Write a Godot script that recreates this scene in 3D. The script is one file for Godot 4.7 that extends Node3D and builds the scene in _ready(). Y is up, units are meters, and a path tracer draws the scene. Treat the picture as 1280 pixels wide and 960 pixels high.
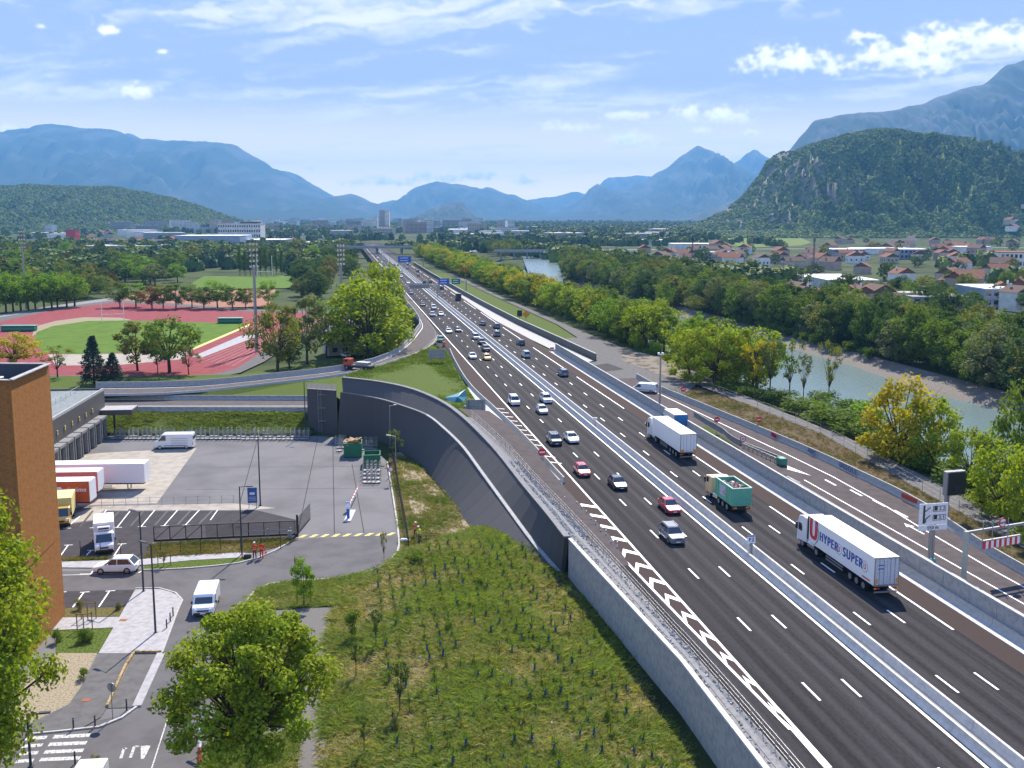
extends Node3D
# An elevated view along a straight motorway: yard and sports ground on the left, river and town on the right, mountains behind.

const F := 1245.9        # focal length of the photograph in its own pixels
const EYE := 36.33       # metres above the motorway
const PITCH := 0.13963
const ROW0 := 445.1      # row of the optical axis
const PSI := -0.1719     # heading of the motorway
const YL := -4.0         # level of the yard and the sports ground

var used := {}
var M := {}
var T := {}
var rng := RandomNumberGenerator.new()

# ------------------------------------------------------------------ places
func P(x: float, y: float, h: float) -> Vector3:
	var a := (x - 640.0) / F
	var b := (y - ROW0) / F
	var d := Vector3(a, -sin(PITCH) - b * cos(PITCH), -cos(PITCH) + b * sin(PITCH))
	return Vector3(0, EYE, 0) + d * ((h - EYE) / d.y)

func PZ(x: float, y: float, z: float) -> Vector3:     # where the line of sight meets the upright plane at distance z
	var a := (x - 640.0) / F
	var b := (y - ROW0) / F
	var d := Vector3(a, -sin(PITCH) - b * cos(PITCH), -cos(PITCH) + b * sin(PITCH))
	return Vector3(0, EYE, 0) + d * (-z / d.z)

func R(s: float, t: float, h: float = 0.0) -> Vector3:   # along the motorway, across it, up
	return Vector3(sin(PSI) * s + cos(PSI) * t, h, -cos(PSI) * s + sin(PSI) * t)

func ps(pts: Array, h: float) -> Array:
	var o := []
	for p in pts:
		o.append(P(p[0], p[1], p[2] if p.size() > 2 else h))
	return o

# ------------------------------------------------------------------ mesh builder
class MB:
	var v := PackedVector3Array()
	var n := PackedVector3Array()
	var u := PackedVector2Array()
	var c := PackedColorArray()
	var col := Color.WHITE
	func tri(a: Vector3, b: Vector3, d: Vector3) -> void:   # counter-clockwise from outside
		var m := (b - a).cross(d - a).normalized()
		v.append(a); v.append(d); v.append(b)
		for k in 3:
			n.append(m)
			c.append(col)
		u.append(Vector2(a.x, a.z)); u.append(Vector2(d.x, d.z)); u.append(Vector2(b.x, b.z))
	func trin(a: Vector3, b: Vector3, d: Vector3, na: Vector3, nb: Vector3, nd: Vector3) -> void:
		v.append(a); v.append(d); v.append(b)
		n.append(na); n.append(nd); n.append(nb)
		for k in 3:
			c.append(col)
			u.append(Vector2.ZERO)
	func quad(a: Vector3, b: Vector3, d: Vector3, e: Vector3) -> void:
		tri(a, b, d)
		tri(a, d, e)
	func quad_uv(a: Vector3, b: Vector3, d: Vector3, e: Vector3, ua: Vector2, ub: Vector2, ud: Vector2, ue: Vector2) -> void:
		var m := (b - a).cross(d - a).normalized()
		v.append(a); v.append(d); v.append(b); v.append(a); v.append(e); v.append(d)
		u.append(ua); u.append(ud); u.append(ub); u.append(ua); u.append(ue); u.append(ud)
		for k in 6:
			n.append(m)
			c.append(col)
	func box(t: Transform3D, s: Vector3, ch: float = 0.0) -> void:
		var h := s * 0.5
		if ch > 0.0:
			# three crossed slabs joined by chamfers
			var i := h - Vector3(ch, ch, ch)
			var fx := []
			for sx in [-1.0, 1.0]:
				for sy in [-1.0, 1.0]:
					for sz in [-1.0, 1.0]:
						fx.append([t * Vector3(sx * h.x, sy * i.y, sz * i.z), t * Vector3(sx * i.x, sy * h.y, sz * i.z), t * Vector3(sx * i.x, sy * i.y, sz * h.z), sx * sy * sz])
			# index = x*4+y*2+z
			for k in 8:
				if fx[k][3] > 0.0:
					tri(fx[k][0], fx[k][1], fx[k][2])
				else:
					tri(fx[k][0], fx[k][2], fx[k][1])
			var f := func(a: Vector3, b: Vector3, d: Vector3, e: Vector3, o: Vector3) -> void:
				if (b - a).cross(d - a).dot(a - o) > 0.0:
					quad(a, b, d, e)
				else:
					quad(a, e, d, b)
			var o: Vector3 = t.origin
			f.call(fx[0][0], fx[1][0], fx[3][0], fx[2][0], o); f.call(fx[4][0], fx[5][0], fx[7][0], fx[6][0], o)
			f.call(fx[0][1], fx[1][1], fx[5][1], fx[4][1], o); f.call(fx[2][1], fx[3][1], fx[7][1], fx[6][1], o)
			f.call(fx[0][2], fx[2][2], fx[6][2], fx[4][2], o); f.call(fx[1][2], fx[3][2], fx[7][2], fx[5][2], o)
			for y in 2:
				for z in 2:
					f.call(fx[y * 2 + z][1], fx[4 + y * 2 + z][1], fx[4 + y * 2 + z][2], fx[y * 2 + z][2], o)
			for x in 2:
				for z in 2:
					f.call(fx[x * 4 + z][0], fx[x * 4 + 2 + z][0], fx[x * 4 + 2 + z][2], fx[x * 4 + z][2], o)
				for y in 2:
					f.call(fx[x * 4 + y * 2][0], fx[x * 4 + y * 2 + 1][0], fx[x * 4 + y * 2 + 1][1], fx[x * 4 + y * 2][1], o)
			return
		var p := []
		for sx in [-1.0, 1.0]:
			for sy in [-1.0, 1.0]:
				for sz in [-1.0, 1.0]:
					p.append(t * Vector3(sx * h.x, sy * h.y, sz * h.z))
		quad(p[0], p[1], p[3], p[2]); quad(p[4], p[6], p[7], p[5])
		quad(p[0], p[4], p[5], p[1]); quad(p[2], p[3], p[7], p[6])
		quad(p[0], p[2], p[6], p[4]); quad(p[1], p[5], p[7], p[3])
	func bx(at: Vector3, s: Vector3, ch: float = 0.0) -> void:
		box(Transform3D(Basis.IDENTITY, at), s, ch)
	func beam(a: Vector3, b: Vector3, w: float, h: float) -> void:
		var d := b - a
		var up := Vector3.UP if absf(d.normalized().y) < 0.95 else Vector3.RIGHT
		var z := d.normalized()
		var x := up.cross(z).normalized()
		box(Transform3D(Basis(x, z.cross(x), z), (a + b) * 0.5), Vector3(w, h, d.length()))
	func tube(a: Vector3, b: Vector3, r0: float, r1: float, k: int = 8, cap: bool = true) -> void:
		var z := (b - a).normalized()
		var x := (Vector3.UP if absf(z.y) < 0.9 else Vector3.RIGHT).cross(z).normalized()
		var y := z.cross(x)
		var d0 := Vector3.ZERO
		for i in k + 1:
			var w := TAU * i / k
			var d1 := x * cos(w) + y * sin(w)
			if i > 0:
				trin(a + d0 * r0, a + d1 * r0, b + d1 * r1, d0, d1, d1)
				trin(a + d0 * r0, b + d1 * r1, b + d0 * r1, d0, d1, d0)
				if cap:
					tri(b, b + d0 * r1, b + d1 * r1)
					tri(a, a + d1 * r0, a + d0 * r0)
			d0 = d1
	func loft(rings: Array, closed: bool = true, caps: bool = true) -> void:   # rings of equal size, counter-clockwise seen from the first ring looking on
		var m: int = rings[0].size()
		for r in rings.size() - 1:
			var a: Array = rings[r]
			var b: Array = rings[r + 1]
			for k in (m if closed else m - 1):
				quad(a[k], a[(k + 1) % m], b[(k + 1) % m], b[k])
		if caps:
			for r in [0, rings.size() - 1]:
				var mid := Vector3.ZERO
				for q in rings[r]:
					mid += q
				mid /= m
				for k in m:
					if r == 0:
						tri(mid, rings[r][(k + 1) % m], rings[r][k])
					else:
						tri(mid, rings[r][k], rings[r][(k + 1) % m])
	func poly(pts: Array) -> void:    # flat or gently bent sheet, seen from above
		var q := PackedVector2Array()
		for a in pts:
			q.append(Vector2(a.x, a.z))
		var ix := Geometry2D.triangulate_polygon(q)
		for k in range(0, ix.size(), 3):
			var a: Vector3 = pts[ix[k]]
			var b: Vector3 = pts[ix[k + 1]]
			var d: Vector3 = pts[ix[k + 2]]
			if (b - a).cross(d - a).y > 0.0:
				tri(a, b, d)
			else:
				tri(a, d, b)
	func mesh() -> ArrayMesh:
		var a := []
		a.resize(Mesh.ARRAY_MAX)
		a[Mesh.ARRAY_VERTEX] = v
		a[Mesh.ARRAY_NORMAL] = n
		a[Mesh.ARRAY_TEX_UV] = u
		a[Mesh.ARRAY_COLOR] = c
		var m := ArrayMesh.new()
		m.add_surface_from_arrays(Mesh.PRIMITIVE_TRIANGLES, a)
		return m

# ------------------------------------------------------------------ nodes
func numbered(called: String) -> String:
	used[called] = used.get(called, -1) + 1
	return called if used[called] == 0 else "%s_%03d" % [called, used[called]]

func tag(o: Node, label: String, category: String, group := "") -> void:
	o.set_meta("label", label)
	o.set_meta("category", category)
	if group != "":
		o.set_meta("group", group)

func thing(called: String, label: String, category: String, at := Vector3.ZERO, turn := 0.0, group := "") -> Node3D:
	var o := Node3D.new()
	o.name = numbered(called)
	add_child(o)
	o.position = at
	o.rotation.y = turn
	tag(o, label, category, group)
	return o

func part(root: Node, called: String, mesh: Mesh, m: Material, at := Vector3.ZERO, turn := Vector3.ZERO) -> MeshInstance3D:
	var o := MeshInstance3D.new()
	o.name = called
	o.mesh = mesh
	o.material_override = m
	o.position = at
	o.rotation = turn
	root.add_child(o, true)
	return o

func pm(root: Node, called: String, b: MB, m: Material) -> MeshInstance3D:
	return part(root, called, b.mesh(), m)

func solo(called: String, b: MB, m: Material, label: String, category: String, group := "") -> MeshInstance3D:
	var o := pm(self, numbered(called), b, m)
	tag(o, label, category, group)
	return o

func setting(called: String, b: MB, m: Material) -> MeshInstance3D:
	var o := pm(self, numbered(called), b, m)
	o.set_meta("kind", "structure")
	return o

func sheet(called: String, pts: Array, m: Material) -> MeshInstance3D:
	var b := MB.new()
	b.poly(pts)
	return setting(called, b, m)

func copy(o: Node3D, at: Vector3, turn: float, label := "", group := "") -> Node3D:
	var base := String(o.name)
	if base.length() > 4 and base[base.length() - 4] == "_" and base.right(3).is_valid_int():
		base = base.left(base.length() - 4)
	var r: Node3D = o.duplicate()
	r.name = numbered(base)
	add_child(r)
	r.position = at
	r.rotation.y = turn
	if label != "":
		r.set_meta("label", label)
	if group != "":
		r.set_meta("group", group)
	return r

func stuff(called: String, mesh: Mesh, m: Material, xf: Array, cols: Array, label: String, category: String) -> MultiMeshInstance3D:
	var mm := MultiMesh.new()
	mm.transform_format = MultiMesh.TRANSFORM_3D
	mm.use_colors = true
	mm.mesh = mesh
	mm.instance_count = xf.size()
	for k in xf.size():
		mm.set_instance_transform(k, xf[k])
		mm.set_instance_color(k, cols[k])
	var o := MultiMeshInstance3D.new()
	o.name = numbered(called)
	o.multimesh = mm
	o.material_override = m
	add_child(o)
	o.set_meta("kind", "stuff")
	tag(o, label, category)
	return o

# ------------------------------------------------------------------ materials
func noise_image(seed_: int, freq: float, oct: int, lo: float, hi: float, size := 256, sx := 1, sy := 1, gain := 0.5) -> Image:
	var f := FastNoiseLite.new()
	f.seed = seed_
	f.noise_type = FastNoiseLite.TYPE_SIMPLEX_SMOOTH
	f.frequency = freq
	f.fractal_octaves = oct
	f.fractal_gain = gain
	var im := f.get_seamless_image(size / sx, size / sy)
	im.convert(Image.FORMAT_L8)
	if sx > 1 or sy > 1:
		im.resize(size, size, Image.INTERPOLATE_CUBIC)
	var d := im.get_data()
	for k in d.size():
		d[k] = int(clampf(lo + (hi - lo) * d[k] / 255.0, 0.0, 1.0) * 255.0)
	return Image.create_from_data(size, size, false, Image.FORMAT_L8, d)

func tex(im: Image) -> ImageTexture:
	return ImageTexture.create_from_image(im)

func mat(r: float, g: float, b: float, rough := 0.8, t: Texture2D = null, scale := 1.0, metal := 0.0) -> StandardMaterial3D:
	var m := StandardMaterial3D.new()
	m.albedo_color = Color(r, g, b).linear_to_srgb()
	m.roughness = rough
	m.metallic = metal
	if rough > 0.78:
		m.metallic_specular = 0.2
	if t:
		m.albedo_texture = t
		m.uv1_triplanar = true
		m.uv1_world_triplanar = true
		m.uv1_scale = Vector3.ONE * scale
	return m

func vmat(rough := 0.85, t: Texture2D = null, scale := 1.0) -> StandardMaterial3D:
	var m := mat(1, 1, 1, rough, t, scale)
	m.vertex_color_use_as_albedo = true
	return m

func leafmat(r: float, g: float, b: float, back := 0.95) -> StandardMaterial3D:
	var m := StandardMaterial3D.new()
	m.albedo_color = Color(r, g, b).linear_to_srgb()
	m.roughness = 0.75
	m.metallic_specular = 0.25
	m.vertex_color_use_as_albedo = true
	m.backlight_enabled = true
	m.backlight = Color(back, back, back * 0.6)
	return m

func bump(m: StandardMaterial3D, im: Image, cm: float) -> void:
	m.heightmap_enabled = true
	m.heightmap_texture = tex(im)
	m.heightmap_scale = cm

func make_materials() -> void:
	T.fine = tex(noise_image(1, 0.12, 4, 0.62, 1.3))
	T.coarse = tex(noise_image(2, 0.018, 5, 0.55, 1.35))
	T.soft = tex(noise_image(3, 0.012, 5, 0.86, 1.08, 512, 1, 1, 0.6))
	T.grass = tex(noise_image(4, 0.05, 5, 0.35, 1.5, 512, 1, 1, 0.7))
	T.stain = tex(noise_image(5, 0.02, 5, 0.84, 1.1, 512, 1, 1, 0.6))
	T.forest = tex(noise_image(6, 0.06, 4, 0.3, 1.6, 512, 1, 1, 0.75))
	M.concrete = mat(0.40, 0.395, 0.375, 0.85, T.soft, 0.21)
	M.white_concrete = mat(0.55, 0.54, 0.52, 0.85, T.soft, 0.17)
	M.grey_concrete = mat(0.22, 0.22, 0.22, 0.88, T.stain, 0.13)
	M.dark_stone = mat(0.095, 0.095, 0.096, 0.95, T.fine, 0.35)
	M.gravel = mat(0.26, 0.255, 0.245, 0.95, T.grass, 0.9)
	M.yard_asphalt = mat(0.150, 0.147, 0.150, 0.9, T.soft, 0.012)
	M.parking_asphalt = mat(0.052, 0.048, 0.052, 0.9, T.soft, 0.08)
	M.local_asphalt = mat(0.112, 0.108, 0.110, 0.9, T.soft, 0.03)
	M.path_asphalt = mat(0.12, 0.117, 0.115, 0.9, T.soft, 0.1)
	M.paving = mat(0.34, 0.335, 0.34, 0.85, T.soft, 0.15)
	M.block_paving = mat(0.15, 0.142, 0.132, 0.9, T.fine, 0.3)
	M.apron = mat(0.33, 0.30, 0.255, 0.88, T.soft, 0.06)
	M.sand = mat(0.29, 0.245, 0.165, 0.95, T.fine, 0.13)
	M.brown_shoulder = mat(0.056, 0.041, 0.038, 0.9, T.fine, 0.4)
	M.paint = mat(0.78, 0.78, 0.76, 0.6, T.soft, 0.9)
	M.worn_paint = mat(0.5, 0.5, 0.48, 0.8, T.coarse, 0.8)
	M.yellow_paint = mat(0.62, 0.5, 0.12, 0.7, T.coarse, 0.6)
	M.grass = mat(0.082, 0.12, 0.02, 0.95, T.grass, 0.12)
	M.dry_grass = mat(0.13, 0.115, 0.04, 0.95, T.grass, 0.15)
	M.bank_soil = mat(0.12, 0.092, 0.052, 0.95, T.grass, 0.2)
	M.lawn = mat(0.085, 0.15, 0.018, 0.95, T.soft, 0.02)
	M.track = mat(0.225, 0.055, 0.062, 0.9, T.soft, 0.04)
	M.clay = mat(0.30, 0.15, 0.105, 0.95, T.soft, 0.03)
	M.land = mat(0.050, 0.070, 0.022, 0.95, T.coarse, 0.004)
	M.dirt = mat(0.19, 0.165, 0.13, 0.95, T.coarse, 0.06)
	M.meadow = mat(0.12, 0.16, 0.035, 0.95, T.soft, 0.01)
	M.pebbles = mat(0.20, 0.18, 0.155, 0.95, T.grass, 0.1)
	M.steel = mat(0.42, 0.43, 0.44, 0.45, T.fine, 0.7, 0.7)
	M.galv = mat(0.33, 0.34, 0.35, 0.5, T.fine, 0.7, 0.6)
	M.black = mat(0.015, 0.015, 0.017, 0.5)
	M.rubber = mat(0.018, 0.018, 0.018, 0.9)
	M.glass = mat(0.02, 0.025, 0.03, 0.06)
	M.glass.metallic_specular = 0.8
	M.chrome = mat(0.55, 0.56, 0.57, 0.25, null, 1.0, 0.9)
	M.white = mat(0.74, 0.74, 0.74, 0.45)
	M.red_light = mat(0.45, 0.02, 0.015, 0.3)
	M.amber = mat(0.75, 0.28, 0.02, 0.4)
	M.lens = mat(0.8, 0.82, 0.85, 0.15)
	M.signred = mat(0.55, 0.02, 0.035, 0.5)
	M.signblue = mat(0.02, 0.10, 0.42, 0.5)
	M.signgreen = mat(0.01, 0.16, 0.11, 0.5)
	M.navy = mat(0.012, 0.06, 0.30, 0.5)
	M.bark = mat(0.085, 0.062, 0.042, 0.95, T.fine, 0.8)
	M.pale_bark = mat(0.2, 0.17, 0.13, 0.95, T.fine, 0.8)
	M.wood = mat(0.24, 0.16, 0.09, 0.85, T.fine, 1.1)
	M.green_skip = mat(0.012, 0.16, 0.075, 0.6, T.soft, 0.5)
	M.tarp = mat(0.012, 0.17, 0.26, 0.6, T.soft, 0.5)
	M.leaf = vmat_leaf()

func vmat_leaf() -> StandardMaterial3D:
	return leafmat(1, 1, 1, 0.95)

# ------------------------------------------------------------------ sky
var cir: FastNoiseLite
var cum: FastNoiseLite
const PUFFS := [[990, 78, 62, 22], [950, 82, 30, 14], [1040, 84, 28, 15], [1110, 70, 55, 22], [1170, 58, 60, 26], [1235, 50, 62, 22], [1160, 78, 45, 20], [1290, 48, 50, 24],
	[710, 160, 34, 8], [790, 176, 34, 13], [785, 144, 36, 7], [860, 141, 24, 10], [905, 146, 50, 13], [880, 163, 26, 5], [935, 166, 12, 5], [805, 184, 22, 7],
	[171, 116, 27, 13], [160, 112, 22, 9], [135, 39, 17, 7], [50, 33, 8, 4], [202, 66, 9, 4], [10, 161, 24, 6], [388, 212, 13, 5],
	[600, 220, 45, 9], [545, 224, 60, 11], [480, 228, 50, 9], [655, 226, 30, 10], [1085, 45, 30, 6], [352, 190, 6, 3]]

func sky_at(d: Vector3, px: float, py: float, near: bool) -> Color:
	var el := maxf(d.y, 0.0)
	# pale and warm through the haze at the horizon, then blue, deeper towards the zenith
	var c := Color(1.85, 1.42, 0.92).lerp(Color(0.31, 0.35, 0.50), smoothstep(0.0, 0.13, el))
	c = c.lerp(Color(0.165, 0.27, 0.50), smoothstep(0.09, 0.30, el))
	c = c.lerp(Color(0.10, 0.21, 0.56), smoothstep(0.25, 0.9, el))
	# thin high streaks: a sheet at one height, drawn out along the wind
	var q := Vector2(d.x, d.z) / (el + 0.10)
	var w := cir.get_noise_2d(q.x * 16.0 + 40.0, q.y * 16.0) * 0.55
	var along := q.x * 0.97 + q.y * 0.24
	var over := -q.x * 0.24 + q.y * 0.97
	var s := cir.get_noise_2d(along * 11.0 + w * 9.0, over * 46.0 + w * 26.0) * 0.62 + cir.get_noise_2d(along * 5.0 + 90.0, over * 9.0 + 31.0) * 0.75
	var a := smoothstep(-0.1, 0.65, s) * 0.75 * clampf(el * 9.0, 0.0, 1.0)
	c = c.lerp(Color(0.72, 0.70, 0.68), a)
	if near and py < 290.0:
		var nz := cum.get_noise_2d(px * 1.0, py * 1.5)
		var nf := cum.get_noise_2d(px * 3.3 + 500.0, py * 4.0)
		var best := -9.0
		var low := 0.0
		for e in PUFFS:
			var dx: float = (px - e[0]) / e[2]
			if absf(dx) > 2.0:
				continue
			var dy: float = (py - e[1]) / e[3]
			if dy > 0.0:
				dy *= 1.35
			var f := 1.0 - sqrt(dx * dx + dy * dy) + nz * 0.9 + nf * 0.5 + 0.02
			if f > best:
				best = f
				low = dy
		if best > 0.0:
			var thick := smoothstep(0.0, 0.95, best)
			var shade := clampf(0.5 + low * 0.45 + nf * 0.5, 0.0, 1.0) * smoothstep(0.25, 0.9, best)
			c = c.lerp(Color(1.15, 1.08, 0.98).lerp(Color(0.66, 0.66, 0.68), shade), thick * 0.9)
	return c

func make_sky() -> Sky:
	cir = FastNoiseLite.new()
	cir.seed = 11
	cir.frequency = 0.09
	cir.fractal_octaves = 5
	cir.fractal_gain = 0.56
	cum = FastNoiseLite.new()
	cum.seed = 23
	cum.frequency = 0.028
	cum.fractal_octaves = 5
	var gain := 1.9   # the texture holds values up to this
	var w := 1024
	var im := Image.create(w, w / 2, false, Image.FORMAT_RGB8)
	for y in w / 4 + 4:
		var el := PI * (0.5 - (y + 0.5) / (w * 0.5))
		for x in w:
			var az := TAU * (x + 0.5) / w
			var c := sky_at(Vector3(sin(az) * cos(el), sin(el), -cos(az) * cos(el)), 0, 0, false) * (1.0 / gain)
			im.set_pixel(x, y, c.clamp().linear_to_srgb())
	im.fill_rect(Rect2i(0, w / 4 + 4, w, w / 4 - 4), (Color(0.42, 0.5, 0.58) * (1.0 / gain)).linear_to_srgb())
	im.resize(4096, 2048, Image.INTERPOLATE_CUBIC)
	# the part with heaped clouds, at the full resolution
	for y in range(2048 / 2 - 200, 2048 / 2 + 6):
		var el := PI * (0.5 - (y + 0.5) / 2048.0)
		for i in range(-380, 380):
			var az := TAU * (i + 0.5) / 4096.0
			var d := Vector3(sin(az) * cos(el), sin(el), -cos(az) * cos(el))
			var f := -d.z * cos(PITCH) - d.y * sin(PITCH)
			var px := 640.0 + F * d.x / f
			var py := ROW0 - F * (d.y * cos(PITCH) - d.z * -1.0 * -sin(PITCH)) / f
			var c := sky_at(d, px, py, true) * (1.0 / gain)
			im.set_pixel((i + 4096) % 4096, y, c.clamp().linear_to_srgb())
	var pan := PanoramaSkyMaterial.new()
	pan.panorama = ImageTexture.create_from_image(im)
	pan.energy_multiplier = gain
	var sky := Sky.new()
	sky.sky_material = pan
	return sky

# ------------------------------------------------------------------ mountains
var hills := {}

func mountain(called: String, label: String, prof: Array, z: float, front: float, nx: int, nz: int, seed_: int, green: Color, rock: Color, rocky: float, rough := 0.35, jag := 0.8) -> MeshInstance3D:
	var f := FastNoiseLite.new()
	f.seed = seed_
	f.frequency = 1.0
	f.fractal_octaves = 4
	var x0: float = prof[0][0]
	var x1: float = prof[prof.size() - 1][0]
	var grid := []
	var cols := []
	var k := 0
	for i in nx + 1:
		var px := x0 + (x1 - x0) * i / nx
		while k < prof.size() - 2 and px > prof[k + 1][0]:
			k += 1
		var q: float = clampf((px - prof[k][0]) / (prof[k + 1][0] - prof[k][0]), 0.0, 1.0)
		var q2 := q * q * (3.0 - 2.0 * q)
		var py: float = lerpf(prof[k][1], prof[k + 1][1], lerpf(q, q2, 0.35)) + f.get_noise_2d(px * 0.045, 7.7) * jag * 2.2
		var top := PZ(px, py, z)
		var hr := top.y + 6.0
		for j in nz + 1:
			var v := 1.3 * j / nz
			var zz := -(z - front * (1.0 - v))
			var sh := pow(minf(v, 1.0), 1.25) if v <= 1.0 else 1.0 - (v - 1.0) * 1.5
			var g := 1.0 - absf(f.get_noise_2d(top.x * 9.0 / front + v * 1.1, v * 2.2 + 40.0)) * 2.0
			g = g * 0.7 + 0.3 * (1.0 - absf(f.get_noise_2d(top.x * 26.0 / front + v * 3.0, v * 5.0 + 11.0)) * 2.0)
			var bump_ := (g - 0.55) * rough * 4.0 * v * clampf(1.0 - v, 0.0, 1.0) + f.get_noise_2d(top.x * 40.0 / front, v * 24.0) * 0.05 * clampf(1.0 - absf(v - 0.5) * 2.0, 0.0, 1.0)
			var h := maxf(hr * (sh + bump_ * 0.95), 0.0)
			if v < 1.0:   # stay behind the skyline
				h = minf(h, (hr - 6.0 - EYE) * (z - front * (1.0 - v)) / z * 0.985 + EYE + 6.0) if hr > EYE + 12.0 else minf(h, hr)
			grid.append(Vector3(top.x, h - 6.0, zz))
			var rk := clampf((f.get_noise_2d(top.x * 14.0 / front + 3.0, v * 5.0) * 1.6 + (v - 0.72) * 1.2) + rocky, 0.0, 1.0)
			if called == "hill_right" and px < 1030.0:
				rk = clampf(rk + (f.get_noise_2d(top.x * 50.0 / front, v * 9.0) * 2.6 + 0.75) * smoothstep(0.2, 0.5, v) * smoothstep(1030.0, 980.0, px), 0.0, 1.0)
			var tone := 1.0 + f.get_noise_2d(top.x * 60.0 / front, v * 40.0) * 0.35
			cols.append(Color(green.r * tone, green.g * tone, green.b * tone).lerp(rock, rk))
	var b := MB.new()
	var n := []
	for i in nx + 1:
		for j in nz + 1:
			var a: Vector3 = grid[maxi(i - 1, 0) * (nz + 1) + j]
			var c: Vector3 = grid[mini(i + 1, nx) * (nz + 1) + j]
			var d: Vector3 = grid[i * (nz + 1) + maxi(j - 1, 0)]
			var e: Vector3 = grid[i * (nz + 1) + mini(j + 1, nz)]
			n.append((c - a).cross(e - d).normalized())
	for i in nx:
		for j in nz:
			var p := [i * (nz + 1) + j, (i + 1) * (nz + 1) + j, (i + 1) * (nz + 1) + j + 1, i * (nz + 1) + j + 1]
			for t in [[0, 1, 2], [0, 2, 3]]:
				b.trin(grid[p[t[0]]], grid[p[t[1]]], grid[p[t[2]]], n[p[t[0]]], n[p[t[1]]], n[p[t[2]]])
				var m := b.c.size()
				b.c[m - 3] = cols[p[t[0]]]
				b.c[m - 2] = cols[p[t[2]]]
				b.c[m - 1] = cols[p[t[1]]]
	hills[called] = [grid, nx, nz, cols]
	var o := setting(called, b, M.slope)
	o.set_meta("label", label)
	return o

func make_mountains() -> void:
	M.slope = vmat(0.95, T.forest, 0.006)
	var gr := Color(0.030, 0.048, 0.024)
	var rk := Color(0.10, 0.105, 0.10)
	mountain("mountain_far_valley", "faint far range at the end of the valley", [[560, 270], [600, 262], [640, 252], [690, 246], [720, 239], [735, 243], [760, 222], [800, 219], [850, 222], [900, 240]], 19000, 4000, 110, 22, 3, gr, rk, 0.1)
	mountain("mountain_left", "broad blue massif rising behind the city", [[-260, 215], [-120, 190], [0, 170], [25, 160], [68, 152.5], [105, 158], [140, 160], [180, 173], [245, 175], [290, 178], [320, 196], [345, 211], [380, 231], [415, 247], [440, 242], [465, 252], [500, 264], [540, 271]], 13000, 5600, 190, 50, 4, gr, rk, 0.0)
	mountain("mountain_shoulder", "pale ridge behind the broad massif", [[80, 172], [128, 158], [160, 163], [185, 174], [240, 200], [330, 208], [370, 215], [410, 240], [450, 260]], 15000, 3400, 90, 20, 5, gr, rk, 0.1)
	mountain("mountain_middle", "rounded blue mountain across the middle of the valley", [[420, 274], [455, 262], [480, 252], [500, 250], [520, 233], [545, 227], [570, 229], [600, 235], [608, 233], [640, 243], [662, 251], [690, 262], [730, 272]], 15500, 4300, 130, 30, 6, gr, rk, 0.0)
	mountain("hill_wedge", "wedge shaped hill with a steep face beyond the city", [[505, 275], [525, 267], [545, 258], [565, 253], [578, 252], [586, 262], [598, 271], [620, 276]], 8000, 1100, 70, 22, 7, gr, rk, 0.1)
	mountain("mountain_peak", "pointed pyramid peak right of the valley mouth", [[620, 275], [655, 268], [700, 262], [728, 247], [737, 236], [747, 229], [757, 236], [770, 237], [800, 228], [830, 212], [855, 193], [872, 181], [885, 186], [905, 201], [925, 215], [960, 235], [1000, 255], [1040, 270]], 14500, 5600, 170, 44, 8, gr, rk, 0.05)
	mountain("mountain_second_peak", "second blue peak behind the pyramid", [[880, 230], [915, 203], [941, 184], [957, 195], [975, 204], [1000, 215], [1060, 230]], 16500, 3400, 70, 20, 9, gr, rk, 0.05)
	mountain("mountain_right", "high blue ridge climbing out of view behind the wooded hill", [[860, 275], [900, 258], [940, 240], [985, 190], [1005, 165], [1018, 150], [1060, 141], [1110, 138], [1150, 130], [1180, 117], [1230, 104], [1260, 80], [1290, 70], [1330, 66], [1400, 80]], 7800, 3100, 170, 44, 10, gr, rk, 0.0)
	mountain("hill_left", "low dark wooded hill behind the city", [[-220, 240], [-100, 236], [0, 233], [40, 230], [90, 233], [140, 233], [180, 240], [210, 246], [250, 258], [285, 271], [300, 276]], 3300, 1000, 120, 28, 12, Color(0.06, 0.09, 0.028), rk, -0.5, 0.4, 0.5)
	mountain("hill_right", "green wooded hill with a rocky flank rising over the town", [[830, 287], [870, 280], [905, 266], [930, 245], [950, 220], [962, 198], [975, 190], [990, 189], [1020, 178], [1060, 166], [1095, 160], [1120, 161], [1150, 166], [1200, 171], [1225, 182], [1262, 190], [1300, 200], [1360, 208], [1430, 222], [1500, 240]], 2650, 800, 200, 50, 13, Color(0.09, 0.145, 0.035), Color(0.24, 0.215, 0.185), -0.5, 0.75, 0.4)

# ------------------------------------------------------------------ ground, river, motorway
func ribbon(called: String, path: Array, m: Material) -> MeshInstance3D:   # path of [left, right] pairs
	var b := MB.new()
	for k in path.size() - 1:
		b.quad(path[k][0], path[k][1], path[k + 1][1], path[k + 1][0])
	return setting(called, b, m)

func strip(called: String, s0: float, s1: float, t0: float, t1: float, h: float, m: Material) -> MeshInstance3D:
	return ribbon(called, [[R(s0, t0, h), R(s0, t1, h)], [R(s1, t0, h), R(s1, t1, h)]], m)

func sweep(b: MB, prof: Array, path: Array, caps := true) -> void:   # prof: [[right, up], ...] anticlockwise seen along the path
	var rings := []
	for k in path.size():
		var d: Vector3 = (path[mini(k + 1, path.size() - 1)] - path[maxi(k - 1, 0)])
		d.y = 0.0
		d = d.normalized()
		var right := Vector3(-d.z, 0, d.x)
		var ring := []
		for q in prof:
			ring.append(path[k] + right * q[0] + Vector3.UP * q[1])
		ring.reverse()
		rings.append(ring)
	b.loft(rings, true, caps)

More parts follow.
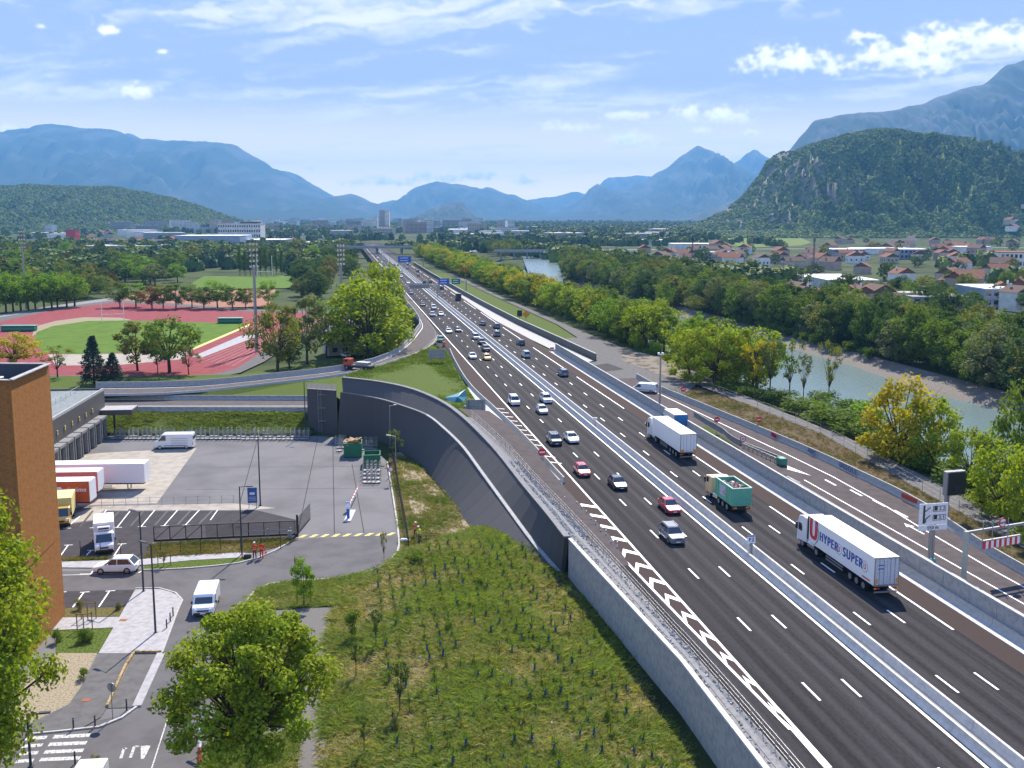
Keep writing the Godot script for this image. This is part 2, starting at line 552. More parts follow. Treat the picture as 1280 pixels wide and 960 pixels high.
func smooth_path(pts: Array, step: float) -> Array:
	var cv := Curve3D.new()
	for k in pts.size():
		var t: Vector3 = ((pts[mini(k + 1, pts.size() - 1)] - pts[maxi(k - 1, 0)]) as Vector3) * 0.2
		cv.add_point(pts[k], -t, t)
	var o := []
	var n := maxi(2, int(cv.get_baked_length() / step))
	for k in n + 1:
		o.append(cv.sample_baked(cv.get_baked_length() * k / n, true))
	return o

# the cross-section of the land, as [t, height] from left to right
const LAND := [[-9000, -4.3], [24.0, -4.35], [28.2, -4.35], [28.6, -0.25], [57.0, -0.25], [58.5, -0.32], [74.0, -0.6], [84.0, -1.0], [98.0, -4.0], [107.0, -8.6], [112.0, -9.5], [143.0, -9.5], [147.0, -8.0], [152.0, -6.6], [156.0, -5.2], [400.0, -4.6], [9000, -4.4]]

func land_h(t: float) -> float:
	for k in LAND.size() - 1:
		if t <= LAND[k + 1][0]:
			return lerpf(LAND[k][1], LAND[k + 1][1], (t - LAND[k][0]) / (LAND[k + 1][0] - LAND[k][0]))
	return -4.4

func make_ground() -> void:
	var b := MB.new()
	for s in [[-250.0, 60.0], [60.0, 140.0], [140.0, 300.0], [300.0, 700.0], [700.0, 1180.0]]:
		for k in LAND.size() - 1:
			b.quad(R(s[0], LAND[k][0], LAND[k][1]), R(s[0], LAND[k + 1][0], LAND[k + 1][1]), R(s[1], LAND[k + 1][0], LAND[k + 1][1]), R(s[1], LAND[k][0], LAND[k][1]))
	for k in 8:
		var t0 := -9000.0 + k * 2250.0
		b.quad(R(1180, t0, -4.35), R(1180, t0 + 2250, -4.35), R(21500, t0 + 2250, -4.35), R(21500, t0, -4.35))
	setting("ground", b, M.land)
	# river
	var w := StandardMaterial3D.new()
	w.albedo_color = Color(0.13, 0.19, 0.185).linear_to_srgb()
	w.roughness = 0.16
	w.metallic_specular = 0.5
	bump(w, noise_image(41, 0.05, 4, 0.0, 1.0, 512), 6.0)
	w.uv1_triplanar = true
	w.uv1_world_triplanar = true
	w.uv1_scale = Vector3.ONE * 0.06
	ribbon("river", [[R(-250, 103, -7.3), R(-250, 150, -7.3)], [R(160, 103, -7.3), R(160, 150, -7.3)], [R(700, 103, -7.3), R(700, 150, -7.3)], [R(1180, 103, -7.3), R(1180, 150, -7.3)]], w)
	ribbon("river_bend", [[P(664, 352, -4.1), P(704, 352, -4.1)], [P(658, 335, -4.1), P(700, 335, -4.1)], [P(652, 320, -4.1), P(694, 320, -4.1)]], w)
	var pb := MB.new()
	var rg := RandomNumberGenerator.new()
	rg.seed = 5
	var prev := []
	for k in 40:
		var s := 130.0 + k * 14.0
		var wv := 146.0 + sin(k * 0.7) * 1.6 + rg.randf() * 1.5
		var row := [R(s, wv, -7.32), R(s, wv + 2.0, -6.75), R(s, wv + 4.0, -6.4), R(s, 156.0, -5.1)]
		if k > 0:
			for j in 3:
				pb.quad(prev[j], prev[j + 1], row[j + 1], row[j])
		prev = row
	setting("river_bank", pb, M.pebbles)
	sheet("gravel_bar", [R(560, 108, -7.1), R(600, 104, -6.9), R(690, 106, -6.8), R(720, 117, -7.1), R(650, 124, -7.25), R(600, 118, -7.2)], M.pebbles)
	sheet("meadow_field", ps([[893, 305], [905, 298], [960, 291.5], [985, 291], [1015, 303], [1000, 307], [940, 309]], -4.2), M.meadow)

func dash_line(root: Node, t: float, s0: float, s1: float, first: float, on: float, period: float, w: float, m: Material, h: float) -> void:
	var b := MB.new()
	b.quad(R(0, -w / 2, 0) , R(0, w / 2, 0), R(on, w / 2, 0), R(on, -w / 2, 0))
	var mesh := b.mesh()
	var s := first
	while s < s1:
		if s >= s0:
			part(root, "dash", mesh, m, R(s, t, h))
		s += period

func make_motorway() -> void:
	# asphalt: wheel tracks along each lane and fine grain, across 32 m and along 64 m
	var im := Image.create(512, 512, false, Image.FORMAT_RGB8)
	var g := FastNoiseLite.new()
	g.seed = 8
	g.frequency = 0.05
	g.fractal_octaves = 4
	var lanes := [28.9, 33.35, 36.8, 40.15, 44.6, 47.9, 51.25]
	for x in 512:
		var t := 27.0 + 32.0 * x / 512.0
		var track := 0.0
		for c in lanes:
			for o in [-0.88, 0.88]:
				track += exp(-pow((t - c - o) / 0.42, 2.0))
		for y in 512:
			var yy := absf(y - 256.0)
			var v := 0.026 + track * 0.016 - (0.008 if absf(t - 36.98) < 0.05 or absf(t - 48.2) < 0.05 else 0.0) + g.get_noise_2d(x * 1.6, yy * 0.05) * 0.013 + g.get_noise_2d(x * 4.0 + 90.0, yy * 4.0) * 0.009
			if t > 31.6 and t < 34.9:
				v *= 0.86
			im.set_pixel(x, y, Color(v * 1.02, v * 0.965, v * 1.03).linear_to_srgb())
	var am := StandardMaterial3D.new()
	am.albedo_texture = tex(im)
	am.roughness = 0.82
	am.metallic_specular = 0.15
	var b := MB.new()
	var cuts := [-60.0, 0.0, 100.0, 250.0, 500.0, 900.0, 1400.0]
	for k in cuts.size() - 1:
		var a: float = cuts[k]
		var c: float = cuts[k + 1]
		var l := 27.0 if a < 1000 else 28.0
		b.quad_uv(R(a, l, 0), R(a, 55.8, 0), R(c, 55.8, 0), R(c, l, 0), Vector2((l - 27.0) / 32.0, a / 64.0), Vector2(28.8 / 32.0, a / 64.0), Vector2(28.8 / 32.0, c / 64.0), Vector2((l - 27.0) / 32.0, c / 64.0))
	var road := setting("motorway", b, am)
	strip("shoulder_right", -60, 900, 53.15, 55.75, 0.008, M.brown_shoulder)
	ribbon("shoulder_left", [[R(128, 29.95, 0.008), R(128, 31.25, 0.008)], [R(150, 29.4, 0.008), R(150, 31.25, 0.008)], [R(184, 28.3, 0.008), R(184, 31.25, 0.008)], [R(230, 27.6, 0.008), R(230, 31.25, 0.008)], [R(268, 29.2, 0.008), R(268, 31.25, 0.008)], [R(300, 30.2, 0.008), R(300, 31.25, 0.008)]], M.brown_shoulder)
	# painted lines: children of the road
	var h := 0.014
	dash_line(road, 35.15, -50, 300, 92.05 - 26 * 6, 3.0, 13.0, 0.2, M.paint, h)
	dash_line(road, 38.48, -50, 300, 92.05 - 26 * 6, 3.0, 13.0, 0.2, M.paint, h)
	dash_line(road, 46.23, -50, 300, 94.4 - 3.0 - 26 * 6, 3.0, 13.0, 0.2, M.paint, h)
	dash_line(road, 49.55, -50, 300, 94.3 - 3.0 - 26 * 6, 3.0, 13.0, 0.2, M.paint, h)
	dash_line(road, 52.95, -60, 760, 76.2 - 104.0, 38.5, 52.0, 0.24, M.paint, h)
	for t in [35.15, 38.48, 46.23, 49.55]:       # too far to tell apart
		var fb := MB.new()
		var s: float = 92.05 + 13.0 * 16
		while s < 1300.0:
			fb.quad(R(s, t - 0.1, h), R(s, t + 0.1, h), R(s + 3, t + 0.1, h), R(s + 3, t - 0.1, h))
			s += 13.0
		pm(road, "far_dashes", fb, M.paint).set_meta("kind", "stuff")
	for e in [[31.45, 57.3, 1300.0, 0.26], [41.68, -60.0, 1300.0, 0.26], [44.32, -60.0, 1300.0, 0.2]]:
		var lb := MB.new()
		lb.quad(R(e[1], e[0] - e[3] / 2, h), R(e[1], e[0] + e[3] / 2, h), R(e[2], e[0] + e[3] / 2, h), R(e[2], e[0] - e[3] / 2, h))
		pm(road, "edge_line", lb, M.paint)
	# nose of the slip road: merging line, wedge and chevrons
	var gl := [[133.2, 27.75], [113.5, 28.7], [100.6, 29.25], [91.5, 29.6], [81.5, 30.05], [62.4, 31.0]]
	var gb := MB.new()
	for k in gl.size() - 1:
		gb.quad(R(gl[k + 1][0], gl[k + 1][1] - 0.13, h), R(gl[k + 1][0], gl[k + 1][1] + 0.13, h), R(gl[k][0], gl[k][1] + 0.13, h), R(gl[k][0], gl[k][1] - 0.13, h))
	pm(road, "slip_line", gb, M.paint)
	var wb := MB.new()
	wb.poly([R(64.5, 31.02, h + 0.004), R(62.0, 31.32, h + 0.004), R(50.0, 31.5, h + 0.004), R(-60.0, 31.5, h + 0.004), R(-60.0, 31.2, h + 0.004), R(50.0, 31.15, h + 0.004), R(58.0, 31.0, h + 0.004)])
	pm(road, "wedge_mark", wb, M.paint)
	var fill := MB.new()
	fill.poly([R(133, 27.9, 0.006), R(113.5, 28.8, 0.006), R(91.5, 29.7, 0.006), R(64.0, 31.0, 0.006), R(64.0, 31.3, 0.006), R(133, 31.3, 0.006)])
	setting("gore_surface", fill, M.brown_shoulder)
	var s := 119.0
	while s > 65.5:
		var lt := 0.0
		for k in gl.size() - 1:
			if s <= gl[k][0] and s >= gl[k + 1][0]:
				lt = lerpf(gl[k + 1][1], gl[k][1], (s - gl[k + 1][0]) / (gl[k][0] - gl[k + 1][0]))
		var l := lt + 0.14
		var r := 31.30
		var mid := lerpf(l, r, 0.42)
		var cb := MB.new()
		var q := 1.0 if s > 75.0 else 0.75
		cb.poly([R(s - 2.3 * q, l, h), R(s - 0.2, mid, h), R(s - 1.4 * q, r, h), R(s - 0.4 * q, r, h), R(s + 1.0, mid, h), R(s - 1.1 * q, l, h)])
		pm(road, "chevron", cb, M.paint)
		s -= 4.45
	for k in 12:      # slanted bars on the left shoulder before the nose
		var bs := 142.0 + k * 3.9
		var bb := MB.new()
		var bl := lerpf(30.0, 28.4, k / 12.0)
		bb.quad(R(bs, bl, h), R(bs - 1.5, bl + 1.9, h), R(bs - 1.1, bl + 1.9, h), R(bs + 0.4, bl, h))
		pm(road, "hatch_bar", bb, M.paint)
	# median: two safety walls of cast concrete with a paved slot between
	for e in [[42.25, -1], [43.85, 1]]:
		var s2 := -60.0
		var w := thing("median_barrier", ["low concrete safety wall on the median along the lanes of the oncoming cars", "low concrete safety wall on the median along the lanes of the departing trucks"][0 if e[1] < 0 else 1], "barrier")
		var prof := [[-0.30, 0.0], [0.30, 0.0], [0.27, 0.12], [0.14, 0.35], [0.11, 0.82], [-0.11, 0.82], [-0.14, 0.35], [-0.27, 0.12]]
		while s2 < 1000.0:
			var ln := 12.0 if s2 < 260.0 else 120.0
			var bb := MB.new()
			sweep(bb, prof, [R(s2, e[0], 0), R(s2 + ln - 0.04, e[0], 0)])
			pm(w, "barrier_segment", bb, M.white_concrete)
			s2 += ln
	strip("median_surface", -60, 1000, 42.5, 43.6, 0.008, M.grey_concrete)

# ------------------------------------------------------------------ roadside
func wall_run(b: MB, a: Vector3, c: Vector3, h: float, w: float) -> void:
	b.beam(a + Vector3.UP * h * 0.5, c + Vector3.UP * h * 0.5, w, h)

func barrier_path(called: String, label: String, pts: Array, h: float, m: Material, seg := 4.0, group := "") -> Node3D:
	var path := smooth_path(pts, seg)
	var o := thing(called, label, "barrier", Vector3.ZERO, 0.0, group)
	var prof := [[-0.28, 0.0], [0.28, 0.0], [0.25, 0.1], [0.12, 0.33], [0.09, h], [-0.09, h], [-0.12, 0.33], [-0.25, 0.1]]
	for k in path.size() - 1:
		var b := MB.new()
		sweep(b, prof, [path[k], path[k].lerp(path[k + 1], 0.994)])
		pm(o, "barrier_segment", b, m)
	return o

func disc_sign(at: Vector3, h: float, kind: String, label: String, r := 0.42, turn := -PSI) -> Node3D:
	var o := thing("round_sign", label, "road sign", at, turn)
	var p := MB.new()
	p.tube(Vector3(0, 0, 0), Vector3(0, h + r * 0.6, 0), 0.04, 0.04, 8)
	pm(o, "post", p, M.galv)
	var c := CylinderMesh.new()
	c.top_radius = r
	c.bottom_radius = r
	c.height = 0.03
	c.radial_segments = 28
	c.rings = 0
	var face := part(o, "plate", c, M.signred if kind != "back" else M.galv, Vector3(0, h, 0.06), Vector3(PI / 2, 0, 0))
	if kind == "entry":
		var bm := BoxMesh.new()
		bm.size = Vector3(r * 1.3, 0.02, r * 0.34)
		part(face, "bar", bm, M.white, Vector3(0, 0.018, 0))
	elif kind != "back":
		var c2 := CylinderMesh.new()
		c2.top_radius = r * 0.72
		c2.bottom_radius = r * 0.72
		c2.height = 0.02
		c2.radial_segments = 28
		c2.rings = 0
		part(face, "field", c2, M.white, Vector3(0, 0.018, 0))
		if kind != "":
			lettering(o, kind, r * 0.62, M.black, Vector3(0, h, 0.095), Vector3.ZERO)
	return o

func lettering(root: Node, text: String, size: float, m: Material, at: Vector3, turn: Vector3, bold := 700, called := "lettering") -> MeshInstance3D:
	var f := SystemFont.new()
	f.font_names = PackedStringArray(["Droid Sans"])
	f.font_weight = bold
	var t := TextMesh.new()
	t.font = f
	t.text = text
	t.font_size = 64
	t.pixel_size = size / 64.0 * 1.35
	t.depth = 0.012
	t.curve_step = 4.0
	return part(root, called, t, m, at, turn)

func box_mesh(x: float, y: float, z: float) -> BoxMesh:
	var b := BoxMesh.new()
	b.size = Vector3(x, y, z)
	return b

func chamfer(x: float, y: float, z: float, c: float) -> Mesh:
	var b := MB.new()
	b.bx(Vector3.ZERO, Vector3(x, y, z), c)
	return b.mesh()

func lamp_post(at: Vector3, h: float, turn: float, label: String, m: Material, arm := 0.9, group := "") -> Node3D:
	var o := thing("street_lamp", label, "street lamp", at, turn, group)
	var p := MB.new()
	p.tube(Vector3(0, 0, 0), Vector3(0, h, 0), 0.11, 0.07, 8)
	pm(o, "pole", p, m)
	part(o, "foot_plate", chamfer(0.4, 0.12, 0.4, 0.03), m, Vector3(0, 0.06, 0))
	var a := MB.new()
	a.tube(Vector3(0, h - 0.08, 0), Vector3(arm, h + 0.02, 0), 0.04, 0.035, 6)
	pm(o, "arm", a, m)
	var head := part(o, "lamp_head", chamfer(0.85, 0.12, 0.34, 0.04), m, Vector3(arm + 0.3, h + 0.02, 0))
	part(head, "lens", box_mesh(0.55, 0.02, 0.24), M.lens, Vector3(0, -0.066, 0))
	return o

func make_right_side() -> void:
	# acoustic wall on the right
	M.panel = mat(0.36, 0.36, 0.355, 0.8, T.stain, 0.11)
	var w := thing("noise_wall", "long pale grey noise wall of tall panels on the right shoulder", "noise wall")
	var foot := MB.new()
	sweep(foot, [[-0.42, 0.0], [0.30, 0.0], [0.30, 0.10], [-0.42, 0.07]], [R(-60, 56.1, 0), R(262, 56.1, 0)])
	pm(w, "concrete_gutter", foot, M.white_concrete)
	var s := -60.0
	var prof := [[-0.30, 0.0], [0.20, 0.0], [0.20, 0.85], [-0.02, 0.85], [-0.06, 0.40], [-0.26, 0.16]]
	while s < 258.0:
		var bb := MB.new()
		sweep(bb, prof, [R(s, 56.62, 0.02), R(s + 7.95, 56.62, 0.02)])
		pm(w, "base_block", bb, M.concrete)
		s += 8.0
	s = -60.0
	var pb := MB.new()
	pb.bx(Vector3.ZERO, Vector3(0.14, 2.35, 3.94), 0.015)
	var pmesh := pb.mesh()
	var cb := MB.new()
	cb.bx(Vector3.ZERO, Vector3(0.26, 0.10, 3.97))
	var cmesh := cb.mesh()
	while s < 258.0:
		if s > 40.0 or s < 0.0:
			part(w, "wall_panel", pmesh, M.panel, R(s + 2, 57.0, 1.2), Vector3(0, -PSI, 0))
			part(w, "wall_cap", cmesh, M.white_concrete, R(s + 2, 57.0, 2.43), Vector3(0, -PSI, 0))
		s += 4.0
	var eb := thing("end_marker", "red and white block at the far end of the noise wall", "marker", R(262.5, 56.6, 0), -PSI)
	for k in 4:
		part(eb, "band", chamfer(0.9, 0.3, 0.9, 0.03), M.signred if k % 2 == 0 else M.white, Vector3(0, 0.15 + k * 0.3, 0))
	# dark wall further on
	M.bank_wall = mat(0.13, 0.135, 0.125, 0.9, T.stain, 0.2)
	var bw := thing("dark_noise_wall", "dark low noise wall beyond the access road along the tree row", "noise wall")
	var bpath := [R(243, 63.8, -0.2), R(277, 62, 0), R(330, 59.4, 0), R(400, 57.8, 0), R(452, 57.1, 0), R(540, 56.3, 0), R(635, 56.0, 0), R(760, 56.2, 0)]
	for k in bpath.size() - 1:
		var n := int(bpath[k].distance_to(bpath[k + 1]) / 8.0) + 1
		for j in n:
			var a: Vector3 = bpath[k].lerp(bpath[k + 1], float(j) / n)
			var c: Vector3 = bpath[k].lerp(bpath[k + 1], (j + 0.985) / n)
			var q := MB.new()
			wall_run(q, a, c, 1.9, 0.25)
			pm(bw, "wall_panel", q, M.bank_wall)
			var q2 := MB.new()
			q2.beam(a + Vector3.UP * 1.96, c + Vector3.UP * 1.96, 0.42, 0.12)
			pm(bw, "wall_cap", q2, M.concrete)
	# concrete strip and access area
	sheet("concrete_strip", [R(236, 57.3, 0.01), R(243, 63.2, 0.01), R(277, 61.6, 0.01), R(330, 59.0, 0.01), R(452, 56.8, 0.01), R(640, 55.85, 0.01), R(350, 53.6, 0.012), R(288, 55.9, 0.012), R(262, 57.4, 0.01)], M.concrete)
	sheet("access_yard", [R(150, 60.2, -0.05), R(205, 59.0, -0.05), R(236, 57.6, -0.05), R(243, 64.2, -0.05), R(290, 66.5, -0.05), R(292, 72.0, -0.05), R(246, 82.0, -0.05), R(214, 82.0, -0.05), R(198, 72.5, -0.05), R(190, 67.0, -0.05), R(150, 64.0, -0.05)], M.path_asphalt)
	sheet("dirt_patch", [R(220, 72.5, -0.035), R(243, 70.5, -0.035), R(262, 75.5, -0.035), R(248, 82, -0.035), R(216, 82.5, -0.035), R(206, 76.5, -0.035)], M.dirt)
	sheet("dark_patch", [R(225, 60.5, -0.02), R(234, 59.5, -0.02), R(238, 65.5, -0.02), R(228, 66.8, -0.02)], M.parking_asphalt)
	# slip road on the right
	var re := [[215.0, 66.0], [199.6, 66.0], [181.0, 67.6], [155.0, 69.9], [140.0, 71.0], [128.0, 71.4], [112.0, 71.4], [98.0, 69.4], [87.4, 68.4], [60.0, 67.6], [-60.0, 67.2]]
	var rib := []
	for e in re:
		rib.push_front([R(e[0], 60.4, -0.03), R(e[0], e[1] - 0.3, -0.03)])
	M.ramp_asphalt = mat(0.080, 0.068, 0.068, 0.9, T.soft, 0.07)
	var ramp := ribbon("slip_road_right", rib, M.ramp_asphalt)
	for e in [[63.15, -60.0, 126.0], [60.75, 128.0, 200.0]]:
		var lb := MB.new()
		lb.quad(R(e[1], e[0] - 0.1, -0.02), R(e[1], e[0] + 0.1, -0.02), R(e[2], e[0] + 0.1, -0.02), R(e[2], e[0] - 0.1, -0.02))
		pm(ramp, "edge_line", lb, M.paint)
	var rl := [[200.0, 64.4], [157.0, 66.4], [140.0, 67.4], [127.0, 67.9], [112.0, 67.5], [104.4, 66.9], [88.6, 66.1], [70.0, 65.9]]
	for k in rl.size() - 1:
		var lb := MB.new()
		lb.quad(R(rl[k + 1][0], rl[k + 1][1] - 0.1, -0.02), R(rl[k + 1][0], rl[k + 1][1] + 0.1, -0.02), R(rl[k][0], rl[k][1] + 0.1, -0.02), R(rl[k][0], rl[k][1] - 0.1, -0.02))
		pm(ramp, "edge_line", lb, M.paint)
	for k in 5:
		var lb := MB.new()
		var c := P([1038.0, 1070.0, 1099.0, 1126.0, 1143.0][k], [603.0, 616.0, 629.0, 642.0, 661.0][k], -0.02)
		var al := (R(1, 0) - R(0, 0))
		var ac := (R(0, 1) - R(0, 0))
		if k == 4:
			lb.poly([c + al * 2.2, c + ac * 0.5 + al * 0.8, c + ac * 0.12 + al * 0.8, c + ac * 0.12 - al * 2.0, c - ac * 0.12 - al * 2.0, c - ac * 0.12 + al * 0.8, c - ac * 0.5 + al * 0.8])
			pm(ramp, "arrow", lb, M.paint)
		else:
			lb.quad(c - al * 1.5 - ac * 0.16, c - al * 1.5 + ac * 0.16, c + al * 1.5 + ac * 0.16, c + al * 1.5 - ac * 0.16)
			pm(ramp, "dash", lb, M.paint)
	var nose := MB.new()
	nose.poly([P(984, 582, -0.018), P(1014, 594.5, -0.018), P(984, 586.5, -0.018)])
	pm(ramp, "nose_mark", nose, M.paint)
	var bpts := []
	for e in re:
		bpts.append(R(e[0], e[1], -0.05))
	var rb := barrier_path("slip_road_barrier", "concrete barrier with graffiti marks along the outside of the right slip road", bpts, 1.05, M.concrete)
	# spray painted marks: flat print on the barrier face
	var spray := [[112.8, 71.28, 1.9, M_spray(0.5, 0.09, 0.05)], [150.8, 70.0, 1.2, M_spray(0.4, 0.02, 0.03)]]
	for e in spray:
		part(rb, "red_spray_mark", box_mesh(0.012, 0.62, e[2] * 2.0), e[3], R(e[0], e[1] - 0.135, 0.62), Vector3(0, -PSI + (0.06 if e[0] < 120 else -0.09), 0))
	for e in [[139.0, 70.83, "AMS"], [128.6, 71.2, "DESOLE"]]:
		var tm := lettering(rb, e[2], 0.78, mat(0.10, 0.14, 0.25, 0.8), R(e[0], e[1] - 0.14, 0.6), Vector3(0, -PSI - PI / 2 - (0.07 if e[0] > 135.0 else 0.02), 0), 700, "spray_lettering")
		tm.scale = Vector3(1.4, 1, 1)
	barrier_path("inner_barrier", "low concrete wall between the grass verge and the right slip road", [R(-60, 60.1, -0.05), R(40, 60.1, -0.05), R(118, 60.2, -0.05), R(122, 60.6, -0.05)], 0.8, M.concrete)
	barrier_path("kink_barrier", "kinked concrete barrier where the two slip lanes part", [P(868, 520, -0.05), P(884, 530, -0.05), P(903, 541, -0.05), P(912, 549, -0.05), P(926, 557, -0.05)], 0.85, M.grey_concrete, 3.0)
	var gr := thing("guard_rail", "galvanised guard rail with a green crash cushion on the slip road nose", "guard rail")
	for k in 8:
		var a := P(930.0 + k * 5.5, 560.0 + k * 2.6, 0.0)
		var q := MB.new()
		q.tube(a + Vector3(0, -0.05, 0), a + Vector3(0, 0.7, 0), 0.06, 0.06, 6)
		pm(gr, "post", q, M.galv)
	for k in 2:
		var q := MB.new()
		q.beam(P(928, 559 - k * 2, 0) + Vector3.UP * (0.55), P(975, 580 - k * 4, 0) + Vector3.UP * 0.55, 0.06, 0.32)
		pm(gr, "rail", q, M.galv)
	part(gr, "crash_cushion", chamfer(1.1, 1.1, 1.6, 0.12), M.signgreen, P(977, 581, 0) + Vector3.UP * 0.55, Vector3(0, -PSI, 0))
	# verges
	strip("verge_strip", -60, 122, 57.35, 58.9, -0.1, M.grass)
	strip("gutter_strip", -60, 122, 58.9, 59.85, -0.09, M.white_concrete)
	sheet("nose_verge", ps([[874, 533], [884, 533], [903, 546], [925, 561], [915, 566], [890, 548]], -0.03), M.grass)
	sheet("verge_bank", [R(200, 66.5, 0), R(181, 68.1, 0), R(155, 70.4, 0), R(128, 71.9, 0), R(112, 71.9, 0), R(98, 69.9, 0), R(87, 68.9, 0), R(60, 68.1, 0), R(-60, 67.7, 0), R(-60, 73.4, -0.3), R(87, 73.4, -0.3), R(107, 75.4, -0.3), R(121, 76.6, -0.3), R(154, 80.2, -0.4), R(183, 78.3, -0.4), R(205, 75.4, -0.3)], M.bank_soil)
	sheet("riverside_path", [R(-60, 73.5, -0.29), R(87, 73.5, -0.29), R(107, 75.5, -0.29), R(121, 76.7, -0.29), R(154, 80.3, -0.39), R(183, 78.4, -0.39), R(212, 76.3, -0.29), R(232, 82.6, -0.29), R(183, 81.8, -0.39), R(150, 83.2, -0.39), R(120, 81, -0.29), R(60, 80, -0.29), R(-60, 80, -0.29)], M.path_asphalt)
	sheet("far_verge", [R(250, 64.6, -0.02), R(277, 62.6, 0.01), R(330, 60, 0.01), R(452, 57.6, 0.01), R(640, 56.6, 0.01), R(640, 68, -0.3), R(452, 70, -0.3), R(330, 72.5, -0.3), R(292, 70.5, -0.2), R(288, 66.5, -0.1)], M.grass)
	sheet("far_path", [R(290, 71, -0.28), R(330, 73, -0.28), R(452, 70.5, -0.28), R(640, 68.5, -0.28), R(640, 72.5, -0.4), R(452, 73.5, -0.4), R(330, 76, -0.4), R(270, 78, -0.3)], M.path_asphalt)
	var fe := thing("wire_fence", "thin wire fence on slim posts beside the riverside path", "fence")
	var fp := smooth_path([R(40, 73.2, -0.3), R(87, 73.3, -0.3), R(107, 75.2, -0.3), R(121, 76.4, -0.3), R(154, 80.0, -0.4), R(183, 78.2, -0.4), R(205, 75.6, -0.3)], 4.5)
	for k in fp.size():
		var q := MB.new()
		q.tube(fp[k], fp[k] + Vector3.UP * 1.8, 0.03, 0.03, 5)
		pm(fe, "post", q, M.galv)
		if k > 0:
			var q2 := MB.new()
			for j in 3:
				q2.tube(fp[k - 1] + Vector3.UP * (0.5 + j * 0.6), fp[k] + Vector3.UP * (0.5 + j * 0.6), 0.008, 0.008, 3, false)
			pm(fe, "wires", q2, M.galv)

func M_spray(r: float, g: float, b: float) -> StandardMaterial3D:
	return mat(r, g, b, 0.8, T.coarse, 0.9)

